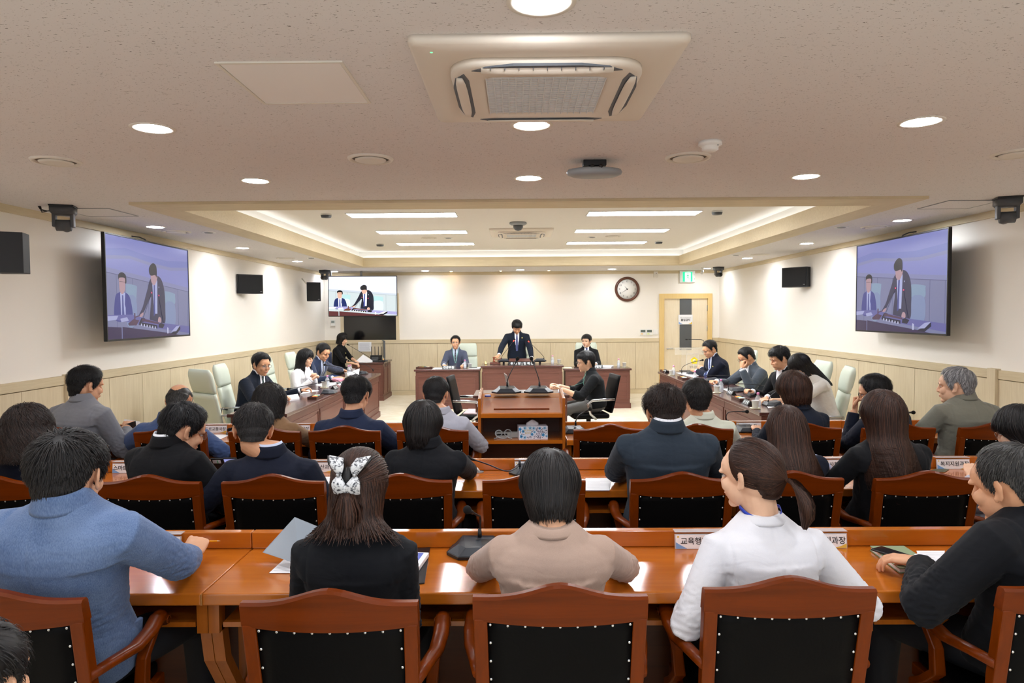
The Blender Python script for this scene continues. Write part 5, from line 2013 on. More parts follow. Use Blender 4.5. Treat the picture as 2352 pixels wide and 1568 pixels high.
    if glasses:
        gm = M['frame_b'] if glasses == 'black' else M['frame_m']
        g = MB()
        ln = MB()
        rr_ = .0012 if glasses != 'black' else .0018
        for sx in (-1, 1):
            ring = []
            for a in np.linspace(0, 2 * PI, 21):
                ring.append(hp(sx * .033 + .023 * math.copysign(abs(math.cos(a)) ** .8, math.cos(a)), .098 - .10 * (abs(sx * .033 + .023 * math.cos(a)) ** 2) * 8, .0 + .016 * math.copysign(abs(math.sin(a)) ** .8, math.sin(a))))
            g.tube(ring, rr_ * hs, 6)
            ln.add([ring[i] for i in range(20)], [tuple(range(20))])
            g.tube([hp(sx * .056, .075, .006), hp(sx * .074, .05, .008), hp(sx * .082, .0, .008), hp(sx * .083, -.018, -.006)], rr_ * 1.1 * hs, 6)
        g.tube([hp(-.010, .098, .003), hp(0, .101, .005), hp(.010, .098, .003)], rr_ * hs, 6)
        gg = g.build('glasses', gm, root)
        ln.build('lenses', M['lens'], gg, fix=False)
    if hair is not None:
        make_hair(root, Hl, hs, hair, near)
        if hair2 is not None:
            make_hair(root, Hl, hs, hair2, near)
    # ================= clothes
    def ring(c, hw, hd, ex, fo=0.0, nseg=28, tiltm=None):
        out = []
        for a in np.linspace(0, 2 * PI, nseg, endpoint=False):
            ca, sa = math.cos(a), math.sin(a)
            x = hw * math.copysign(abs(ca) ** ex, ca)
            y = hd * math.copysign(abs(sa) ** ex, sa)
            sv = tilt @ Sd
            out.append((c + sv * x + fwv * (y + fo) - org)[:])
        return out
    bk_ = bulk
    fem = .93 if female else 1.0
    w = MB()
    rings = [ring(sp(-.10 if standing else -.06), .188 * s * bk_, .125 * s * bk_, .75),
             ring(sp(.06), .190 * s * bk_, .128 * s * bk_, .75), ring(sp(.28), (.168 if not female else .150) * s * bk_, .112 * s * bk_, .8),
             ring(sp(.50), (.178 if not female else .160) * s * bk_, .115 * s * bk_, .8), ring(sp(.70), .192 * s * fem * bk_, .122 * s * bk_, .8)]
    q = NB
    for dz, hw, hd, fo_ in ((.170, sw - .010, .120, -.010), (.130, sw - .002, .114, -.008), (.098, sw - .004, .102, -.006), (.072, sw - .030, .090, -.002), (.050, sw - .068, .078, .002), (.028, .112, .070, .006), (.008, .088, .062, .010), (-.008, .070, .056, .013)):
        rings.append(ring(q - upv * dz * s, hw * s * (1 if dz < .1 else max(1, bk_ * .99)), hd * s, .82 if dz > .06 else .95, fo_ * s))
    w.loft(rings)
    if top != 'bare':
        for k, (sh, el, wr, sgn) in enumerate(arms):
            e2 = wr
            if sleeve == 'long':
                pts = [sh + (SHc - sh) * .25, sh, sh.lerp(el, .45), sh.lerp(el, .88), el, el.lerp(wr, .14), el.lerp(wr, .5), el.lerp(wr, .93)]
                rad = [.060, .070, .064, .057, .057, .055, .050, .042]
            elif sleeve == 'elbow':
                pts = [sh + (SHc - sh) * .25, sh, sh.lerp(el, .4), sh.lerp(el, .75), el, el.lerp(wr, .12), el.lerp(wr, .40)]
                rad = [.058, .067, .061, .056, .055, .055, .052]
            else:
                pts = [sh + (SHc - sh) * .25, sh, sh.lerp(el, .4), sh.lerp(el, .88)]
                rad = [.058, .068, .064, .064]
            if female:
                rad = [r_ * .90 for r_ in rad]
            w.tube([lo(p_) for p_ in pts], [r_ * s * (.5 + .5 * bk_) for r_ in rad], 16)
    ja = w.build('jacket' if top == 'jacket' else ('shirt' if top == 'shirt' else 'blouse'), top_col, root)
    finish(ja, (.0062 if H.y < 3 else .008) if near else .011, 4 if near else 3)
    # folds
    P = verts(ja.data)
    nn = normals(ja.data)
    amp = np.zeros(len(P))
    sd = int(abs(H.x * 997 + H.y * 131)) % 1000
    for (sh, el, wr, sgn) in arms:
        e_ = np.array(el - org)
        s_ = np.array(sh - org) - np.array(upv) * .09
        amp += 1.0 * np.exp(-((P - e_) ** 2).sum(1) / .0075)
        amp += .8 * np.exp(-((P - s_) ** 2).sum(1) / .006)
        m_ = np.array((el.lerp(wr, .5)) - org)
        amp += .5 * np.exp(-((P - m_) ** 2).sum(1) / .01)
    wst = np.array(sp(.3) - org)
    amp += .55 * np.exp(-((P[:, 2] - wst[2]) / .10) ** 2)
    amp = np.clip(amp, .12, 1.3) * fold
    Pw = P * np.array([1, 1, 2.0])
    f1 = snoise(Pw, 38, sd)
    f2 = snoise(Pw, 85, sd + 1)
    ridge = 1 - np.abs(f1) * 1.6
    P += nn * (amp * (.0046 * ridge + .0012 * f2))[:, None]
    for (sh, el, wr, sgn) in arms:               # creases that ring the sleeve and the seam where the sleeve is set in
        for (a_, c_, k0, k1) in ((sh, el, .45, 1.0), (el, wr, .0, .75)):
            A0 = np.array(a_ - org)
            ax = np.array(c_ - a_)
            ln_ = np.linalg.norm(ax)
            ax = ax / ln_
            rel = P - A0
            t_ = rel @ ax
            d_ = np.linalg.norm(rel - t_[:, None] * ax, axis=1)
            m_ = np.clip((t_ / ln_ - k0) / .2, 0, 1) * np.clip((k1 - t_ / ln_) / .2, 0, 1) * (d_ < .085 * s)
            P += nn * (m_ * fold * .0017 * np.sin(t_ * 150 + 5 * f1 + 2.2 * f2))[:, None]
        if top == 'jacket':
            A0 = np.array(sh - org)
            ax = np.array(Sd) * sgn
            t_ = (P - A0) @ ax
            m_ = np.exp(-((t_ + .012) / .0055) ** 2) * (P[:, 2] > A0[2] - .09)
            P -= nn * (m_ * .0030)[:, None]
    # centre back seam
    if top == 'jacket':
        loc = (P - np.array(sp(.5) - org))
        u = loc @ np.array(Sd)
        bkm = (loc @ np.array(fwv)) < 0
        P -= nn * (np.exp(-(u / .006) ** 2) * bkm * .0018)[:, None]
    setverts(ja.data, P)
    # trousers
    pm = pants or M['trouser']
    if legs:
        t = MB()
        t.loft([ring(sp(-.14 if not standing else -.05), .150 * s, .11 * s, .85), ring(sp(.0), .165 * s, .118 * s, .85), ring(sp(.12), .155 * s, .105 * s, .85)])
        for (h0, kn, an, sgn) in knees:
            if standing:
                t.tube([lo(h0), lo(kn), lo(an - Vector((0, 0, .03)))], [.088 * s, .066 * s, .055 * s], 14)
            else:
                t.tube([lo(h0), lo(h0.lerp(kn, .5)), lo(kn), lo(kn.lerp(an, .1)), lo(kn.lerp(an, .5)), lo(an)], [.088 * s, .078 * s, .066 * s, .064 * s, .056 * s, .050 * s], 14)
        tr = t.build('trousers', pm, root)
        finish(tr, .014, 2)
        for (h0, kn, an, sgn) in knees:
            f_ = MB()
            c = Vector((an.x, an.y, 0)) + Fw * .06
            Mf = Matrix.Rotation(tyaw, 3, 'Z')
            f_.ell(lo(Vector((c.x, c.y, .045))), (.045 * s, .125 * s, .045 * s), Mf, nu=14, nv=9)
            f_.box(-.042, .042, -.12, .12, 0.0, .03, M=T(*(c - org)) @ Mf.to_4x4())
            f_.build('shoe', M['leather'], root)
    # collar
    def band(r0, r1, h0, h1, mt, nm, gap=.0, th=.006, drop=0.0, tiltf=.0):
        """collar band round the neck, open at the front by gap (radians)"""
        bb = MB()
        n_ = 30
        rings_ = []
        for a in np.linspace(-PI / 2 + gap, 1.5 * PI - gap, n_) if gap > 0 else np.linspace(-PI / 2, 1.5 * PI, n_):
            # a = -PI/2 is the front... measured so that +PI/2 is the back
            dx, dy_ = math.cos(a), -math.sin(a)
            fr = max(0.0, dy_)
            o_ = []
            for (rr_, hh) in ((r0, h0), (r0 * .985, h1), (r1, h1 + .001), (r1 + .006, (h1 + h0) / 2 + .004), (r1 + .017, h0 - .006), (r1 + .020, h0 - .016), (r1 + .014, h0 - .015), (r0 + .004, h0 - .004)):
                c = NB + upv * (hh - drop * fr * 1.6) * s + (tilt @ Sd) * dx * rr_ * s * 1.06 + fwv * (dy_ * rr_ * .92 + .014) * s
                o_.append((c - org)[:])
            rings_.append(o_)
        bb.loft(rings_, 0, True, True, closed=True)
        return bb.build(nm, mt, root)
    if collar == 'jacket':
        band(.063, .067, -.004, .034, top_col, 'collar', gap=.55, drop=.040)
        if shirt:
            band(.057, .059, .01, .044, shirt, 'shirt_collar', gap=.22, drop=.036)
    elif collar == 'shirt':
        band(.060, .063, .0, .034, top_col, 'collar', gap=.3, drop=.034)
    elif collar == 'round':
        band(.066, .068, -.010, .004, top_col, 'neckline', gap=0, drop=.02)
    # ---------------- front of the jacket: shirt, tie, lapels as cloth lying on the chest
    front = Vector((0, 1, 0))
    if shirt and not near and collar == 'jacket':
        bvh = BVHTree.FromObject(ja, bpy.context.evaluated_depsgraph_get())
        def patch(outline, off, mt, nm, th=.003):
            # outline in (u, v): u sideways, v down from the neck base
            bb = MB()
            nU, nV = 9, 26
            us = np.array([o_[0] for o_ in outline])
            vs_ = sorted(set([o_[0] for o_ in outline]))
            v0, v1 = outline[0][0], outline[-1][0]
            rows = []
            for v in np.linspace(v0, v1, nV):
                a_ = np.interp(v, [o_[0] for o_ in outline], [o_[1] for o_ in outline])
                c_ = np.interp(v, [o_[0] for o_ in outline], [o_[2] for o_ in outline])
                row = []
                for u in np.linspace(a_, c_, nU):
                    o0 = NB - upv * v * s + (tilt @ Sd) * u * s + fwv * .45 - org
                    h = bvh.ray_cast(o0, -fwv, .6)
                    pt = h[0] if h[0] is not None else o0 - fwv * .40
                    row.append(pt + fwv * off)
                rows.append(row)
            A = [p_ for r_ in rows for p_ in r_]
            B = [p_ - fwv * th for p_ in A]
            fs = []
            k = len(A)
            for i in range(nV - 1):
                for j in range(nU - 1):
                    a0 = i * nU + j
                    fs.append((a0, a0 + 1, a0 + nU + 1, a0 + nU))
                    fs.append((a0 + k, a0 + nU + k, a0 + nU + 1 + k, a0 + 1 + k))
            bb.add([p_[:] for p_ in A + B], fs, 0, True)
            return bb.build(nm, mt, root)
        patch([(-.005, -.045, .045), (.03, -.046, .046), (.10, -.042, .042), (.22, -.030, .030), (.34, -.006, .006)], .003, shirt, 'shirt_front')
        for sx in (-1, 1):
            ol = [(-.005, .046, .056), (.03, .045, .074), (.09, .043, .086), (.13, .039, .074), (.25, .026, .045), (.36, .004, .012)]
            ol = [(v, sx * a_, sx * c_) for v, a_, c_ in ol] if sx > 0 else [(v, -c_, -a_) for v, a_, c_ in ol]
            patch(ol, .006, top_col, 'lapel', .004)
        if tie:
            patch([(.012, -.013, .013), (.035, -.017, .017), (.045, -.011, .011), (.12, -.018, .018), (.27, -.024, .024), (.36, -.02, .02)], .007, tie, 'tie', .004)
        if extras:
            extras(root, patch, bvh, NB, upv, fwv, Sd, org, s)
    elif extras:
        bvh = BVHTree.FromObject(ja, bpy.context.evaluated_depsgraph_get())
        extras(root, None, bvh, NB, upv, fwv, Sd, org, s)
    if sleeve == 'long' and shirt:
        for k, (sh, el, wr, sgn) in enumerate(arms):
            if hands[k] is not None:
                d = (wr - el).normalized()
                MB().cyl(lo(wr - d * .022 * s), lo(wr + d * .003 * s), .0345 * s, .0335 * s, 16).build('cuff', shirt, root)
    root['hands_at'] = 0
    del root['hands_at']
    INFO[label] = dict(NB=NB, org=org, arms=arms, Hl=Hl, H=H, upv=upv, fwv=fwv, Sd=Sd, root=root, hs=hs)
    return root


INFO = {}
M['trouser'] = mat('dark_trousers', '17191F', .8)
M['w_shirt'] = mat('white_shirt', 'EEF0F6', .7, spec=.2)
M['b_shirt'] = mat('pale_blue_shirt', 'C7D2EA', .7, spec=.2)
# ================================================================== the people in the room
def hd(px, top, Y, hs=1.0, hair=.018):
    p = at(px, top, Y=Y)
    p.z -= (.112 + hair) * hs
    return p


def men(seed=1, **k):
    d = dict(line='men', t=(.024, .010, .014), len=(.050, .016, .012), n=3770, seed=seed, lift=.10, grav=.2, w=0.0010, jit=.22)
    d.update(k)
    return d


C_ = {
    'bluegrey': fabric('blue_grey_linen', '7288AE', '4F668E', scale=420, sheen=.1),
    'black': fabric('black_suit_cloth', '121419', sheen=.04), 'black2': fabric('black_jacket_cloth', '0F1014', sheen=.04), 'navy': fabric('navy_suit_cloth', '161B2B', sheen=.05), 'navy2': fabric('bright_navy_cloth', '222C45', sheen=.05),
    'beige': fabric('dusty_beige_crepe', 'B9A091', 'AC9385', fold=.2), 'white': fabric('white_jacket_cloth', 'E9E9EE', 'DFE0E8', fold=.3), 'slate': fabric('slate_blue_check', '2C3743', '26303B', sheen=.05),
    'grey': fabric('mid_grey_tweed', '7E8088', '72747C'), 'blue': fabric('blue_jacket_cloth', '41557F', '384B74'), 'brown': fabric('brown_satin', '8A6B4E', '7C5E43', sheen=.1), 'lgrey': fabric('light_grey_jacket', 'B4B6C2', 'A8AAB8'),
    'cream': fabric('pale_green_cream_shirt', 'DEE2D2', 'D2D7C6'), 'sage': fabric('sage_grey_jacket', '7C7C70', '717166'), 'dnavy': fabric('dark_navy_suit', '18202F', '141B28', sheen=.05), 'gsuit': fabric('grey_blue_suit', '4E5468', '464C60'),
    'charcoal': fabric('charcoal_suit', '4A525C', '414953'), 'whitet': fabric('white_top', 'EDEBE4', 'E3E1DA'), 'blazer': fabric('white_blazer', 'F0F0F0', 'E6E7EA'), 'bnavy': fabric('soft_navy_jacket', '2A3550', '253049'), 'blk3': fabric('black_polo', '101317', '0C0F12', sheen=.04),
    'ink': fabric('ink_navy_jacket', '111627', '0D1120', sheen=.05),
}
TIE = {'dark': fabric('dark_striped_tie', '20242E', '8A8F9A', scale=120, fold=0), 'blue': fabric('blue_tie', '24315E', '4B5B95', scale=160, fold=0), 'green': fabric('dark_green_tie', '1F3230', '2B4541', fold=0), 'check': fabric('blue_check_tie', '222A55', '7E88BE', scale=140, fold=0)}
ZD = .775        # wrist height over a desk top


def dsk(px, py, z=ZD):
    return at(px, py, Z=z)


# ---------------------------------------------------------------- nearest row
person('person in a blue grey linen jacket writing with a yellow pencil at the nearest desk', hd(156, 985, 2.22, 1.215), C_['bluegrey'], men(11, mat='soft', n=8700, len=(.055, .022, .012), t=(.026, .013, .013), w=0.0011), neckdrop=-0.075, neckf=0.055, near=True, s=1.13, hs=1.16, sw=.230,
       yaw=.06, tyaw=-.12, pitch=.12, hands=((-1.86, 2.62, .79), at(438, 1278, Z=.80)), elbows=(None, (.9, -.3, -.6)), hcurl=(.5, 1.35), hdir=(None, (-.05, .75, .42)), hnorm=(None, (.30, -.55, .8)), hipy=2.36, pants=M['trouser'], nx=.02, hipX=-1.55, bulk=.97, skin='skin')
person('person in a black jacket with a black and white bow clip in brown hair', hd(826, 1030, 2.32, 1.045, .014), C_['black'], dict(line='full', mat='brown', t=(.012, .012, .010), long=-.135, n=9425, seed=21, steps=16, w=0.0012, vol=.010, flare=.16, jit=.12, wave=.004, endj=.022, tuck=.004), hair2=dict(line='full', mat='brown', t=(.022, .017, .020), pony=(0, -.128, -.004), n=9425, seed=26, w=0.0010, jit=.05, lift=.05, tail=[(0, 0, 0, .012), (0, -.004, -.03, .032), (0, .012, -.07, .05), (0, .02, -.11, .052)]), neckdrop=-0.015, neckf=0.045, near=True, female=True, s=.98, hs=1.0, sw=.205,
       yaw=-.10, tyaw=0, pitch=.30, hands=(dsk(725, 1310), dsk(900, 1315, .79)), elbows=((-.10, -.2, -1), (.30, -.5, -1.2)), sleeve='elbow', hipy=2.36, nx=-.01, skin='skin')
person('person with black bobbed hair in a dusty beige blouse leaning on the desk', hd(1263, 1033, 2.38, 1.096, .016), C_['beige'], dict(line='full', mat='soft', t=(.024, .020, .026), long=-.100, n=10150, seed=22, steps=13, w=0.0012, vol=.0, tuck=.026, jit=.10, endj=.012), neckdrop=-0.030, neckf=0.060, near=True, female=True, s=1.0, hs=1.05, sw=.205,
       yaw=0, pitch=.5, hands=(dsk(1170, 1275), dsk(1365, 1275)), elbows=((-1.6, -.5, -.55), (1.6, -.5, -.55)), collar='round', hipy=2.36, top='blouse', bulk=1.06, skin='skin')
person('person in a white jacket with a brown ponytail and a blue lanyard looking aside', hd(1722, 1003, 2.42, 1.106, .012), C_['white'], dict(line='high', mat='brown', t=(.013, .010, .014), pony=(.004, -.128, -.012), n=9425, seed=23, w=0.0009, jit=.03, lift=.03, tail=[(0, 0, 0, .010), (0, -.028, -.012, .028), (0, -.050, -.05, .038), (0, -.050, -.10, .034), (0, -.036, -.150, .010)]), near=True, female=True, s=1.02, hs=1.06, sw=.205,
       yaw=.80, tyaw=.10, pitch=.12, roll=0, hands=((.64, 2.52, .69), dsk(1895, 1300)), elbows=((-.7, -.5, -1.2), (.7, -.3, -.8)), collar='round', fold=.6, hipy=2.36, nx=.03, skin='skin_l')
person('person in a black suit with thinning hair resting a hand on a green notebook', hd(2318, 1010, 2.35, 1.222), C_['black'], men(24, mat='salt', line='high', n=7975, len=(.03, .018, .012), t=(.014, .009, .010), w=0.0009), neckdrop=-0.085, neckf=0.055, near=True, s=1.14, hs=1.17, sw=.218,
       yaw=.55, tyaw=.30, pitch=.25, shirt=M['w_shirt'], hands=(at(2118, 1292, Z=.815), (2.05, 2.6, .78)), elbows=((-.9, -.4, -.8), None), hcurl=(.35, .5), hdir=((-.8, .55, -.05), None), hipy=2.36, nx=.05, bulk=1.08, skin='skin_t')
person('person of whom only dark hair shows in the bottom corner', hd(-62, 1424, 1.26, 1.0), C_['black2'], men(25, mat='soft', n=3625), s=.95, lean=.05, yaw=0, seat=.40)

# ---------------------------------------------------------------- middle row
person('person with dark curly shoulder length hair in a navy jacket at the left edge', hd(63, 926, 3.69, 1.019, .035), C_['ink'], dict(line='full', mat='dbrown', t=(.040, .046, .046), long=-.150, n=10150, seed=31, steps=20, w=0.0012, vol=.040, wave=.008, jit=.3, endj=.012, lift=.1), near=True, female=True, s=1.0, sw=.205, yaw=.05, pitch=.15, hipy=3.76, hands=(dsk(10, 1080), dsk(130, 1085)))
person('person with metal glasses in a black suit looking down towards the aisle', hd(420, 925, 3.73, 1.162), C_['black2'], men(32, mat='black', n=6090, len=(.055, .025, .015), t=(.026, .011, .013)), neckdrop=-0.080, neckf=0.050, near=True, s=1.08, hs=1.14, yaw=-.80, tyaw=-.25, pitch=.42, shirt=M['w_shirt'], glasses='metal', nx=-.05, hipy=3.76, hands=(dsk(395, 1090), (-1.52, 3.98, .70)), skin='skin')
person('person with short black hair in a navy suit looking at a phone wallet', hd(580, 925, 3.73, 1.182), C_['navy'], men(33, mat='soft', n=6960, len=(.035, .018, .010), t=(.020, .010, .010)), neckdrop=-0.035, neckf=0.045, near=True, s=1.12, hs=1.16, sw=.21, yaw=.38, tyaw=.10, pitch=.42, roll=.06, shirt=M['b_shirt'], nx=.10, hipy=3.76, hands=(at(528, 1095, Y=3.86), (-1.05, 3.98, .70)), elbows=((-.8, -.5, -.8), None), skin='skin_t')
person('person with a smooth black bob in a black suit in the middle row', hd(972, 920, 3.75, 1.070, .016), C_['black'], dict(line='full', mat='soft', t=(.024, .020, .026), long=-.105, n=8700, seed=34, steps=12, w=0.0012, tuck=.022, jit=.08), neckdrop=-0.045, neckf=0.045, near=True, female=True, s=1.02, hs=1.05, sw=.212, yaw=-.12, pitch=.25, nx=.03, hipy=3.76, hands=(dsk(930, 1085), dsk(1080, 1085)), elbows=(None, (1.2, -.5, -.7)))
person('broad person in a slate blue suit with dark glasses temples in the middle row', hd(1526, 887, 3.73, 1.141, .022), C_['slate'], men(35, mat='dbrown', n=6960, len=(.055, .020, .012), t=(.034, .011, .011), lift=.45, jit=.4), neckdrop=-0.075, neckf=0.055, near=True, s=1.14, hs=1.12, sw=.225, yaw=.02, pitch=.28, shirt=M['w_shirt'], glasses='black', hipy=3.76, hands=(dsk(1440, 1085), dsk(1600, 1085)), elbows=((-1.3, -.5, -.7), (.8, -.5, -.8)), skin='skin_t', bulk=1.06)
person('person with long straight brown hair in a navy jacket in the middle row', hd(1806, 931, 3.75, 1.019, .016), C_['navy'], dict(line='full', mat='brown', t=(.022, .020, .026), long=-.27, n=10875, seed=36, steps=18, w=0.0012, vol=.022, flare=.045, jit=.08, backz=-.12, endj=.02), neckdrop=-0.030, neckf=0.045, near=True, female=True, s=.95, hs=1.0, yaw=-.05, pitch=.3, hipy=3.76, hands=(dsk(1770, 1085), dsk(1880, 1085)))
person('person with layered brown hair in a black short sleeved jacket', hd(2026, 895, 3.67, 1.060, .016), C_['black2'], dict(line='full', mat='brown', t=(.022, .018, .024), long=-.27, n=10875, seed=37, steps=18, w=0.0012, vol=.012, flare=.05, jit=.16, backz=-.11, endj=.05, tuck=.01), neckdrop=-0.020, neckf=0.040, near=True, female=True, s=1.04, hs=1.04, sw=.212, yaw=.12, pitch=.15, nx=.02, hipy=3.76, sleeve='elbow', hands=((1.80, 3.98, .79), dsk(2100, 1085)), elbows=((-1.0, -.5, -1.0), None))
person('person with glasses and dark hair in a pale grey top at the right edge', hd(2342, 930, 3.69, 1.060), C_['lgrey'], dict(line='full', mat='soft', t=(.026, .020, .022), long=-.085, n=6525, seed=38, steps=10, w=0.0012, tuck=.02), near=True, female=True, s=1.0, hs=1.04, yaw=.75, tyaw=.2, pitch=.35, glasses='metal', hipy=3.76, hands=((2.66, 3.98, .79), None), collar='shirt', skin='skin_l')

# ---------------------------------------------------------------- farthest audience row
person('person in a mid grey jacket turned to the wall with papers and a phone', hd(198, 840, 5.25, 1.171), C_['grey'], men(41, n=5220, len=(.055, .028, .014), t=(.026, .013, .012)), neckdrop=-0.045, neckf=0.045, near=True, s=1.16, hs=1.16, sw=.22, yaw=-.62, tyaw=-.30, pitch=.18, nx=.0, hipy=5.25, hands=(None, at(292, 985, Y=5.50)), elbows=(None, (.5, -.5, -1)), hcurl=(.5, .6), skin='skin', collar='shirt')
person('balding person in a blue jacket bending over the desk', hd(411, 884, 5.33, 1.131, .0), C_['blue'], men(42, mat='salt', bald=1.35, baldy=-.03, n=4350, t=(.004, .009, .010), len=(.03, .02, .012)), neckdrop=-0.020, neckf=0.060, near=True, s=1.10, hs=1.12, sw=.215, yaw=.1, tyaw=0, pitch=.60, hipy=5.25, nx=-.03, hands=((-2.95, 5.52, .78), at(520, 1045, Y=5.42)), elbows=((-1.2, -.4, -.6), (1.2, -.5, -.6)), skin='skin_t')
person('person with curly black hair in a brown satin top', hd(619, 879, 5.25, 1.060, .035), C_['brown'], dict(line='full', mat='soft', t=(.040, .036, .034), long=-.105, n=6525, seed=43, steps=12, w=0.0014, vol=.018, wave=.008, jit=.3, lift=.1), neckdrop=-0.030, neckf=0.045, near=True, female=True, s=1.02, hs=1.05, yaw=-.1, pitch=.25, hipy=5.25, nx=.04, collar='round', top='blouse', hands=((-2.1, 5.60, .78), (-1.80, 5.58, .78)), elbows=(None, (1.3, -.3, -.6)))
person('person with short black hair in a bright navy jacket before the left table', hd(818, 864, 5.27, 1.151, .022), C_['navy2'], men(44, n=5510, len=(.06, .025, .012), t=(.030, .012, .012), lift=.4, jit=.4), neckdrop=-0.010, neckf=0.045, near=True, s=1.17, hs=1.14, sw=.225, yaw=-.12, pitch=.40, roll=-.05, hipy=5.25, nx=-.02, hands=((-1.5, 5.62, .78), (-1.08, 5.62, .78)), elbows=(None, (.9, -.4, -.8)), skin='skin', collar='jacket')
person('person with short black hair in a light grey jacket beside the lectern', hd(1001, 864, 5.23, 1.090), C_['lgrey'], men(45, n=5220, len=(.035, .018, .010), t=(.020, .010, .010)), neckdrop=-0.015, neckf=0.040, near=True, s=1.05, hs=1.08, sw=.205, yaw=-.1, pitch=.30, hipy=5.25, nx=.04, hands=((-.85, 5.62, .78), (-.42, 5.56, .78)), elbows=(None, (.9, -.5, -.7)), skin='skin', collar='shirt')
person('person with thick black hair in a cream shirt in the farthest audience row', hd(1600, 868, 5.23, 1.191), C_['cream'], men(46, mat='soft', n=5510, len=(.045, .028, .018), t=(.022, .014, .014)), neckdrop=-0.020, neckf=0.045, near=True, s=1.08, hs=1.18, sw=.212, yaw=.0, pitch=.15, hipy=5.25, nx=.04, hands=((1.28, 5.62, .78), (1.72, 5.62, .78)), collar='shirt', top='shirt', skin='skin_t')
person('person with a short brown bob in a dark jacket in the farthest audience row', hd(1821, 853, 5.27, 1.090, .022), C_['dnavy'], dict(line='full', mat='brown', t=(.034, .028, .030), long=-.09, n=6525, seed=47, steps=11, w=0.0014, tuck=.02, jit=.25, vol=.006), neckdrop=-0.020, neckf=0.045, near=True, female=True, s=1.02, hs=1.08, yaw=.42, tyaw=0, pitch=.2, hipy=5.25, nx=.03, hands=((1.98, 5.62, .78), (2.36, 5.62, .78)))
person('person with black glasses and a hand on the chin in a navy jacket', hd(2008, 859, 5.33, 1.110), C_['navy'], men(48, n=5220, len=(.05, .026, .014), t=(.024, .012, .012)), neckdrop=-0.030, neckf=0.050, near=True, s=1.06, hs=1.10, yaw=1.05, tyaw=.45, pitch=.25, glasses='black', hipy=5.25, nx=.02, hands=(at(1962, 942, Y=5.42), (2.95, 5.6, .78)), elbows=((-.3, .5, -1.2), None), hcurl=(1.2, .5), hdir=((.1, .05, 1), None), hnorm=((-.6, .7, .1), None))
person('grey haired person in a sage grey jacket looking aside', hd(2194, 841, 5.25, 1.171), C_['sage'], men(49, mat='grey', n=5220, len=(.045, .025, .015), t=(.020, .011, .012)), neckdrop=-0.060, neckf=0.045, near=True, s=1.14, hs=1.16, sw=.215, yaw=.92, tyaw=.15, pitch=.05, hipy=5.25, nx=.05, hands=((3.05, 5.6, .78), None), collar='shirt', skin='skin_l')


# ---------------------------------------------------------------- council members: small front extras
def badge(uv, mt, rad=.011, nm='lapel_pin'):
    def f(root, patch, bvh, NB, upv, fwv, Sd, org, s):
        o0 = NB - upv * uv[1] * s + Sd * uv[0] * s + fwv * .45 - org
        h = bvh.ray_cast(o0, -fwv, .6)
        if h[0] is not None:
            c = h[0] + fwv * .010
            MB().ell(c[:], (rad, rad, rad), nu=10, nv=7).build(nm, mt, root)
    return f


M['pin'] = mat('gold_pin', 'E5D68A', .3, metal=.6)
M['lan'] = mat('mint_lanyard', '8ED8C4', .6)
M['card'] = mat('id_card', 'F2F6F6', .4)


def lanyard(mt, card=None, side=.05, length=.30, pin=None):
    def f(root, patch, bvh, NB, upv, fwv, Sd, org, s):
        b = MB()
        ends = []
        for sx in (-1, 1):
            pts = []
            for k in range(12):
                u = k / 11
                uu = sx * (.062 * (1 - u) + .004)
                vv = -.012 + (length) * u
                o0 = NB - upv * vv * s + Sd * uu * s + fwv * .45 - org
                h = bvh.ray_cast(o0, -fwv, .7)
                pts.append(((h[0] if h[0] is not None else o0 - fwv * .38) + fwv * .011)[:])
            b.tube(pts, .0042 * s, 6, flat=.35, up=fwv[:])
            ends = pts[-1]
        o_ = b.build('lanyard', mt, root)
        if card is not None:
            c = Vector(ends)
            Mx = Matrix((Sd.to_4d(), fwv.to_4d(), upv.to_4d(), (0, 0, 0, 1))).transposed()
            for i in range(3):
                Mx[3][i] = 0
            Mx = T(*c) @ Mx
            MB().box(-.030, .030, -.002, .003, -.095, -.005, M=Mx).build('id_card', card, root)
        if pin:
            badge(pin, M['pin'])(root, patch, bvh, NB, upv, fwv, Sd, org, s)
    return f


HP2 = PI / 2
# left table
person('person with round glasses in a dark suit and white cuffs at the left table', hd(600, 810, 8.25, 1.12), C_['dnavy'], men(51, n=3770, fwd=(.8, .35, -.2), len=(.05, .02, .012), t=(.028, .010, .010)), near=False, neckdrop=-0.030, neckf=0.050, s=1.10, hs=1.12, sw=.215, yaw=-HP2 - .55, tyaw=-HP2 - .25, pitch=.18, shirt=M['w_shirt'], tie=TIE['green'], glasses='metal',
       hands=(at(690, 897, Z=.80), (-2.80, 7.95, .80)), elbows=((.2, .5, -.8), (.2, -.8, -.6)), lean=.12, skin='skin_t', hcurl=.6, extras=badge((-.07, .10), M['pin']))
person('person with long black hair in a white blazer at the left table', hd(702, 801, 9.75, 1.06, .012), C_['blazer'], dict(line='bangs', mat='black', t=(.020, .016, .020), long=-.27, n=4640, seed=52, steps=16, w=0.0020, vol=.018, flare=.04, wave=.005, jit=.12), neckdrop=-0.020, neckf=0.040, female=True, s=1.0, hs=1.06, yaw=-HP2 - .30, tyaw=-HP2 - .30, pitch=.12, shirt=M['w_shirt'],
       hands=(at(722, 868, Y=9.72), at(716, 872, Y=9.55)), elbows=((.0, .5, -1), (-.2, -.5, -1)), lean=.05, skin='skin_l', hcurl=1.0)
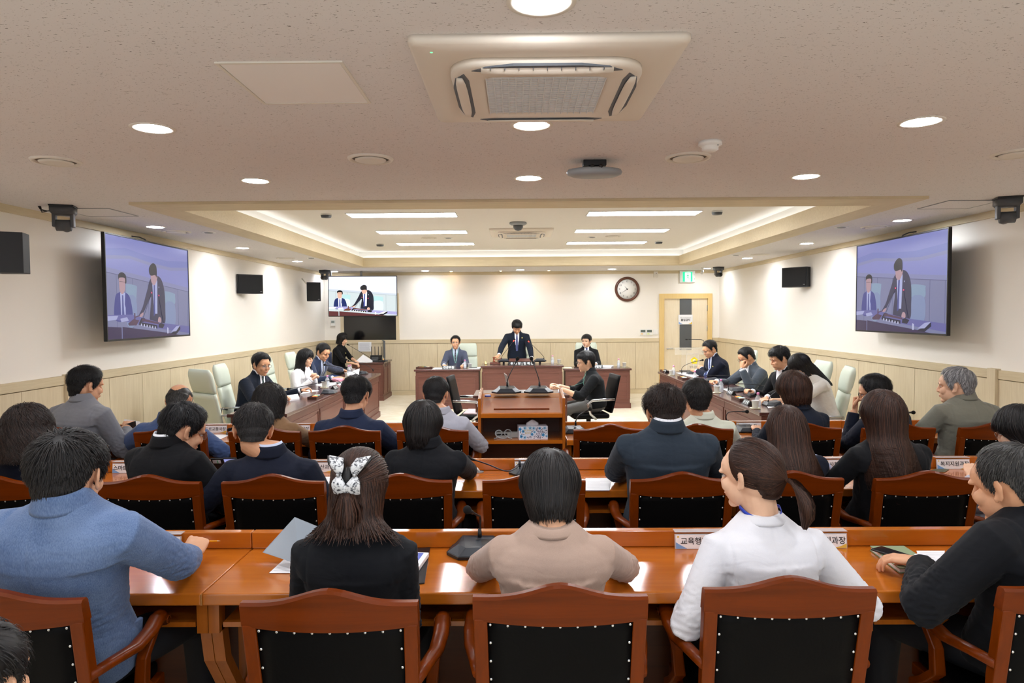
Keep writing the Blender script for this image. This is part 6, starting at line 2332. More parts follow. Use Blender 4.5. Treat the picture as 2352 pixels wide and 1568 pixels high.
person('person in a soft navy jacket and tie reading at the left table', hd(742, 788, 10.75, 1.12), C_['bnavy'], men(53, n=3480, len=(.045, .02, .012), t=(.024, .010, .010)), neckdrop=-0.030, neckf=0.050, s=1.12, hs=1.12, sw=.215, yaw=-HP2 - .50, tyaw=-HP2 - .30, pitch=.42, shirt=M['b_shirt'], tie=TIE['dark'],
       hands=(at(795, 852, Z=.80), at(765, 868, Z=.80)), elbows=((.0, .6, -1), (-.1, -.7, -1)), lean=.16, skin='skin_t', hcurl=.3)
person('person with a black bob in black short sleeves reading at the corner cabinet', hd(787, 764, 14.15, 1.0, .016), C_['black2'], dict(line='full', mat='soft', t=(.022, .018, .022), long=-.115, n=3190, seed=54, steps=11, w=0.0020), female=True, s=.97, hs=1.0, seat=.52, yaw=-HP2 - .15, tyaw=-HP2 - .30, pitch=.30,
       hands=(at(817, 829, Y=14.0), at(812, 834, Y=13.9)), elbows=((.0, .4, -1), (-.1, -.4, -1)), sleeve='elbow', lean=.06, skin='skin_l', collar='round', hcurl=.5, extras=lambda root, patch, bvh, NB, upv, fwv, Sd, org, s: [badge((-.03 + .0 * k, .17 + .08 * k), M['pin'], .012, 'button')(root, patch, bvh, NB, upv, fwv, Sd, org, s) for k in range(2)])
# far desks
person('seated person with glasses and a grey blue suit at the far desk', hd(1046, 770, 13.48, 1.08), C_['gsuit'], men(55, n=3190, fwd=(-.8, .35, -.2), t=(.022, .009, .010)), neckdrop=-0.020, neckf=0.040, s=.98, hs=1.08, sw=.205, yaw=PI, pitch=.05, shirt=M['b_shirt'], tie=TIE['dark'], glasses='metal',
       hands=((-1.02, 13.12, .79), (-1.40, 13.12, .79)), lean=.04, skin='skin', extras=lanyard(M['lan'], None, length=.30))
person('standing person in a dark suit swinging a wooden gavel', hd(1187, 734, 13.36, 1.12), C_['dnavy'], men(56, n=3770, line='fringe', t=(.026, .013, .012), len=(.05, .025, .014)), neckdrop=-0.035, neckf=0.050, standing=True, s=1.02, hs=1.10, sw=.225, yaw=PI + .10, tyaw=PI, pitch=.72, shirt=M['w_shirt'], tie=TIE['check'],
       hands=((.30, 13.10, .86), at(1142, 823, Y=13.02)), elbows=((.7, .5, -.4), (-.8, .6, -.2)), hcurl=(.3, 1.5), hdir=(None, (-.75, -.45, -.3)), lean=.10, skin='skin_t', extras=badge((-.10, .105), M['pin'], .013))
person('seated person in a black suit with a white name badge at the far desk', hd(1347, 767, 13.48, 1.06), C_['black2'], men(57, n=3190, line='fringe', t=(.024, .011, .011)), neckdrop=-0.020, neckf=0.040, s=1.04, hs=1.06, sw=.21, yaw=PI - .50, tyaw=PI, pitch=.08, shirt=M['w_shirt'], tie=TIE['blue'],
       hands=((1.52, 13.12, .79), (1.28, 13.12, .79)), lean=.04, skin='skin_l', extras=lambda root, patch, bvh, NB, upv, fwv, Sd, org, s: patch([(.10, -.115, -.075), (.20, -.115, -.075)], .010, M['card'], 'name_badge'))
# clerk
person('person in a black polo with a mint lanyard typing behind the lectern', hd(1345, 806, 8.80, 1.10), C_['blk3'], men(58, n=4350, line='fringe', t=(.028, .014, .014), len=(.05, .03, .018)), neckdrop=-0.030, neckf=0.060, s=1.06, hs=1.10, yaw=HP2 + .12, tyaw=HP2, pitch=.15, glasses='metal', sleeve='elbow', collar='shirt', top='shirt',
       hands=(at(1290, 893, Z=.82), at(1284, 886, Z=.83)), elbows=((0, -.3, -1), (0, .3, -1)), lean=.06, pants=fabric('grey_trousers', '6E6E6C'), skin='skin_l', hcurl=.5, extras=lanyard(M['lan'], M['card'], length=.34), seat=.48)
# right table
person('person in a navy suit reading papers at the far end of the right table', hd(1630, 781, 10.75, 1.12), C_['navy'], men(59, n=3480, t=(.024, .010, .011)), neckdrop=-0.030, neckf=0.050, s=1.12, hs=1.12, sw=.215, yaw=HP2 + .25, tyaw=HP2 + .30, pitch=.40, shirt=M['b_shirt'], tie=TIE['blue'], glasses='metal',
       hands=(at(1600, 852, Z=.82), at(1612, 846, Z=.83)), elbows=((0, -.6, -.8), (0, .6, -.8)), hcurl=1.2, lean=.14, skin='skin_t', extras=badge((-.09, .12), M['pin']))
person('person in a charcoal suit covering the eyes with one hand', hd(1714, 797, 9.50, 1.12, .014), C_['charcoal'], men(60, n=3190, t=(.018, .009, .010), len=(.03, .018, .012)), neckdrop=-0.030, neckf=0.050, s=1.12, hs=1.12, sw=.215, yaw=HP2 + .0, tyaw=HP2 + .25, pitch=.50, shirt=M['w_shirt'], glasses='metal',
       hands=(at(1704, 848, Y=9.25), (2.78, 9.50, .80)), elbows=((-.5, -.6, -.9), (0, .7, -1)), hcurl=.9, hdir=((.12, .05, 1), None), hnorm=((-1, -.3, .1), None), lean=.10, skin='skin_t')
person('young person in a black jacket and open white shirt at the right table', hd(1790, 795, 8.10, 1.10, .022), C_['black2'], men(61, n=4350, line='fringe', fwd=(-.2, 1, .1), t=(.032, .014, .014), len=(.06, .03, .018), lift=.35), neckdrop=-0.010, neckf=0.050, s=1.08, hs=1.10, sw=.212, yaw=HP2 + .10, tyaw=HP2 + .30, pitch=.30, shirt=M['w_shirt'],
       hands=(at(1762, 913, Z=.80), (2.85, 8.25, .80)), elbows=((0, -.6, -.8), (0, .6, -1)), lean=.12, skin='skin', hcurl=.5)
person('person with long black hair in a white short sleeved top at the right table', hd(1836, 812, 7.25, 1.04, .012), C_['whitet'], dict(line='full', mat='black', t=(.018, .015, .022), long=-.36, n=6090, seed=62, steps=18, w=0.0018, vol=.0, flare=.02, jit=.08, backz=-.05), neckdrop=-0.020, neckf=0.060, female=True, s=1.0, hs=1.04, yaw=HP2 + .25, tyaw=HP2 + .10, pitch=.75, lean=.20,
       hands=(at(1795, 935, Z=.79), (2.80, 7.5, .79)), elbows=((.4, -.5, -1), (0, .6, -1)), sleeve='short', collar='round', top='blouse', skin='skin_l')
# ================================================================== small things on the desks
M['mic'] = mat('microphone_black', '17181B', .35)
M['mic2'] = mat('microphone_side', '2B3038', .4, spec=.4)
M['foam'] = mat('black_foam', '0B0B0C', .95)
M['pcase'] = mat('nameplate_acrylic', 'EDF0F4', .1, alpha=.45)
M['pet'] = mat('clear_bottle', 'F4F8FC', .05, alpha=.30)
M['water'] = mat('bottle_water', 'E9F1F6', .05, alpha=.35)
M['pinkcap'] = mat('pink_cap', 'F29AD0', .45)
M['cupw'] = mat('paper_cup_white', 'F3F3F5', .6)
M['tray'] = mat('dark_wood_tray', '4A2C22', .4)
M['navyp'] = mat('black_board', '15161C', .4)
M['cream'] = mat('cream_paper', 'F0EACB', .7)


def mic_unit(lb, base, rz, path, s=1.0, grp='conference microphones', led=False):
    """path: world points from the base socket to the head"""
    r = empty('microphone', base, rz, lb, 'microphone', grp)
    w2, d2, h = .125 * s, .085 * s, .05 * s
    b = MB()
    low = [(-w2, -.02 * s), (-w2 * .62, -d2), (w2 * .62, -d2), (w2, -.02 * s), (w2 * .80, d2), (-w2 * .80, d2)]
    k1 = [(x * .98, y * .98) for x, y in low]
    up_ = [(x * .62, y * .74 + .006 * s) for x, y in low]
    b.loft([[(x, y, 0) for x, y in low], [(x * 1.01, y * 1.01, h * .26) for x, y in low]], 0, True, False)
    bevel(b.build('base', M['mic'], r), .002)
    b = MB()
    b.loft([[(x, y, h * .26) for x, y in k1], [(x, y, h * (.80 + .25 * (y > 0))) for x, y in up_]], 0, True, False)
    bevel(b.build('upper_shell', M['mic2'], r), .002)
    MB().box(-w2 * .40, w2 * .40, -d2 * .60, d2 * .70, h * .78, h * .86, M=Matrix.Rotation(.10, 4, 'X')).build('control_plate', M['mic'], r)
    MB().box(-w2 * .34, w2 * .34, -d2 * .90, -d2 * .84, h * .3, h * .36).box(-.01, .01, d2 * .2, d2 * .24, h * .95, h * .99).build('silver_line', M['steel'], r)
    Ri = Matrix.Rotation(-rz, 3, 'Z')
    pts = [Ri @ (Vector(p_) - Vector(base)) for p_ in path]
    st = pts[0]
    MB().cyl((st + Vector((0, 0, -.012)))[:], (st + Vector((0, 0, .035 * s)))[:], .010 * s, .007 * s).build('socket', M['mic'], r)
    sm = []
    for i in range(len(pts) - 1):
        p0, p1, p2, p3 = pts[max(i - 1, 0)], pts[i], pts[i + 1], pts[min(i + 2, len(pts) - 1)]
        for j in range(6):
            t = j / 6
            sm.append((.5 * ((2 * p1) + (-p0 + p2) * t + (2 * p0 - 5 * p1 + 4 * p2 - p3) * t * t + (-p0 + 3 * p1 - 3 * p2 + p3) * t ** 3))[:])
    sm.append(pts[-1][:])
    MB().tube(sm, .0042 * s, 8).build('gooseneck', M['mic'], r)
    d = (pts[-1] - pts[-2]).normalized()
    MB().cyl((pts[-1] - d * .03)[:], pts[-1][:], .007 * s, .009 * s).build('collar', M['red_led'] if led else M['mic'], r)
    b = MB()
    b.ell((pts[-1] + d * .016 * s)[:], (.017 * s, .017 * s, .017 * s), nu=16, nv=10)
    b.tube([pts[-1][:], (pts[-1] + d * .016 * s)[:]], [.012 * s, .0165 * s], 14)
    b.build('foam_head', M['foam'], r)
    return r


def clampt(p):
    if p.x < 0:
        p.x = min(max(p.x, -2.93), -2.42)
    else:
        p.x = min(max(p.x, 2.50), 3.0)
    p.y = min(p.y, 11.68)
    return p


# audience row microphones
B3 = at(1098, 1268, Z=.752)
mic_unit('black conference microphone on the nearest desk between the women in black and beige', (B3.x, B3.y, .751), .05, [(B3.x + .005, B3.y + .05, .80), at(1103, 1190, Y=B3.y + .05), at(1097, 1183, Y=B3.y + .02), at(1078, 1173, Y=B3.y - .03)], 1.05)
B2 = at(1190, 1088, Z=.752)
mic_unit('black microphone on the middle desk with its neck lying low towards the woman in black', (B2.x + .06, B2.y + .02, .751), 0, [(B2.x + .01, B2.y + .02, .80), at(1165, 1082, Z=.815), at(1120, 1066, Z=.86), at(1080, 1053, Z=.90)], .95)
for (bx_, by_, lb, pth) in (
        (1697, 982, 'black microphone beside the woman with long brown hair on the farthest desk', [(1672, 973), (1668, 958), (1672, 948), (1685, 945), (1712, 945)]),
        (1312, 980, 'black microphone on the farthest desk next to the lectern', [(1322, 974), (1326, 958), (1338, 948), (1352, 941)]),
        (2040, 985, 'microphone on the farthest desk with its head showing right of the brown haired woman', [(2030, 975), (2030, 955), (2045, 947), (2068, 947), (2094, 947)]),
        (568, 990, 'microphone on the farthest desk with its head beside the nameplate at the left', [(562, 980), (558, 970), (548, 975), (530, 985)])):
    B = at(bx_, by_, Z=.752)
    B.y = min(B.y, 5.76)
    mic_unit(lb, (B.x, B.y, .751), 0, [at(x, y, Y=B.y + .03) for x, y in pth], .95)
# lectern microphones
for k, (bx_, px2, hx, lb) in enumerate(((1163, 1165, 1187, 'lectern microphone on the side of the empty office chair'), (1237, 1239, 1222, 'lectern microphone on the side of the typing clerk'))):
    B = Vector((at(bx_, 898, Y=5.76).x, 5.765, 1.092))
    mic_unit(lb, B[:], 0, [at(px2, 886, Y=5.80), at(px2 + (2 if k == 0 else -2), 868, Y=5.80), at(hx + (-6 if k == 0 else 5), 840, Y=5.82), at(hx, 827, Y=5.83)], 1.0, 'twin lectern microphones')
# chairman microphones, with small red lights
for (sx, hx, hy, ex, lb) in ((1157, 1181, 781, 1152, 'chairman microphone on the gavel side with a red ring'), (1240, 1213, 783, 1249, 'chairman microphone on the clock side with a red ring')):
    B = Vector((at(sx, 832, Y=13.0).x, 12.98, .86))
    r = mic_unit(lb, B[:], 0, [at(ex, 826, Y=12.98), at(ex + (1 if ex < 1200 else -1), 818, Y=12.98), at((ex + hx) / 2, 800, Y=12.99), at(hx, hy, Y=13.0)], 1.0, 'chairman microphones', True)
    MB().box(-.10, .10, -.07, .07, -.012, 0).box(-.02, .02, -.02, .02, -.05, -.01).build('stand', M['mic'], r)
# council table microphones
for (bx_, by_, rz, lb, pth) in (
        (765, 902, HP2, 'microphone on the left table before the man with round glasses', [(783, 895), (784, 882), (776, 874), (760, 873), (700, 886), (664, 893)]),
        (818, 880, HP2, 'microphone on the left table between the woman in white and the man in navy', [(826, 872), (818, 858), (800, 850), (770, 842), (748, 838)]),
        (845, 853, HP2, 'microphone at the far end of the left table beside the nameplate', [(857, 851), (853, 846), (845, 840), (825, 834), (802, 829)]),
        (1590, 858, -HP2, 'microphone at the far end of the right table before the man in navy', [(1566, 856), (1566, 846), (1573, 839), (1590, 832), (1612, 827)]),
        (1634, 874, -HP2, 'microphone on the right table reaching towards the man who covers his eyes', [(1616, 872), (1617, 866), (1624, 862), (1650, 862), (1690, 863)]),
        (1690, 897, -HP2, 'microphone on the right table reaching towards the young man', [(1673, 896), (1674, 885), (1682, 881), (1720, 882), (1762, 886)]),
        (1773, 930, -HP2, 'microphone on the right table near the woman with long black hair', [(1764, 926), (1768, 912), (1778, 902), (1788, 896)])):
    B = clampt(at(bx_, by_, Z=.755))
    mic_unit(lb, (B.x, B.y, .751), rz, [at(x, y, Y=B.y - .005 * i) for i, (x, y) in enumerate(pth)], 1.0, 'council table microphones')

# ------------------------------------------------------------------ audience nameplates
def nameplate(lb, x, y, rz, words, zb=.751, w_=.205, h_=.058):
    r = empty('nameplate', (x, y, zb), rz, lb, 'nameplate', 'white printed nameplates')
    G = Matrix.Rotation(-.12, 4, 'X')
    MB().box(-w_ / 2, w_ / 2, -.0015, .0015, 0, h_, M=G).build('card', M['paper'], r)
    MB().box(-w_ / 2 - .004, w_ / 2 + .004, .002, .004, 0, h_ + .004, M=G).box(-w_ / 2 - .004, w_ / 2 + .004, .004, .045, h_ + .012, h_ + .0145).build('acrylic_holder', M['pcase'], r)
    t = text('lettering', words, .033, M['ink'], r, (G @ Vector((.008, -.0024, h_ * .53)))[:], (PI / 2 - .12, 0, 0), bold=.0002)
    for pts, m_ in (([(-w_ / 2, .001), (-w_ / 2, .028), (-w_ / 2 + .018, .017), (-w_ / 2 + .048, .001)], 0), ([(w_ / 2, .001), (w_ / 2, .020), (w_ / 2 - .028, .008), (w_ / 2 - .062, .001)], 1), ([(-w_ / 2 + .006, h_ - .011), (-w_ / 2 + .014, h_ - .011), (-w_ / 2 + .014, h_ - .004), (-w_ / 2 + .006, h_ - .004)], 1)):
        MB().add([(G @ Vector((px_, -.0019, pz_)))[:] for px_, pz_ in pts], [tuple(range(4))]).build('printed_corner', (_bl, _yl)[m_], r, fix=False)
    return r


Y3, Y2, Y1 = 2.885, 4.345, 5.845
for (px, py, Y, wd, lb) in ((359, 1240, Y3, '교육지원과장', 'nameplate behind the fist with the pencil on the nearest desk'), (1607, 1244, Y3, '교육행정과장', 'nameplate hidden by the left shoulder of the woman in white'), (1888, 1246, Y3, '정보관리과장', 'nameplate right of the woman in white on the nearest desk'),
                            (296, 1077, Y2, '스마트도시과장', 'nameplate behind the man with metal glasses on the middle desk'), (732, 1074, Y2, '기획예산과장', 'nameplate right of the man with the phone wallet'), (1220, 1065, Y2, '시민소통과장', 'nameplate peeking out left of the black bob on the middle desk'),
                            (1934, 1064, Y2, '사회복지과장', 'nameplate between the two brown haired women on the middle desk'), (2189, 1063, Y2, '복지지원과장', 'fully visible nameplate on the middle desk near the right edge'),
                            (493, 983, Y1, '도로교통국장', 'nameplate on the farthest desk beside the balding man'), (684, 983, Y1, '문화체육국장', 'nameplate on the farthest desk beside the woman in brown'), (1720, 978, Y1, '보건소장', 'nameplate on the farthest desk beside the microphone, four characters')):
    p = at(px, py, Y=Y)
    nameplate(lb, p.x, Y - .006, 0, wd)


# ------------------------------------------------------------------ papers, folders, phones
def sheet(name, lb, pts, z, mt, th=.0012, grp=None, lines=True, cat='paper'):
    """pts: four pixel corners on the desk surface"""
    P = [at(x, y, Z=z) for x, y in pts]
    c = sum(P, Vector()) / 4
    r = MB().add([(p_ - c)[:] for p_ in P] + [(p_ - c + Vector((0, 0, th)))[:] for p_ in P], [(3, 2, 1, 0), (4, 5, 6, 7), (0, 1, 5, 4), (1, 2, 6, 5), (2, 3, 7, 6), (3, 0, 4, 7)]).build(name, mt)
    r.location = c
    tag(r, lb, cat, grp)
    if lines:
        b = MB()
        e1, e2 = P[1] - P[0], P[3] - P[0]
        for i in range(9):
            v = .12 + i * .09
            u1 = .92 if i % 4 != 3 else .55
            a = P[0] + e1 * .08 + e2 * v - c + Vector((0, 0, th + .0003))
            d_ = P[0] + e1 * u1 + e2 * v - c + Vector((0, 0, th + .0003))
            t_ = e2.normalized() * .0016
            b.add([a[:], d_[:], (d_ + t_)[:], (a + t_)[:]], [(0, 1, 2, 3)])
        b.build('printed_lines', mat('faint_ink', '9A9CA6', .7) if 'fi' not in M else M['fi'], r, fix=False)
    return r


M['fi'] = mat('faint_ink', '9A9CA6', .7)
sheet('paper_sheet', 'printed sheet under the arm of the man in blue grey linen', [(370, 1262), (420, 1252), (432, 1282), (392, 1292)], .752, M['paper'], grp='sheets on the nearest desk')
sheet('paper_sheet', 'printed sheet sticking out left of the woman in black on the nearest desk', [(655, 1282), (720, 1280), (700, 1316), (618, 1316)], .752, M['paper'], grp='sheets on the nearest desk')
sheet('paper_sheet', 'printed sheet right of the man with the notebook hand', [(2105, 1265), (2170, 1265), (2165, 1310), (2120, 1306)], .776, M['paper'], grp='sheets on the nearest desk')
r = sheet('folder', 'black folder board under the book right of the woman in black', [(930, 1262), (988, 1258), (975, 1340), (915, 1345)], .7515, M['navyp'], .004, lines=False, cat='folder')
p = at(955, 1290, Z=.756)
r = empty('book', (p.x, p.y, .757), -.12, 'thick white booklet with blue print on the black folder', 'book')
bevel(MB().box(-.05, .04, -.12, .06, 0, .018).build('pages', M['paper'], r), .002)
MB().box(-.045, .02, -.10, .05, .018, .0188).build('blue_print', mat('blue_print', '5C6CC0', .6), r)
# translucent grey folder held up by the woman in black
r = MB()
c0 = [at(603, 1268, Y=2.72), at(677, 1187, Y=2.80), at(770, 1225, Y=2.74), at(685, 1295, Y=2.60)]
cc = sum(c0, Vector()) / 4
nn_ = (c0[1] - c0[0]).cross(c0[3] - c0[0]).normalized() * .0015
o = MB().add([(q_ - cc)[:] for q_ in c0] + [(q_ - cc + nn_)[:] for q_ in c0], [(0, 1, 2, 3), (7, 6, 5, 4), (0, 4, 5, 1), (1, 5, 6, 2), (2, 6, 7, 3), (3, 7, 4, 0)]).build('clear_folder', mat('grey_folder', '8E98A2', .3))
o.location = cc
tag(o, 'grey translucent folder held up left of the woman in black', 'folder')
# pencil in the hand of the man in blue grey
ps = [at(455, 1243, Y=2.80), at(506, 1242, Y=2.84)]
dv = (ps[1] - ps[0]).normalized()
r = empty('pencil', ps[0][:], 0, 'yellow pencil held in the fist of the man in blue grey', 'pencil')
MB().cyl((0, 0, 0), (ps[1] - ps[0] - dv * .012)[:], .0036, seg=6).build('shaft', mat('pencil_yellow', 'F2A81E', .4), r)
MB().cyl((ps[1] - ps[0] - dv * .012)[:], (ps[1] - ps[0])[:], .0036, .0006, 8).build('tip', mat('pencil_wood', 'E2BE8E', .6), r)
# green notebook with a phone and the hand on it
r = empty('notebook', (0, 0, 0), 0, 'sage green hardback notebook under the hand of the man in black', 'notebook')
nb = [at(1998, 1262, Z=.754), at(2076, 1262, Z=.754), at(2150, 1310, Z=.754), at(2066, 1315, Z=.754)]
cn = sum(nb, Vector()) / 4
r.location = (cn.x, cn.y, .751)
for nm_, z0_, z1_, mt_, k_ in (('cover', 0, .003, 'gn', 1), ('pages', .003, .017, 'pp', .96), ('cover', .017, .020, 'gn', 1)):
    mt = M.setdefault('gn', mat('sage_green_cover', '8FA27E', .5)) if mt_ == 'gn' else M['paper']
    MB().add([((q_.x - cn.x) * k_, (q_.y - cn.y) * k_, z) for z in (z0_, z1_) for q_ in nb], [(3, 2, 1, 0), (4, 5, 6, 7), (0, 1, 5, 4), (1, 2, 6, 5), (2, 3, 7, 6), (3, 0, 4, 7)]).build(nm_, mt, r)


def phone(lb, c, M3, w_=.072, h_=.15, col='111214'):
    r = empty('phone', c, 0, lb, 'phone')
    bevel(MB().box(-w_ / 2, w_ / 2, -h_ / 2, h_ / 2, -.004, .004, M=M3).build('case', mat('phone_case', col, .3), r), .003)
    MB().box(-w_ / 2 + .004, w_ / 2 - .004, -h_ / 2 + .004, h_ / 2 - .004, .004, .0046, M=M3).build('screen', M['dk_screen'], r)
    return r


M['dk_screen'] = mat('dark_phone_screen', '1A1B20', .12)
p = at(2052, 1268, Z=.782)
phone('dark phone lying on the green notebook', (p.x, p.y, .777), Matrix.Rotation(.5, 4, 'Z'))
# wallet phone held by the man in navy
c = at(519, 1068, Y=3.92)
r = empty('phone_wallet', c[:], 0, 'open black wallet case with a lit phone held low by the man in navy', 'phone')
G = Matrix.Rotation(.55, 4, 'X')
MB().box(-.078, -.006, -.002, .004, -.085, .052, M=G).build('wallet_flap', mat('wallet_leather', '1B1E21', .55), r)
MB().box(-.068, -.022, -.004, -.002, .018, .042, M=G).build('card', M['paper'], r)
MB().box(-.042, -.036, -.0045, -.004, .018, .042, M=G).build('green_stripe', mat('stripe_green', '6FCB94', .5), r)
MB().box(-.004, .072, -.003, .006, -.085, .055, M=G).build('phone_body', M['black'], r)
MB().box(.0, .068, -.0045, -.003, -.08, .050, M=G).build('lit_screen', mat('lit_screen', '8C90C8', .2, emit=.75), r)
MB().cyl((.038, -.0055, .0), (.038, -.0045, .0), .026, seg=24, mi=0).build('wallpaper_disc', mat('lit_disc', '5A5A86', .2, emit=.6), r)
MB().box(.006, .014, -.0055, -.0045, -.012, -.004, M=G).box(.006, .014, -.0055, -.0045, -.06, -.052, M=G).build('icons', mat('icon_blue', '3E6CF0', .3, emit=.9), r)
# phone in the hands of the man in light grey, papers and phone of the man in grey
c = at(1092, 992, Y=5.50)
r = phone('phone with a colourful screen in front of the man in light grey', c[:], Matrix.Rotation(.9, 4, 'X') @ Matrix.Rotation(.4, 4, 'Z'), .075, .10)
c = at(291, 982, Y=5.52)
phone('black phone in the hand of the man in the grey jacket', c[:], Matrix.Rotation(1.0, 4, 'X') @ Matrix.Rotation(-1.2, 4, 'Z'))
c0 = [at(280, 976, Y=5.62), at(286, 962, Y=5.68), at(323, 968, Y=5.62), at(316, 980, Y=5.58)]
cc = sum(c0, Vector()) / 4
nn_ = Vector((0, 0, .001))
o = MB().add([(q_ - cc)[:] for q_ in c0] + [(q_ - cc - nn_)[:] for q_ in c0], [(0, 1, 2, 3), (7, 6, 5, 4), (0, 4, 5, 1), (1, 5, 6, 2), (2, 6, 7, 3), (3, 7, 4, 0)]).build('held_paper', M['paper'])
o.location = cc
tag(o, 'white sheet held with the phone by the man in the grey jacket', 'paper')
for (pts, lb) in (([(745, 1095), (790, 1095), (775, 1124), (745, 1124)], 'white sheet right of the man in navy on the middle desk'), ([(1345, 1098), (1405, 1098), (1400, 1126), (1342, 1126)], 'white sheet left of the man in slate blue on the middle desk'),
                  ([(1882, 1068), (1925, 1076), (1900, 1082), (1880, 1082)], 'white sheet by the woman with long straight hair on the middle desk'), ([(2128, 1082), (2160, 1074), (2180, 1078), (2170, 1084)], 'dark olive booklet on the middle desk near the fully visible nameplate')):
    sheet('paper_sheet', lb, pts, .752, M['paper'] if 'white' in lb else mat('olive', '5E5F4C', .6), grp='sheets on the middle desk' if 'white' in lb else None, lines='white' in lb)
for (pts, lb) in (([(478, 998), (530, 998), (492, 1015), (482, 1015)], 'white sheet beside the road nameplate on the farthest desk'), ([(692, 994), (706, 994), (706, 1008), (692, 1008)], 'white sheet right of the woman in brown on the farthest desk'), ([(882, 992), (906, 992), (892, 1006), (886, 1006)], 'white sheet right of the man in bright navy'), ([(908, 993), (918, 993), (914, 1006), (904, 1006)], 'white sheet left of the man in light grey'),
                  ([(1672, 984), (1700, 984), (1690, 990), (1674, 990)], 'white sheet under the four character nameplate'), ([(1934, 984), (1946, 982), (1944, 992), (1934, 994)], 'white sheet by the man with his hand on the chin')):
    sheet('paper_sheet', lb, pts, .752, M['paper'], grp='sheets on the farthest desk', lines=False)
# cable stub on the middle desk
p = at(1101, 1083, Z=.752)
r = empty('desk_grommet', (p.x, p.y, .751), 0, 'grey cable grommet with a small plug on the middle desk', 'socket')
MB().cyl((0, 0, 0), (0, 0, .003), .028, seg=24).build('ring', M['mgrey'], r)
MB().tube([(.0, 0, .004), (-.012, 0, .02), (-.03, .01, .03)], .006, 8).build('plug', M['plastic_l'], r)

# ------------------------------------------------------------------ inside the lectern
r = empty('tissue_box', (.037 + .088, 5.52, .748), .10, 'tissue box printed with blue flowers on the lectern shelf', 'box')
W_, D_, H_ = .235, .115, .105
bevel(MB().box(-W_ / 2, W_ / 2, -D_ / 2, D_ / 2, 0, H_).build('carton', mat('carton_white', 'DFE2EE', .6), r), .001)
rb = random.Random(5)
fm = [mat('flower_blue', '4C9CD0', .6), mat('leaf_navy', '22365C', .6), mat('flower_sky', '8CC4E6', .6)]
b = MB()
cs = []
for i in range(70):
    for _t in range(20):
        x, z = rb.uniform(-W_ / 2 + .01, W_ / 2 - .01), rb.uniform(.01, H_ - .01)
        rad = rb.choice([.012, .015, .014, .004, .003, .004])
        if all((x - a) ** 2 + (z - c_) ** 2 > (rad + q_) ** 2 * .9 for a, c_, q_ in cs) and not (-.075 < x < -.015 and .03 < z < .09):
            break
    else:
        continue
    cs.append((x, z, rad))
    a0 = rb.uniform(0, 6)
    if rad > .01:
        P = []
        for k in range(20):
            q_ = rad * (1 if k % 4 in (1, 2) else .72)
            P.append((x + q_ * math.cos(k * PI / 10 + a0), -D_ / 2 - .0006, z + q_ * math.sin(k * PI / 10 + a0)))
        b.add(P, [tuple(range(20))], rb.choice([0, 2]))
        P = [(x + .3 * rad * math.cos(k * PI / 4), -D_ / 2 - .0009, z + .3 * rad * math.sin(k * PI / 4)) for k in range(8)]
        b.add(P, [tuple(range(8))], 1)
    else:
        P = [(x + rad * (1.6 * math.cos(a) * math.cos(a0) - .7 * math.sin(a) * math.sin(a0)), -D_ / 2 - .0006, z + rad * (1.6 * math.cos(a) * math.sin(a0) + .7 * math.sin(a) * math.cos(a0))) for a in np.linspace(0, 2 * PI, 9)[:-1]]
        b.add(P, [tuple(range(8))], 1)
b.build('flower_print', fm, r, fix=False)
text('box_text', 'BONA\nBON', .022, mat('gold_print', 'C9B46A', .5), r, (-.045, -D_ / 2 - .001, .062), R90)
b = MB()
rings = []
for z, w_ in ((0, .05), (.02, .045), (.035, .025), (.045, .008)):
    rings.append([(w_ * math.cos(a) * (1 + .2 * math.sin(3 * a)), .012 * math.sin(a) + .004 * math.sin(5 * a), H_ + z) for a in np.linspace(0, 2 * PI, 20, endpoint=False)])
b.loft(rings)
b.build('tissue', mat('tissue', 'E8E6EA', .9), r)
r = empty('power_strip', (.037 - .12, 5.56, .748), .1, 'white power strip with coiled cable on the lectern shelf', 'power strip')
bevel(MB().box(-.09, .11, -.03, .03, 0, .045).build('housing', mat('strip_white', 'B9BDBA', .5), r), .005)
MB().box(-.085, .0, -.032, -.029, .022, .036).build('socket_row', M['black'], r)
MB().tube([(.02 - .045 * math.cos(a) - .012 * a, -.075 + .01 * math.sin(a * .7), .040 + .034 * math.sin(a)) for a in np.linspace(-1.5, 11, 60)], .0038, 8).build('cable', mat('cable_grey', 'A8AEB2', .5), r)
p = at(1122, 900, Y=5.74)
r = empty('ink_pad', (p.x - .005, 5.70, 1.066), 0, 'small blue round stamp pad on top of the lectern', 'stamp pad')
MB().cyl((0, 0, 0), (0, 0, .010), .026, seg=24).build('base', mat('pad_blue', '2E3A96', .4), r)
MB().cyl((0, 0, .010), (0, 0, .016), .027, seg=24).build('lid', mat('pad_lid', 'AEB6E0', .3), r)

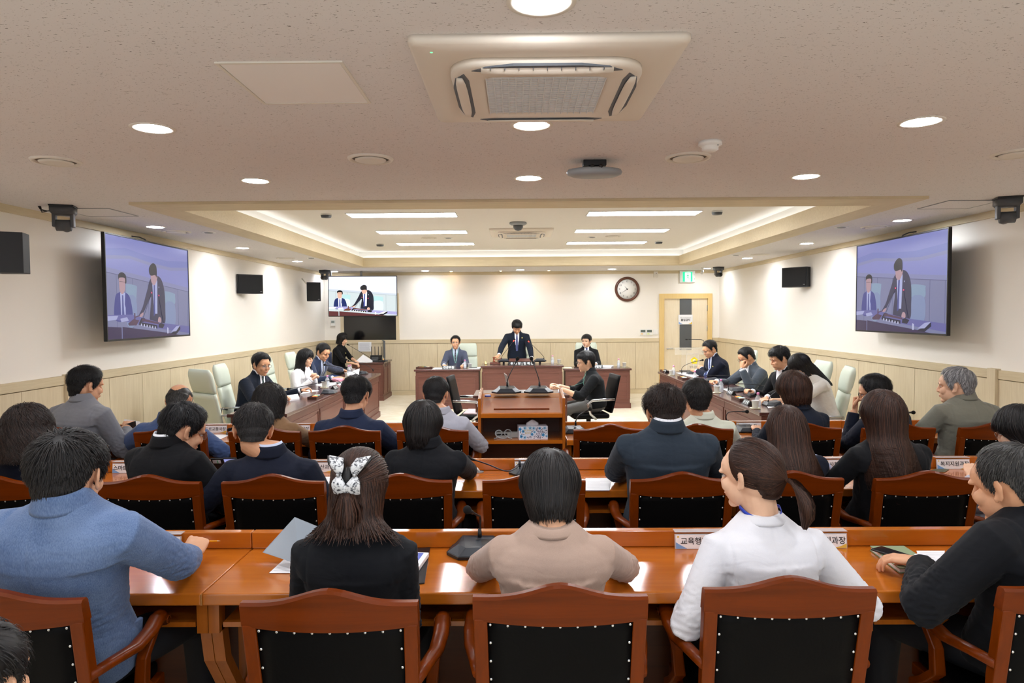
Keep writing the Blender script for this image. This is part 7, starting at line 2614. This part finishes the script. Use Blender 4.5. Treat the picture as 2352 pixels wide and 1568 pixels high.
# ------------------------------------------------------------------ clerk desk
r = empty('laptop', (.02, 8.84, .74), -HP2 - .15, 'open silver laptop seen edge on at the low desk behind the lectern', 'laptop')
bevel(MB().box(-.17, .17, -.12, .12, 0, .016).build('base', M['steel'], r), .003)
MB().box(-.15, .15, -.02, .10, .016, .018).build('keyboard', M['dgrey'], r)
MB().box(-.17, .17, -.008, .0, 0, .235, M=T(0, .12, .012) @ Matrix.Rotation(-.22, 4, 'X')).build('lid', M['steel'], r)
r.rotation_euler = (0, 0, HP2 + .12)
r = empty('paper_cup', at(1155, 892, Y=8.7)[:], 0, 'small white cup behind the lectern microphone', 'cup')
r.location.z = .74
MB().lathe([(.028, 0), (.036, .085), (.038, .086), (.033, .08), (.026, .004)], seg=20).build('cup', M['cupw'], r)
r = sheet('blue_document', 'pale blue document under the hands of the typing clerk', [(1282, 894), (1300, 894), (1312, 902), (1284, 903)], .742, mat('pale_blue_paper', 'B9D0EC', .6), .006, lines=False, cat='paper')


# ------------------------------------------------------------------ far desks and council tables
def bottle(lb, p, grp='small water bottles'):
    r = empty('water_bottle', p, 0, lb, 'bottle', grp)
    MB().lathe([(.001, 0), (.028, 0), (.030, .006), (.030, .02), (.028, .024), (.030, .028), (.030, .075), (.028, .079), (.030, .083), (.030, .098), (.022, .118), (.012, .130), (.012, .14)], seg=18).build('bottle', M['pet'], r)
    MB().lathe([(.001, .002), (.027, .003), (.028, .085), (.001, .086)], seg=14).build('water', M['water'], r)
    MB().lathe([(.001, .139), (.0145, .139), (.0145, .158), (.013, .161), (.001, .161)], seg=14).build('cap', M['pinkcap'], r)
    MB().lathe([(.0305, .032), (.0305, .068)], seg=16, cap=False).build('label', mat('bottle_label', 'D8DEE8', .5, alpha=.5), r)
    return r


bt = [((1068, 848), 12.9, .74, 'small pink capped water bottle before the seated man in grey'), ((1269, 836), 12.95, .81, 'pink capped water bottle on the end of the chairman desk'), ((1421, 841), 12.95, .74, 'pink capped water bottle at the right end of the far desks'),
      ((840, 846), None, .75, 'pink capped water bottle at the far end of the left table'), ((801, 861), None, .75, 'pink capped water bottle before the man in soft navy'), ((752, 888), None, .75, 'pink capped water bottle before the woman in the white blazer'),
      ((1547, 862), None, .75, 'pink capped water bottle before the man in navy at the right table'), ((1596, 876), None, .75, 'pink capped water bottle half hidden behind a black haired head'), ((1656, 900), None, .75, 'pink capped water bottle before the man who covers his eyes'), ((1741, 936), None, .75, 'pink capped water bottle nearest the audience on the right table')]
B0 = None
for (px, py), Y, z, lb in bt:
    p = at(px, py, Y=Y) if Y else clampt(at(px, py, Z=z))
    if B0 is None:
        B0 = q = bottle(lb, (p.x, p.y, z + .001))
    else:
        q = dup(B0)
        q.location = (p.x, p.y, z + .001)
        q['label'] = lb


def cup(lb, p):
    r = empty('paper_cup', p, 0, lb, 'cup', 'translucent cups on saucers')
    MB().lathe([(.001, 0), (.050, 0), (.058, .006), (.05, .003)], seg=22).build('saucer', M['cream'], r)
    MB().lathe([(.001, .004), (.028, .004), (.036, .082), (.039, .083), (.039, .086), (.034, .085), (.026, .008), (.001, .008)], seg=20).build('cup', mat('cup_translucent', 'F1F2F2', .4, alpha=.8), r)
    return r


ct = [((1079, 849), 12.9, .74, 'white cup with dark print beside the bottle of the seated man in grey'), ((1284, 838), 12.95, .81, 'glass cup on the end of the chairman desk'), ((1434, 846), 12.92, .74, 'cup on a saucer at the right end of the far desks'),
      ((832, 851), None, .75, 'cup on a saucer at the far end of the left table'), ((797, 868), None, .75, 'cup on a saucer before the man in soft navy'), ((745, 890), None, .75, 'cup on a saucer before the woman in the white blazer'),
      ((1538, 862), None, .75, 'cup on a saucer before the man in navy at the right table'), ((1646, 902), None, .75, 'cup on a saucer before the man who covers his eyes'), ((1729, 938), None, .75, 'cup on a saucer nearest the audience on the right table')]
K0 = None
for (px, py), Y, z, lb in ct:
    p = at(px, py, Y=Y) if Y else clampt(at(px, py, Z=z))
    if K0 is None:
        K0 = q = cup(lb, (p.x, p.y, z + .001))
    else:
        q = dup(K0)
        q.location = (p.x, p.y, z + .001)
        q['label'] = lb

# black nameplates of the far desks
M['ptxt'] = mat('pearl_letters', 'E9F2F4', .3)


def black_plate(lb, p, w_, h_, words, size, rz=0, sx=1.0):
    r = empty('nameplate', p, rz, lb, 'nameplate', 'black nameplates')
    MB().add([(x, y, z) for x in (-w_ / 2, w_ / 2) for y, z in ((-.035, 0), (.0, h_), (.035, 0))], [(0, 1, 2), (5, 4, 3), (0, 3, 4, 1), (1, 4, 5, 2), (2, 5, 3, 0)]).build('stand', M['black'], r)
    a = math.atan2(.035, h_)
    text('lettering', words, size, M['ptxt'], r, (0, -.0195, h_ * .48), (PI / 2 - a, 0, 0), bold=.001, sx=sx)
    return r


black_plate('black nameplate of the chairman with six large letters and a divider', (at(1199, 833, Y=12.66).x, 12.66, .811), .49, .062, '위 원 장 | 임 재 근', .058, sx=1.0)
black_plate('black nameplate before the seated man in grey', (at(1031, 846, Y=12.70).x, 12.70, .741), .245, .065, '전문위원', .056)
black_plate('black nameplate before the man with the name badge', (at(1369, 842, Y=12.70).x, 12.70, .741), .245, .065, '의사팀장', .056)
for (px, py, rz, wd, lb) in ((842, 853, HP2, '김 세 연', 'dark nameplate at the far end of the left table'), (768, 893, HP2, '전 규 호', 'dark nameplate by the microphone of the man with round glasses'),
                             (1529, 855, -HP2, '이 상 근', 'dark nameplate at the far end of the right table'), (1680, 905, -HP2, '우 충 무', 'dark nameplate half hidden by a black haired head on the right table'), (1717, 928, -HP2, '유 선 배', 'dark nameplate nearest the audience on the right table')):
    p = clampt(at(px, py, Z=.755))
    black_plate(lb, (p.x, p.y, .751), .20, .055, wd, .045, rz)

# lectern board on the chairman desk, gavel block, bell
r = empty('reading_stand', (at(1197, 826, Y=12.85).x, 12.85, .811), 0, 'low brown wooden reading stand in front of the standing chairman', 'stand')
bevel(MB().box(-.225, .225, -.05, .20, .06, .078, M=Matrix.Rotation(.12, 4, 'X')).build('board', M['walnut_x'], r), .004)
MB().box(-.22, .22, -.04, .0, 0, .07).build('support', M['walnut_x'], r)
c = at(1140, 836, Y=12.98)
r = empty('gavel_block', (c.x - .02, 12.98, .811), 0, 'dark wooden gavel block on the chairman desk', 'block')
bevel(MB().box(-.10, .10, -.06, .06, 0, .035).build('block', M['walnut_x'], r), .004)
MB().cyl((-.0, 0, .035), (0, 0, .043), .045, seg=24).build('sounding_disc', mat('gavel_wood', '8A4A28', .35), r)
r = empty('gavel', (c.x - .045, 12.97, .811 + .044), 0, 'brown wooden gavel held above the block by the chairman', 'gavel')
gw = mat('gavel_wood_2', '8C4526', .3)
MB().lathe([(.001, .0), (.024, .0), (.026, .012), (.018, .018), (.016, .045), (.018, .072), (.026, .078), (.024, .092), (.001, .092)], seg=18).build('head', gw, r)
hw_ = at(1152, 822, Y=13.03) - Vector(r.location)
MB().tube([(0, 0, .045), (hw_ * .5)[:], hw_[:]], [.007, .010, .012], 10).build('handle', gw, r)
p = at(1116, 838, Y=12.9)
r = empty('desk_bell', (p.x, 12.9, .811), 0, 'small brass bell beside the gavel block', 'bell')
MB().lathe([(.03, 0), (.029, .008), (.022, .02), (.019, .04), (.012, .05), (.004, .053), (.004, .06), (.007, .066), (.001, .072)], seg=20).build('bell', mat('brass', 'D8C27A', .25, metal=.9), r)


def stack_papers(lb, c, w_, d_, n, rz=0, mt=None, cat='papers', grp=None, name='document_stack'):
    r = empty(name, c, rz, lb, cat, grp)
    rr_ = random.Random(int(c[0] * 100) + int(c[1] * 77))
    for i in range(n):
        G = Matrix.Rotation(rr_.uniform(-.10, .10), 4, 'Z')
        MB().box(-w_ / 2, w_ / 2, -d_ / 2, d_ / 2, i * .006, i * .006 + .005, M=G).build('bundle', mt or M['paper'], r)
    return r


PB = 'papers on the far desks'
stack_papers('white papers on the far desk left of the black nameplate of the man in grey', (at(1008, 848, Y=12.85).x, 12.88, .741), .21, .30, 1, .05, grp=PB)
stack_papers('white folder and phone beside the cup of the seated man in grey', (at(1088, 846, Y=12.85).x + .02, 12.88, .741), .22, .30, 2, -.1, grp=PB)
stack_papers('yellowish papers on the far desk right of the typing clerk head', (at(1300, 846, Y=12.85).x, 12.85, .741), .21, .26, 1, .05, mt=M['cream'], grp=PB)
stack_papers('thick white ring binders on the far desk right of the man with the name badge', (at(1393, 838, Y=12.9).x, 12.92, .741), .23, .30, 5, -.25, grp=PB)
for (px, py, lb) in ((1087, 843, 'black phone on the white folder of the man in grey'),):
    p = at(px, py, Y=12.85)
    phone(lb, (p.x, 12.82, .760), Matrix.Rotation(1.5, 4, 'Z'))


def pen_tray(lb, p, rz=0, col=True):
    r = empty('pen_tray', p, rz, lb, 'tray', 'dark wooden pen trays')
    b = MB()
    b.box(-.15, .15, -.05, .05, 0, .01).box(-.15, .15, -.055, -.045, 0, .03).box(-.15, .15, .045, .055, 0, .03).box(-.155, -.145, -.055, .055, 0, .03).box(.145, .155, -.055, .055, 0, .03)
    b.build('tray', M['tray'], r)
    cols = ['E8743C', 'F2D64A', '58B4C8', 'F5F2E8']
    for i, c_ in enumerate(cols):
        M['pen' + c_] = M.get('pen' + c_) or mat('marker_' + c_, c_, .5)
        MB().box(-.10 + i * .05, -.06 + i * .05, -.03, .03, .010, .032).build('note_pad' if i % 2 else 'marker', M['pen' + c_], r)
    MB().cyl((-.13, .02, .035), (.02, .03, .035), .005).build('pen', M['black'], r)
    return r


for (px, py, Y, z, rz, lb) in ((975, 849, 12.88, .74, 0, 'pen tray with markers at the left end of the far desks'), (1519, 851, None, .75, -HP2, 'pen tray at the far corner of the right table'), (1570, 870, None, .75, -HP2, 'pen tray behind a black haired head on the right table'), (1700, 918, None, .75, -HP2, 'pen tray with sticky notes by the nearest microphone of the right table'),
                               (725, 914, None, .75, HP2, 'long brown pen tray on the left table behind the curly haired woman')):
    p = at(px, py, Y=Y) if Y else clampt(at(px, py, Z=z))
    pen_tray(lb, (p.x, p.y, z + .001), rz)


def tsheet(lb, pts, z=.751, mt=None, th=.002, grp='papers on the council tables', cat='paper'):
    return sheet('paper_sheet', lb, pts, z, mt or M['paper'], th, grp=grp, lines=False, cat=cat)


tsheet('large white sheet under the hand of the man with round glasses', [(668, 905), (700, 894), (733, 897), (690, 905)])
tsheet('white bundle behind the curly haired woman at the left table', [(655, 912), (684, 908), (688, 918), (660, 922)], th=.02)
tsheet('white papers before the woman in the white blazer', [(720, 884), (745, 879), (790, 878), (745, 889)])
tsheet('white papers between the bottles on the left table', [(768, 878), (790, 872), (806, 880), (780, 885)])
tsheet('white papers before the man in navy at the right table', [(1552, 856), (1588, 854), (1612, 862), (1590, 866)])
tsheet('white papers before the man who covers his eyes', [(1626, 873), (1655, 873), (1668, 882), (1640, 886)])
tsheet('white sheets beyond the young man microphone on the right table', [(1660, 893), (1700, 891), (1712, 896), (1672, 899)])
tsheet('large white sheet under the arms of the young man', [(1752, 921), (1795, 917), (1810, 930), (1765, 937)])
tsheet('black binder before the man who covers his eyes', [(1668, 890), (1712, 893), (1716, 897), (1680, 895)], mt=M['navyp'], th=.012, cat='binder', grp=None)
tsheet('black folder beside the hand of the young man', [(1706, 903), (1742, 901), (1750, 909), (1722, 912)], mt=M['navyp'], th=.008, cat='folder', grp=None)
tsheet('dark reading board at the far end of the right table', [(1560, 851), (1600, 851), (1606, 854), (1570, 855)], mt=M['navyp'], th=.01, cat='folder', grp=None)
# pink pouch on the left table
p = at(776, 875, Z=.76)
r = MB().ell((0, 0, .03), (.10, .05, .03)).build('pouch', mat('pink_pouch', 'F0A0B4', .6))
r.location = (p.x, p.y, .752)
tag(r, 'soft pink pouch lying on the papers of the left table', 'pouch')
# curled white sheet held by the man in soft navy
c0 = [at(797, 856, Y=10.45), at(826, 846, Y=10.5), at(824, 864, Y=10.4), at(800, 866, Y=10.35)]
cc = sum(c0, Vector()) / 4
o = MB().add([(q_ - cc)[:] for q_ in c0] + [(q_ - cc + Vector((0, .002, 0)))[:] for q_ in c0], [(0, 1, 2, 3), (7, 6, 5, 4), (0, 4, 5, 1), (1, 5, 6, 2), (2, 6, 7, 3), (3, 7, 4, 0)]).build('held_paper', M['paper'])
o.location = cc
tag(o, 'white sheet held upright by the man in soft navy at the left table', 'paper')
# ------------------------------------------------------------------ corner cabinet: papers, microphone, router, monitor, phone
c0 = [at(812, 834, Y=14.0), at(834, 814, Y=14.1), at(853, 826, Y=14.0), at(852, 835, Y=13.95)]
cc = sum(c0, Vector()) / 4
r = empty('script_papers', cc[:], 0, 'large white papers held up by the woman at the corner cabinet', 'papers')
for k_ in range(3):
    of = Vector((.01 * k_, .012 * k_, -.010 * k_))
    MB().add([(q_ - cc + of)[:] for q_ in c0] + [(q_ - cc + of + Vector((0, .002, .001)))[:] for q_ in c0], [(0, 1, 2, 3), (7, 6, 5, 4), (0, 4, 5, 1), (1, 5, 6, 2), (2, 6, 7, 3), (3, 7, 4, 0)]).build('sheet', M['paper'], r)
B = Vector((-3.05, 14.25, .791))
mic_unit('long neck microphone reaching to the mouth of the woman at the corner cabinet', B[:], 0, [(B.x, B.y + .03, .84), at(845, 818, Y=14.25), at(826, 807, Y=14.2), at(800, 792, Y=14.15)], 1.0, None)
r = empty('router', (at(866, 835, Y=14.2).x, 14.2, .791), 0, 'black network router with upright antennas on the corner cabinet', 'router')
bevel(MB().box(-.13, .10, -.05, .05, .0, .13).build('body', M['black'], r), .006)
bevel(MB().box(-.10, .04, -.07, -.045, .0, .10).build('front_box', M['dgrey'], r), .004)
for k_ in range(4):
    MB().cyl((-.12 + k_ * .073, .03, .12), (-.12 + k_ * .073, .03, .31), .006).build('antenna', M['black'], r)
MB().box(-.08, .02, -.0715, -.07, .045, .05).box(-.08, .0, -.0715, -.07, .03, .034).build('status_lights', M['mgrey'], r)
r = empty('monitor', (-2.80, 14.35, .791), -HP2 + .25, 'thin dark computer monitor seen from the side on the corner cabinet', 'monitor')
bevel(MB().box(-.26, .26, -.02, .02, .08, .43).build('screen_case', M['dgrey'], r), .004)
MB().box(-.25, .25, -.023, -.02, .09, .42).build('screen', M['dk_screen'], r)
MB().box(-.03, .03, .01, .03, .0, .2).box(-.10, .10, -.08, .08, 0, .012).build('stand', M['dgrey'], r)
r = empty('desk_phone', (-2.78, 14.05, .791), .2, 'black desk telephone with orange light beside the monitor', 'telephone')
bevel(MB().box(-.09, .07, -.06, .06, 0, .04).build('base', M['black'], r), .006)
MB().tube([(-.06, -.05, .06), (-.06, 0, .075), (-.06, .05, .06)], [.018, .012, .018], 10).build('handset', M['black'], r)
MB().ell((.03, -.04, .045), (.012, .012, .006)).build('orange_light', mat('orange_lamp', 'F39A2A', .4, emit=.8), r)
MB().tube([(.07, 0, .02), (.10, -.04, .01), (.115, -.13, .0), (.10, -.135, -.08), (.075, -.135, -.10), (.06, -.13, -.02)], .004, 6).build('cord', M['black'], r)

# ------------------------------------------------------------------ details worn by people
i_ = [v for k, v in INFO.items() if 'bow clip' in k][0]
Hl, rt, hs_ = i_['Hl'], i_['root'], i_['hs']
bw = mat('bow_marble', 'D7DADC', .5)
_n = N(bw, 'ShaderNodeTexNoise', Scale=60.0, Detail=4.0, Distortion=1.5)
_tc = N(bw, 'ShaderNodeTexCoord')
L(bw, _tc, 'Object', _n, 'Vector')
_r = ramp(bw, [(.40, '4A4E56'), (.50, 'DCDFE2'), (1, 'F3F4F5')])
L(bw, _n, 'Fac', _r, 'Fac')
L(bw, _r, 'Color', bw.node_tree.nodes['Principled BSDF'], 'Base Color')
clip = None
b = MB()
b.ell(((Hl @ (Vector((0, -.138, .030)) * hs_)))[:], (.016, .012, .028), Hl.to_3x3())
clip = b.build('hair_clip', M['black'], rt)
for blk in (1, 0):
    for sx in (-1, 1):
        for up2 in (-1, 1):
            rings = []
            for t_ in np.linspace(0, 1, 7):
                wd = (.006 + .020 * math.sin(min(1, t_ * 1.25) * PI * .62)) * (1.15 if blk else 1)
                cx_ = sx * (.026 + (.010 if up2 > 0 else .004) * t_ + (.006 * t_ if blk else 0) * (1 if up2 > 0 else -1))
                cz_ = .028 + up2 * .062 * t_ * (.98 if blk else 1)
                cy_ = -.140 - .012 * math.sin(t_ * PI) + (.007 if blk else 0) + .012 * t_ * t_
                ring = [(Hl @ (Vector((cx_ + wd * math.cos(a) + up2 * sx * .010 * t_, cy_ + .005 * math.sin(a) * (1 + 1.2 * math.sin(t_ * PI)), cz_ + sx * .18 * wd * math.cos(a))) * hs_))[:] for a in np.linspace(0, 2 * PI, 14, endpoint=False)]
                rings.append(ring)
            MB().loft(rings).build('bow_loop', M['black'] if blk else bw, clip)
    for sx in (-1, 1):
        if not blk:
            MB().ell((Hl @ (Vector((sx * .028, -.152, .028)) * hs_))[:], (.007, .006, .007)).build('bow_knot', M['steel'], clip)
# lanyard round the neck of the woman in white
for key, mt_, rr_ in (('blue lanyard', mat('royal_blue_ribbon', '2340B4', .5), .068),):
    i_ = [v for k, v in INFO.items() if key in k][0]
    NB, upv, fwv, Sd, org, rt = (i_[k] for k in ('NB', 'upv', 'fwv', 'Sd', 'org', 'root'))
    bb = MB()
    rings = []
    for a in np.linspace(0, 2 * PI, 30):
        c = NB + upv * (.022 - .030 * max(0, -math.sin(a + PI) * -1)) + Sd * rr_ * math.cos(a) * 1.02 + fwv * (rr_ * .92 * math.sin(a) + .016)
        o_ = (Sd * math.cos(a) + fwv * math.sin(a))
        rings.append([(c + upv * .006 - org)[:], (c + upv * .006 + o_ * .002 - org)[:], (c - upv * .006 + o_ * .004 - org)[:], (c - upv * .006 + o_ * .001 - org)[:]])
    bb.loft(rings, 0, False, True)
    bb.build('lanyard', mt_, rt)
# wrist watches and bracelets
for key, k_, mt_, nm_ in (('round glasses in a dark suit', 0, M['black'], 'watch'), ('covering the eyes', 0, M['steel'], 'watch')):
    i_ = [v for k, v in INFO.items() if key in k][0]
    sh, el, wr, sgn = i_['arms'][k_]
    d = (wr - el).normalized()
    MB().cyl((wr + d * .004 - i_['org'])[:], (wr + d * .022 - i_['org'])[:], .031, .029, 18).build(nm_, mt_, i_['root'])
i_ = [v for k, v in INFO.items() if 'bow clip' in k][0]
sh, el, wr, sgn = i_['arms'][1]
b = MB()
for k_ in range(2):
    c = el + Vector((.035, -.035, .01 - .02 * k_)) - i_['org']
    b.ell(c[:], (.009, .007, .009))
b.build('gold_buttons', M['pin'], i_['root'])
# jacket pocket flap of the man in blue grey linen
i_ = [v for k, v in INFO.items() if 'blue grey linen' in k][0]
hp_ = i_['org'] + i_['Sd'] * .205 - i_['fwv'] * .02 + Vector((0, 0, .66)) - i_['org']
bevel(MB().box(-.012, .004, -.065, .065, -.035, .035, M=T(*hp_) @ Matrix.Rotation(-.15, 4, 'Z') @ Matrix.Rotation(.08, 4, 'Y')).build('pocket_flap', C_['bluegrey'], i_['root']), .004)
# blue and white scarf corner on the desk beside the woman with long straight hair
p = at(1893, 1066, Y=4.1)
r = MB()
rings = []
for t_ in np.linspace(0, 1, 8):
    c = at(1870 + 38 * t_, 1052 + 24 * t_ * t_, Y=4.12)
    rings.append([(c.x + .012 * math.cos(a), c.y + .02 * math.sin(a), c.z + .022 * math.sin(a + .6) * (1 - .4 * t_)) for a in np.linspace(0, 2 * PI, 12, endpoint=False)])
o = MB().loft(rings).build('scarf', fabric('striped_scarf', 'C9D4EE', '8FA6DA', scale=90))
tag(o, 'pale blue striped cloth beside the woman with long straight brown hair', 'scarf')
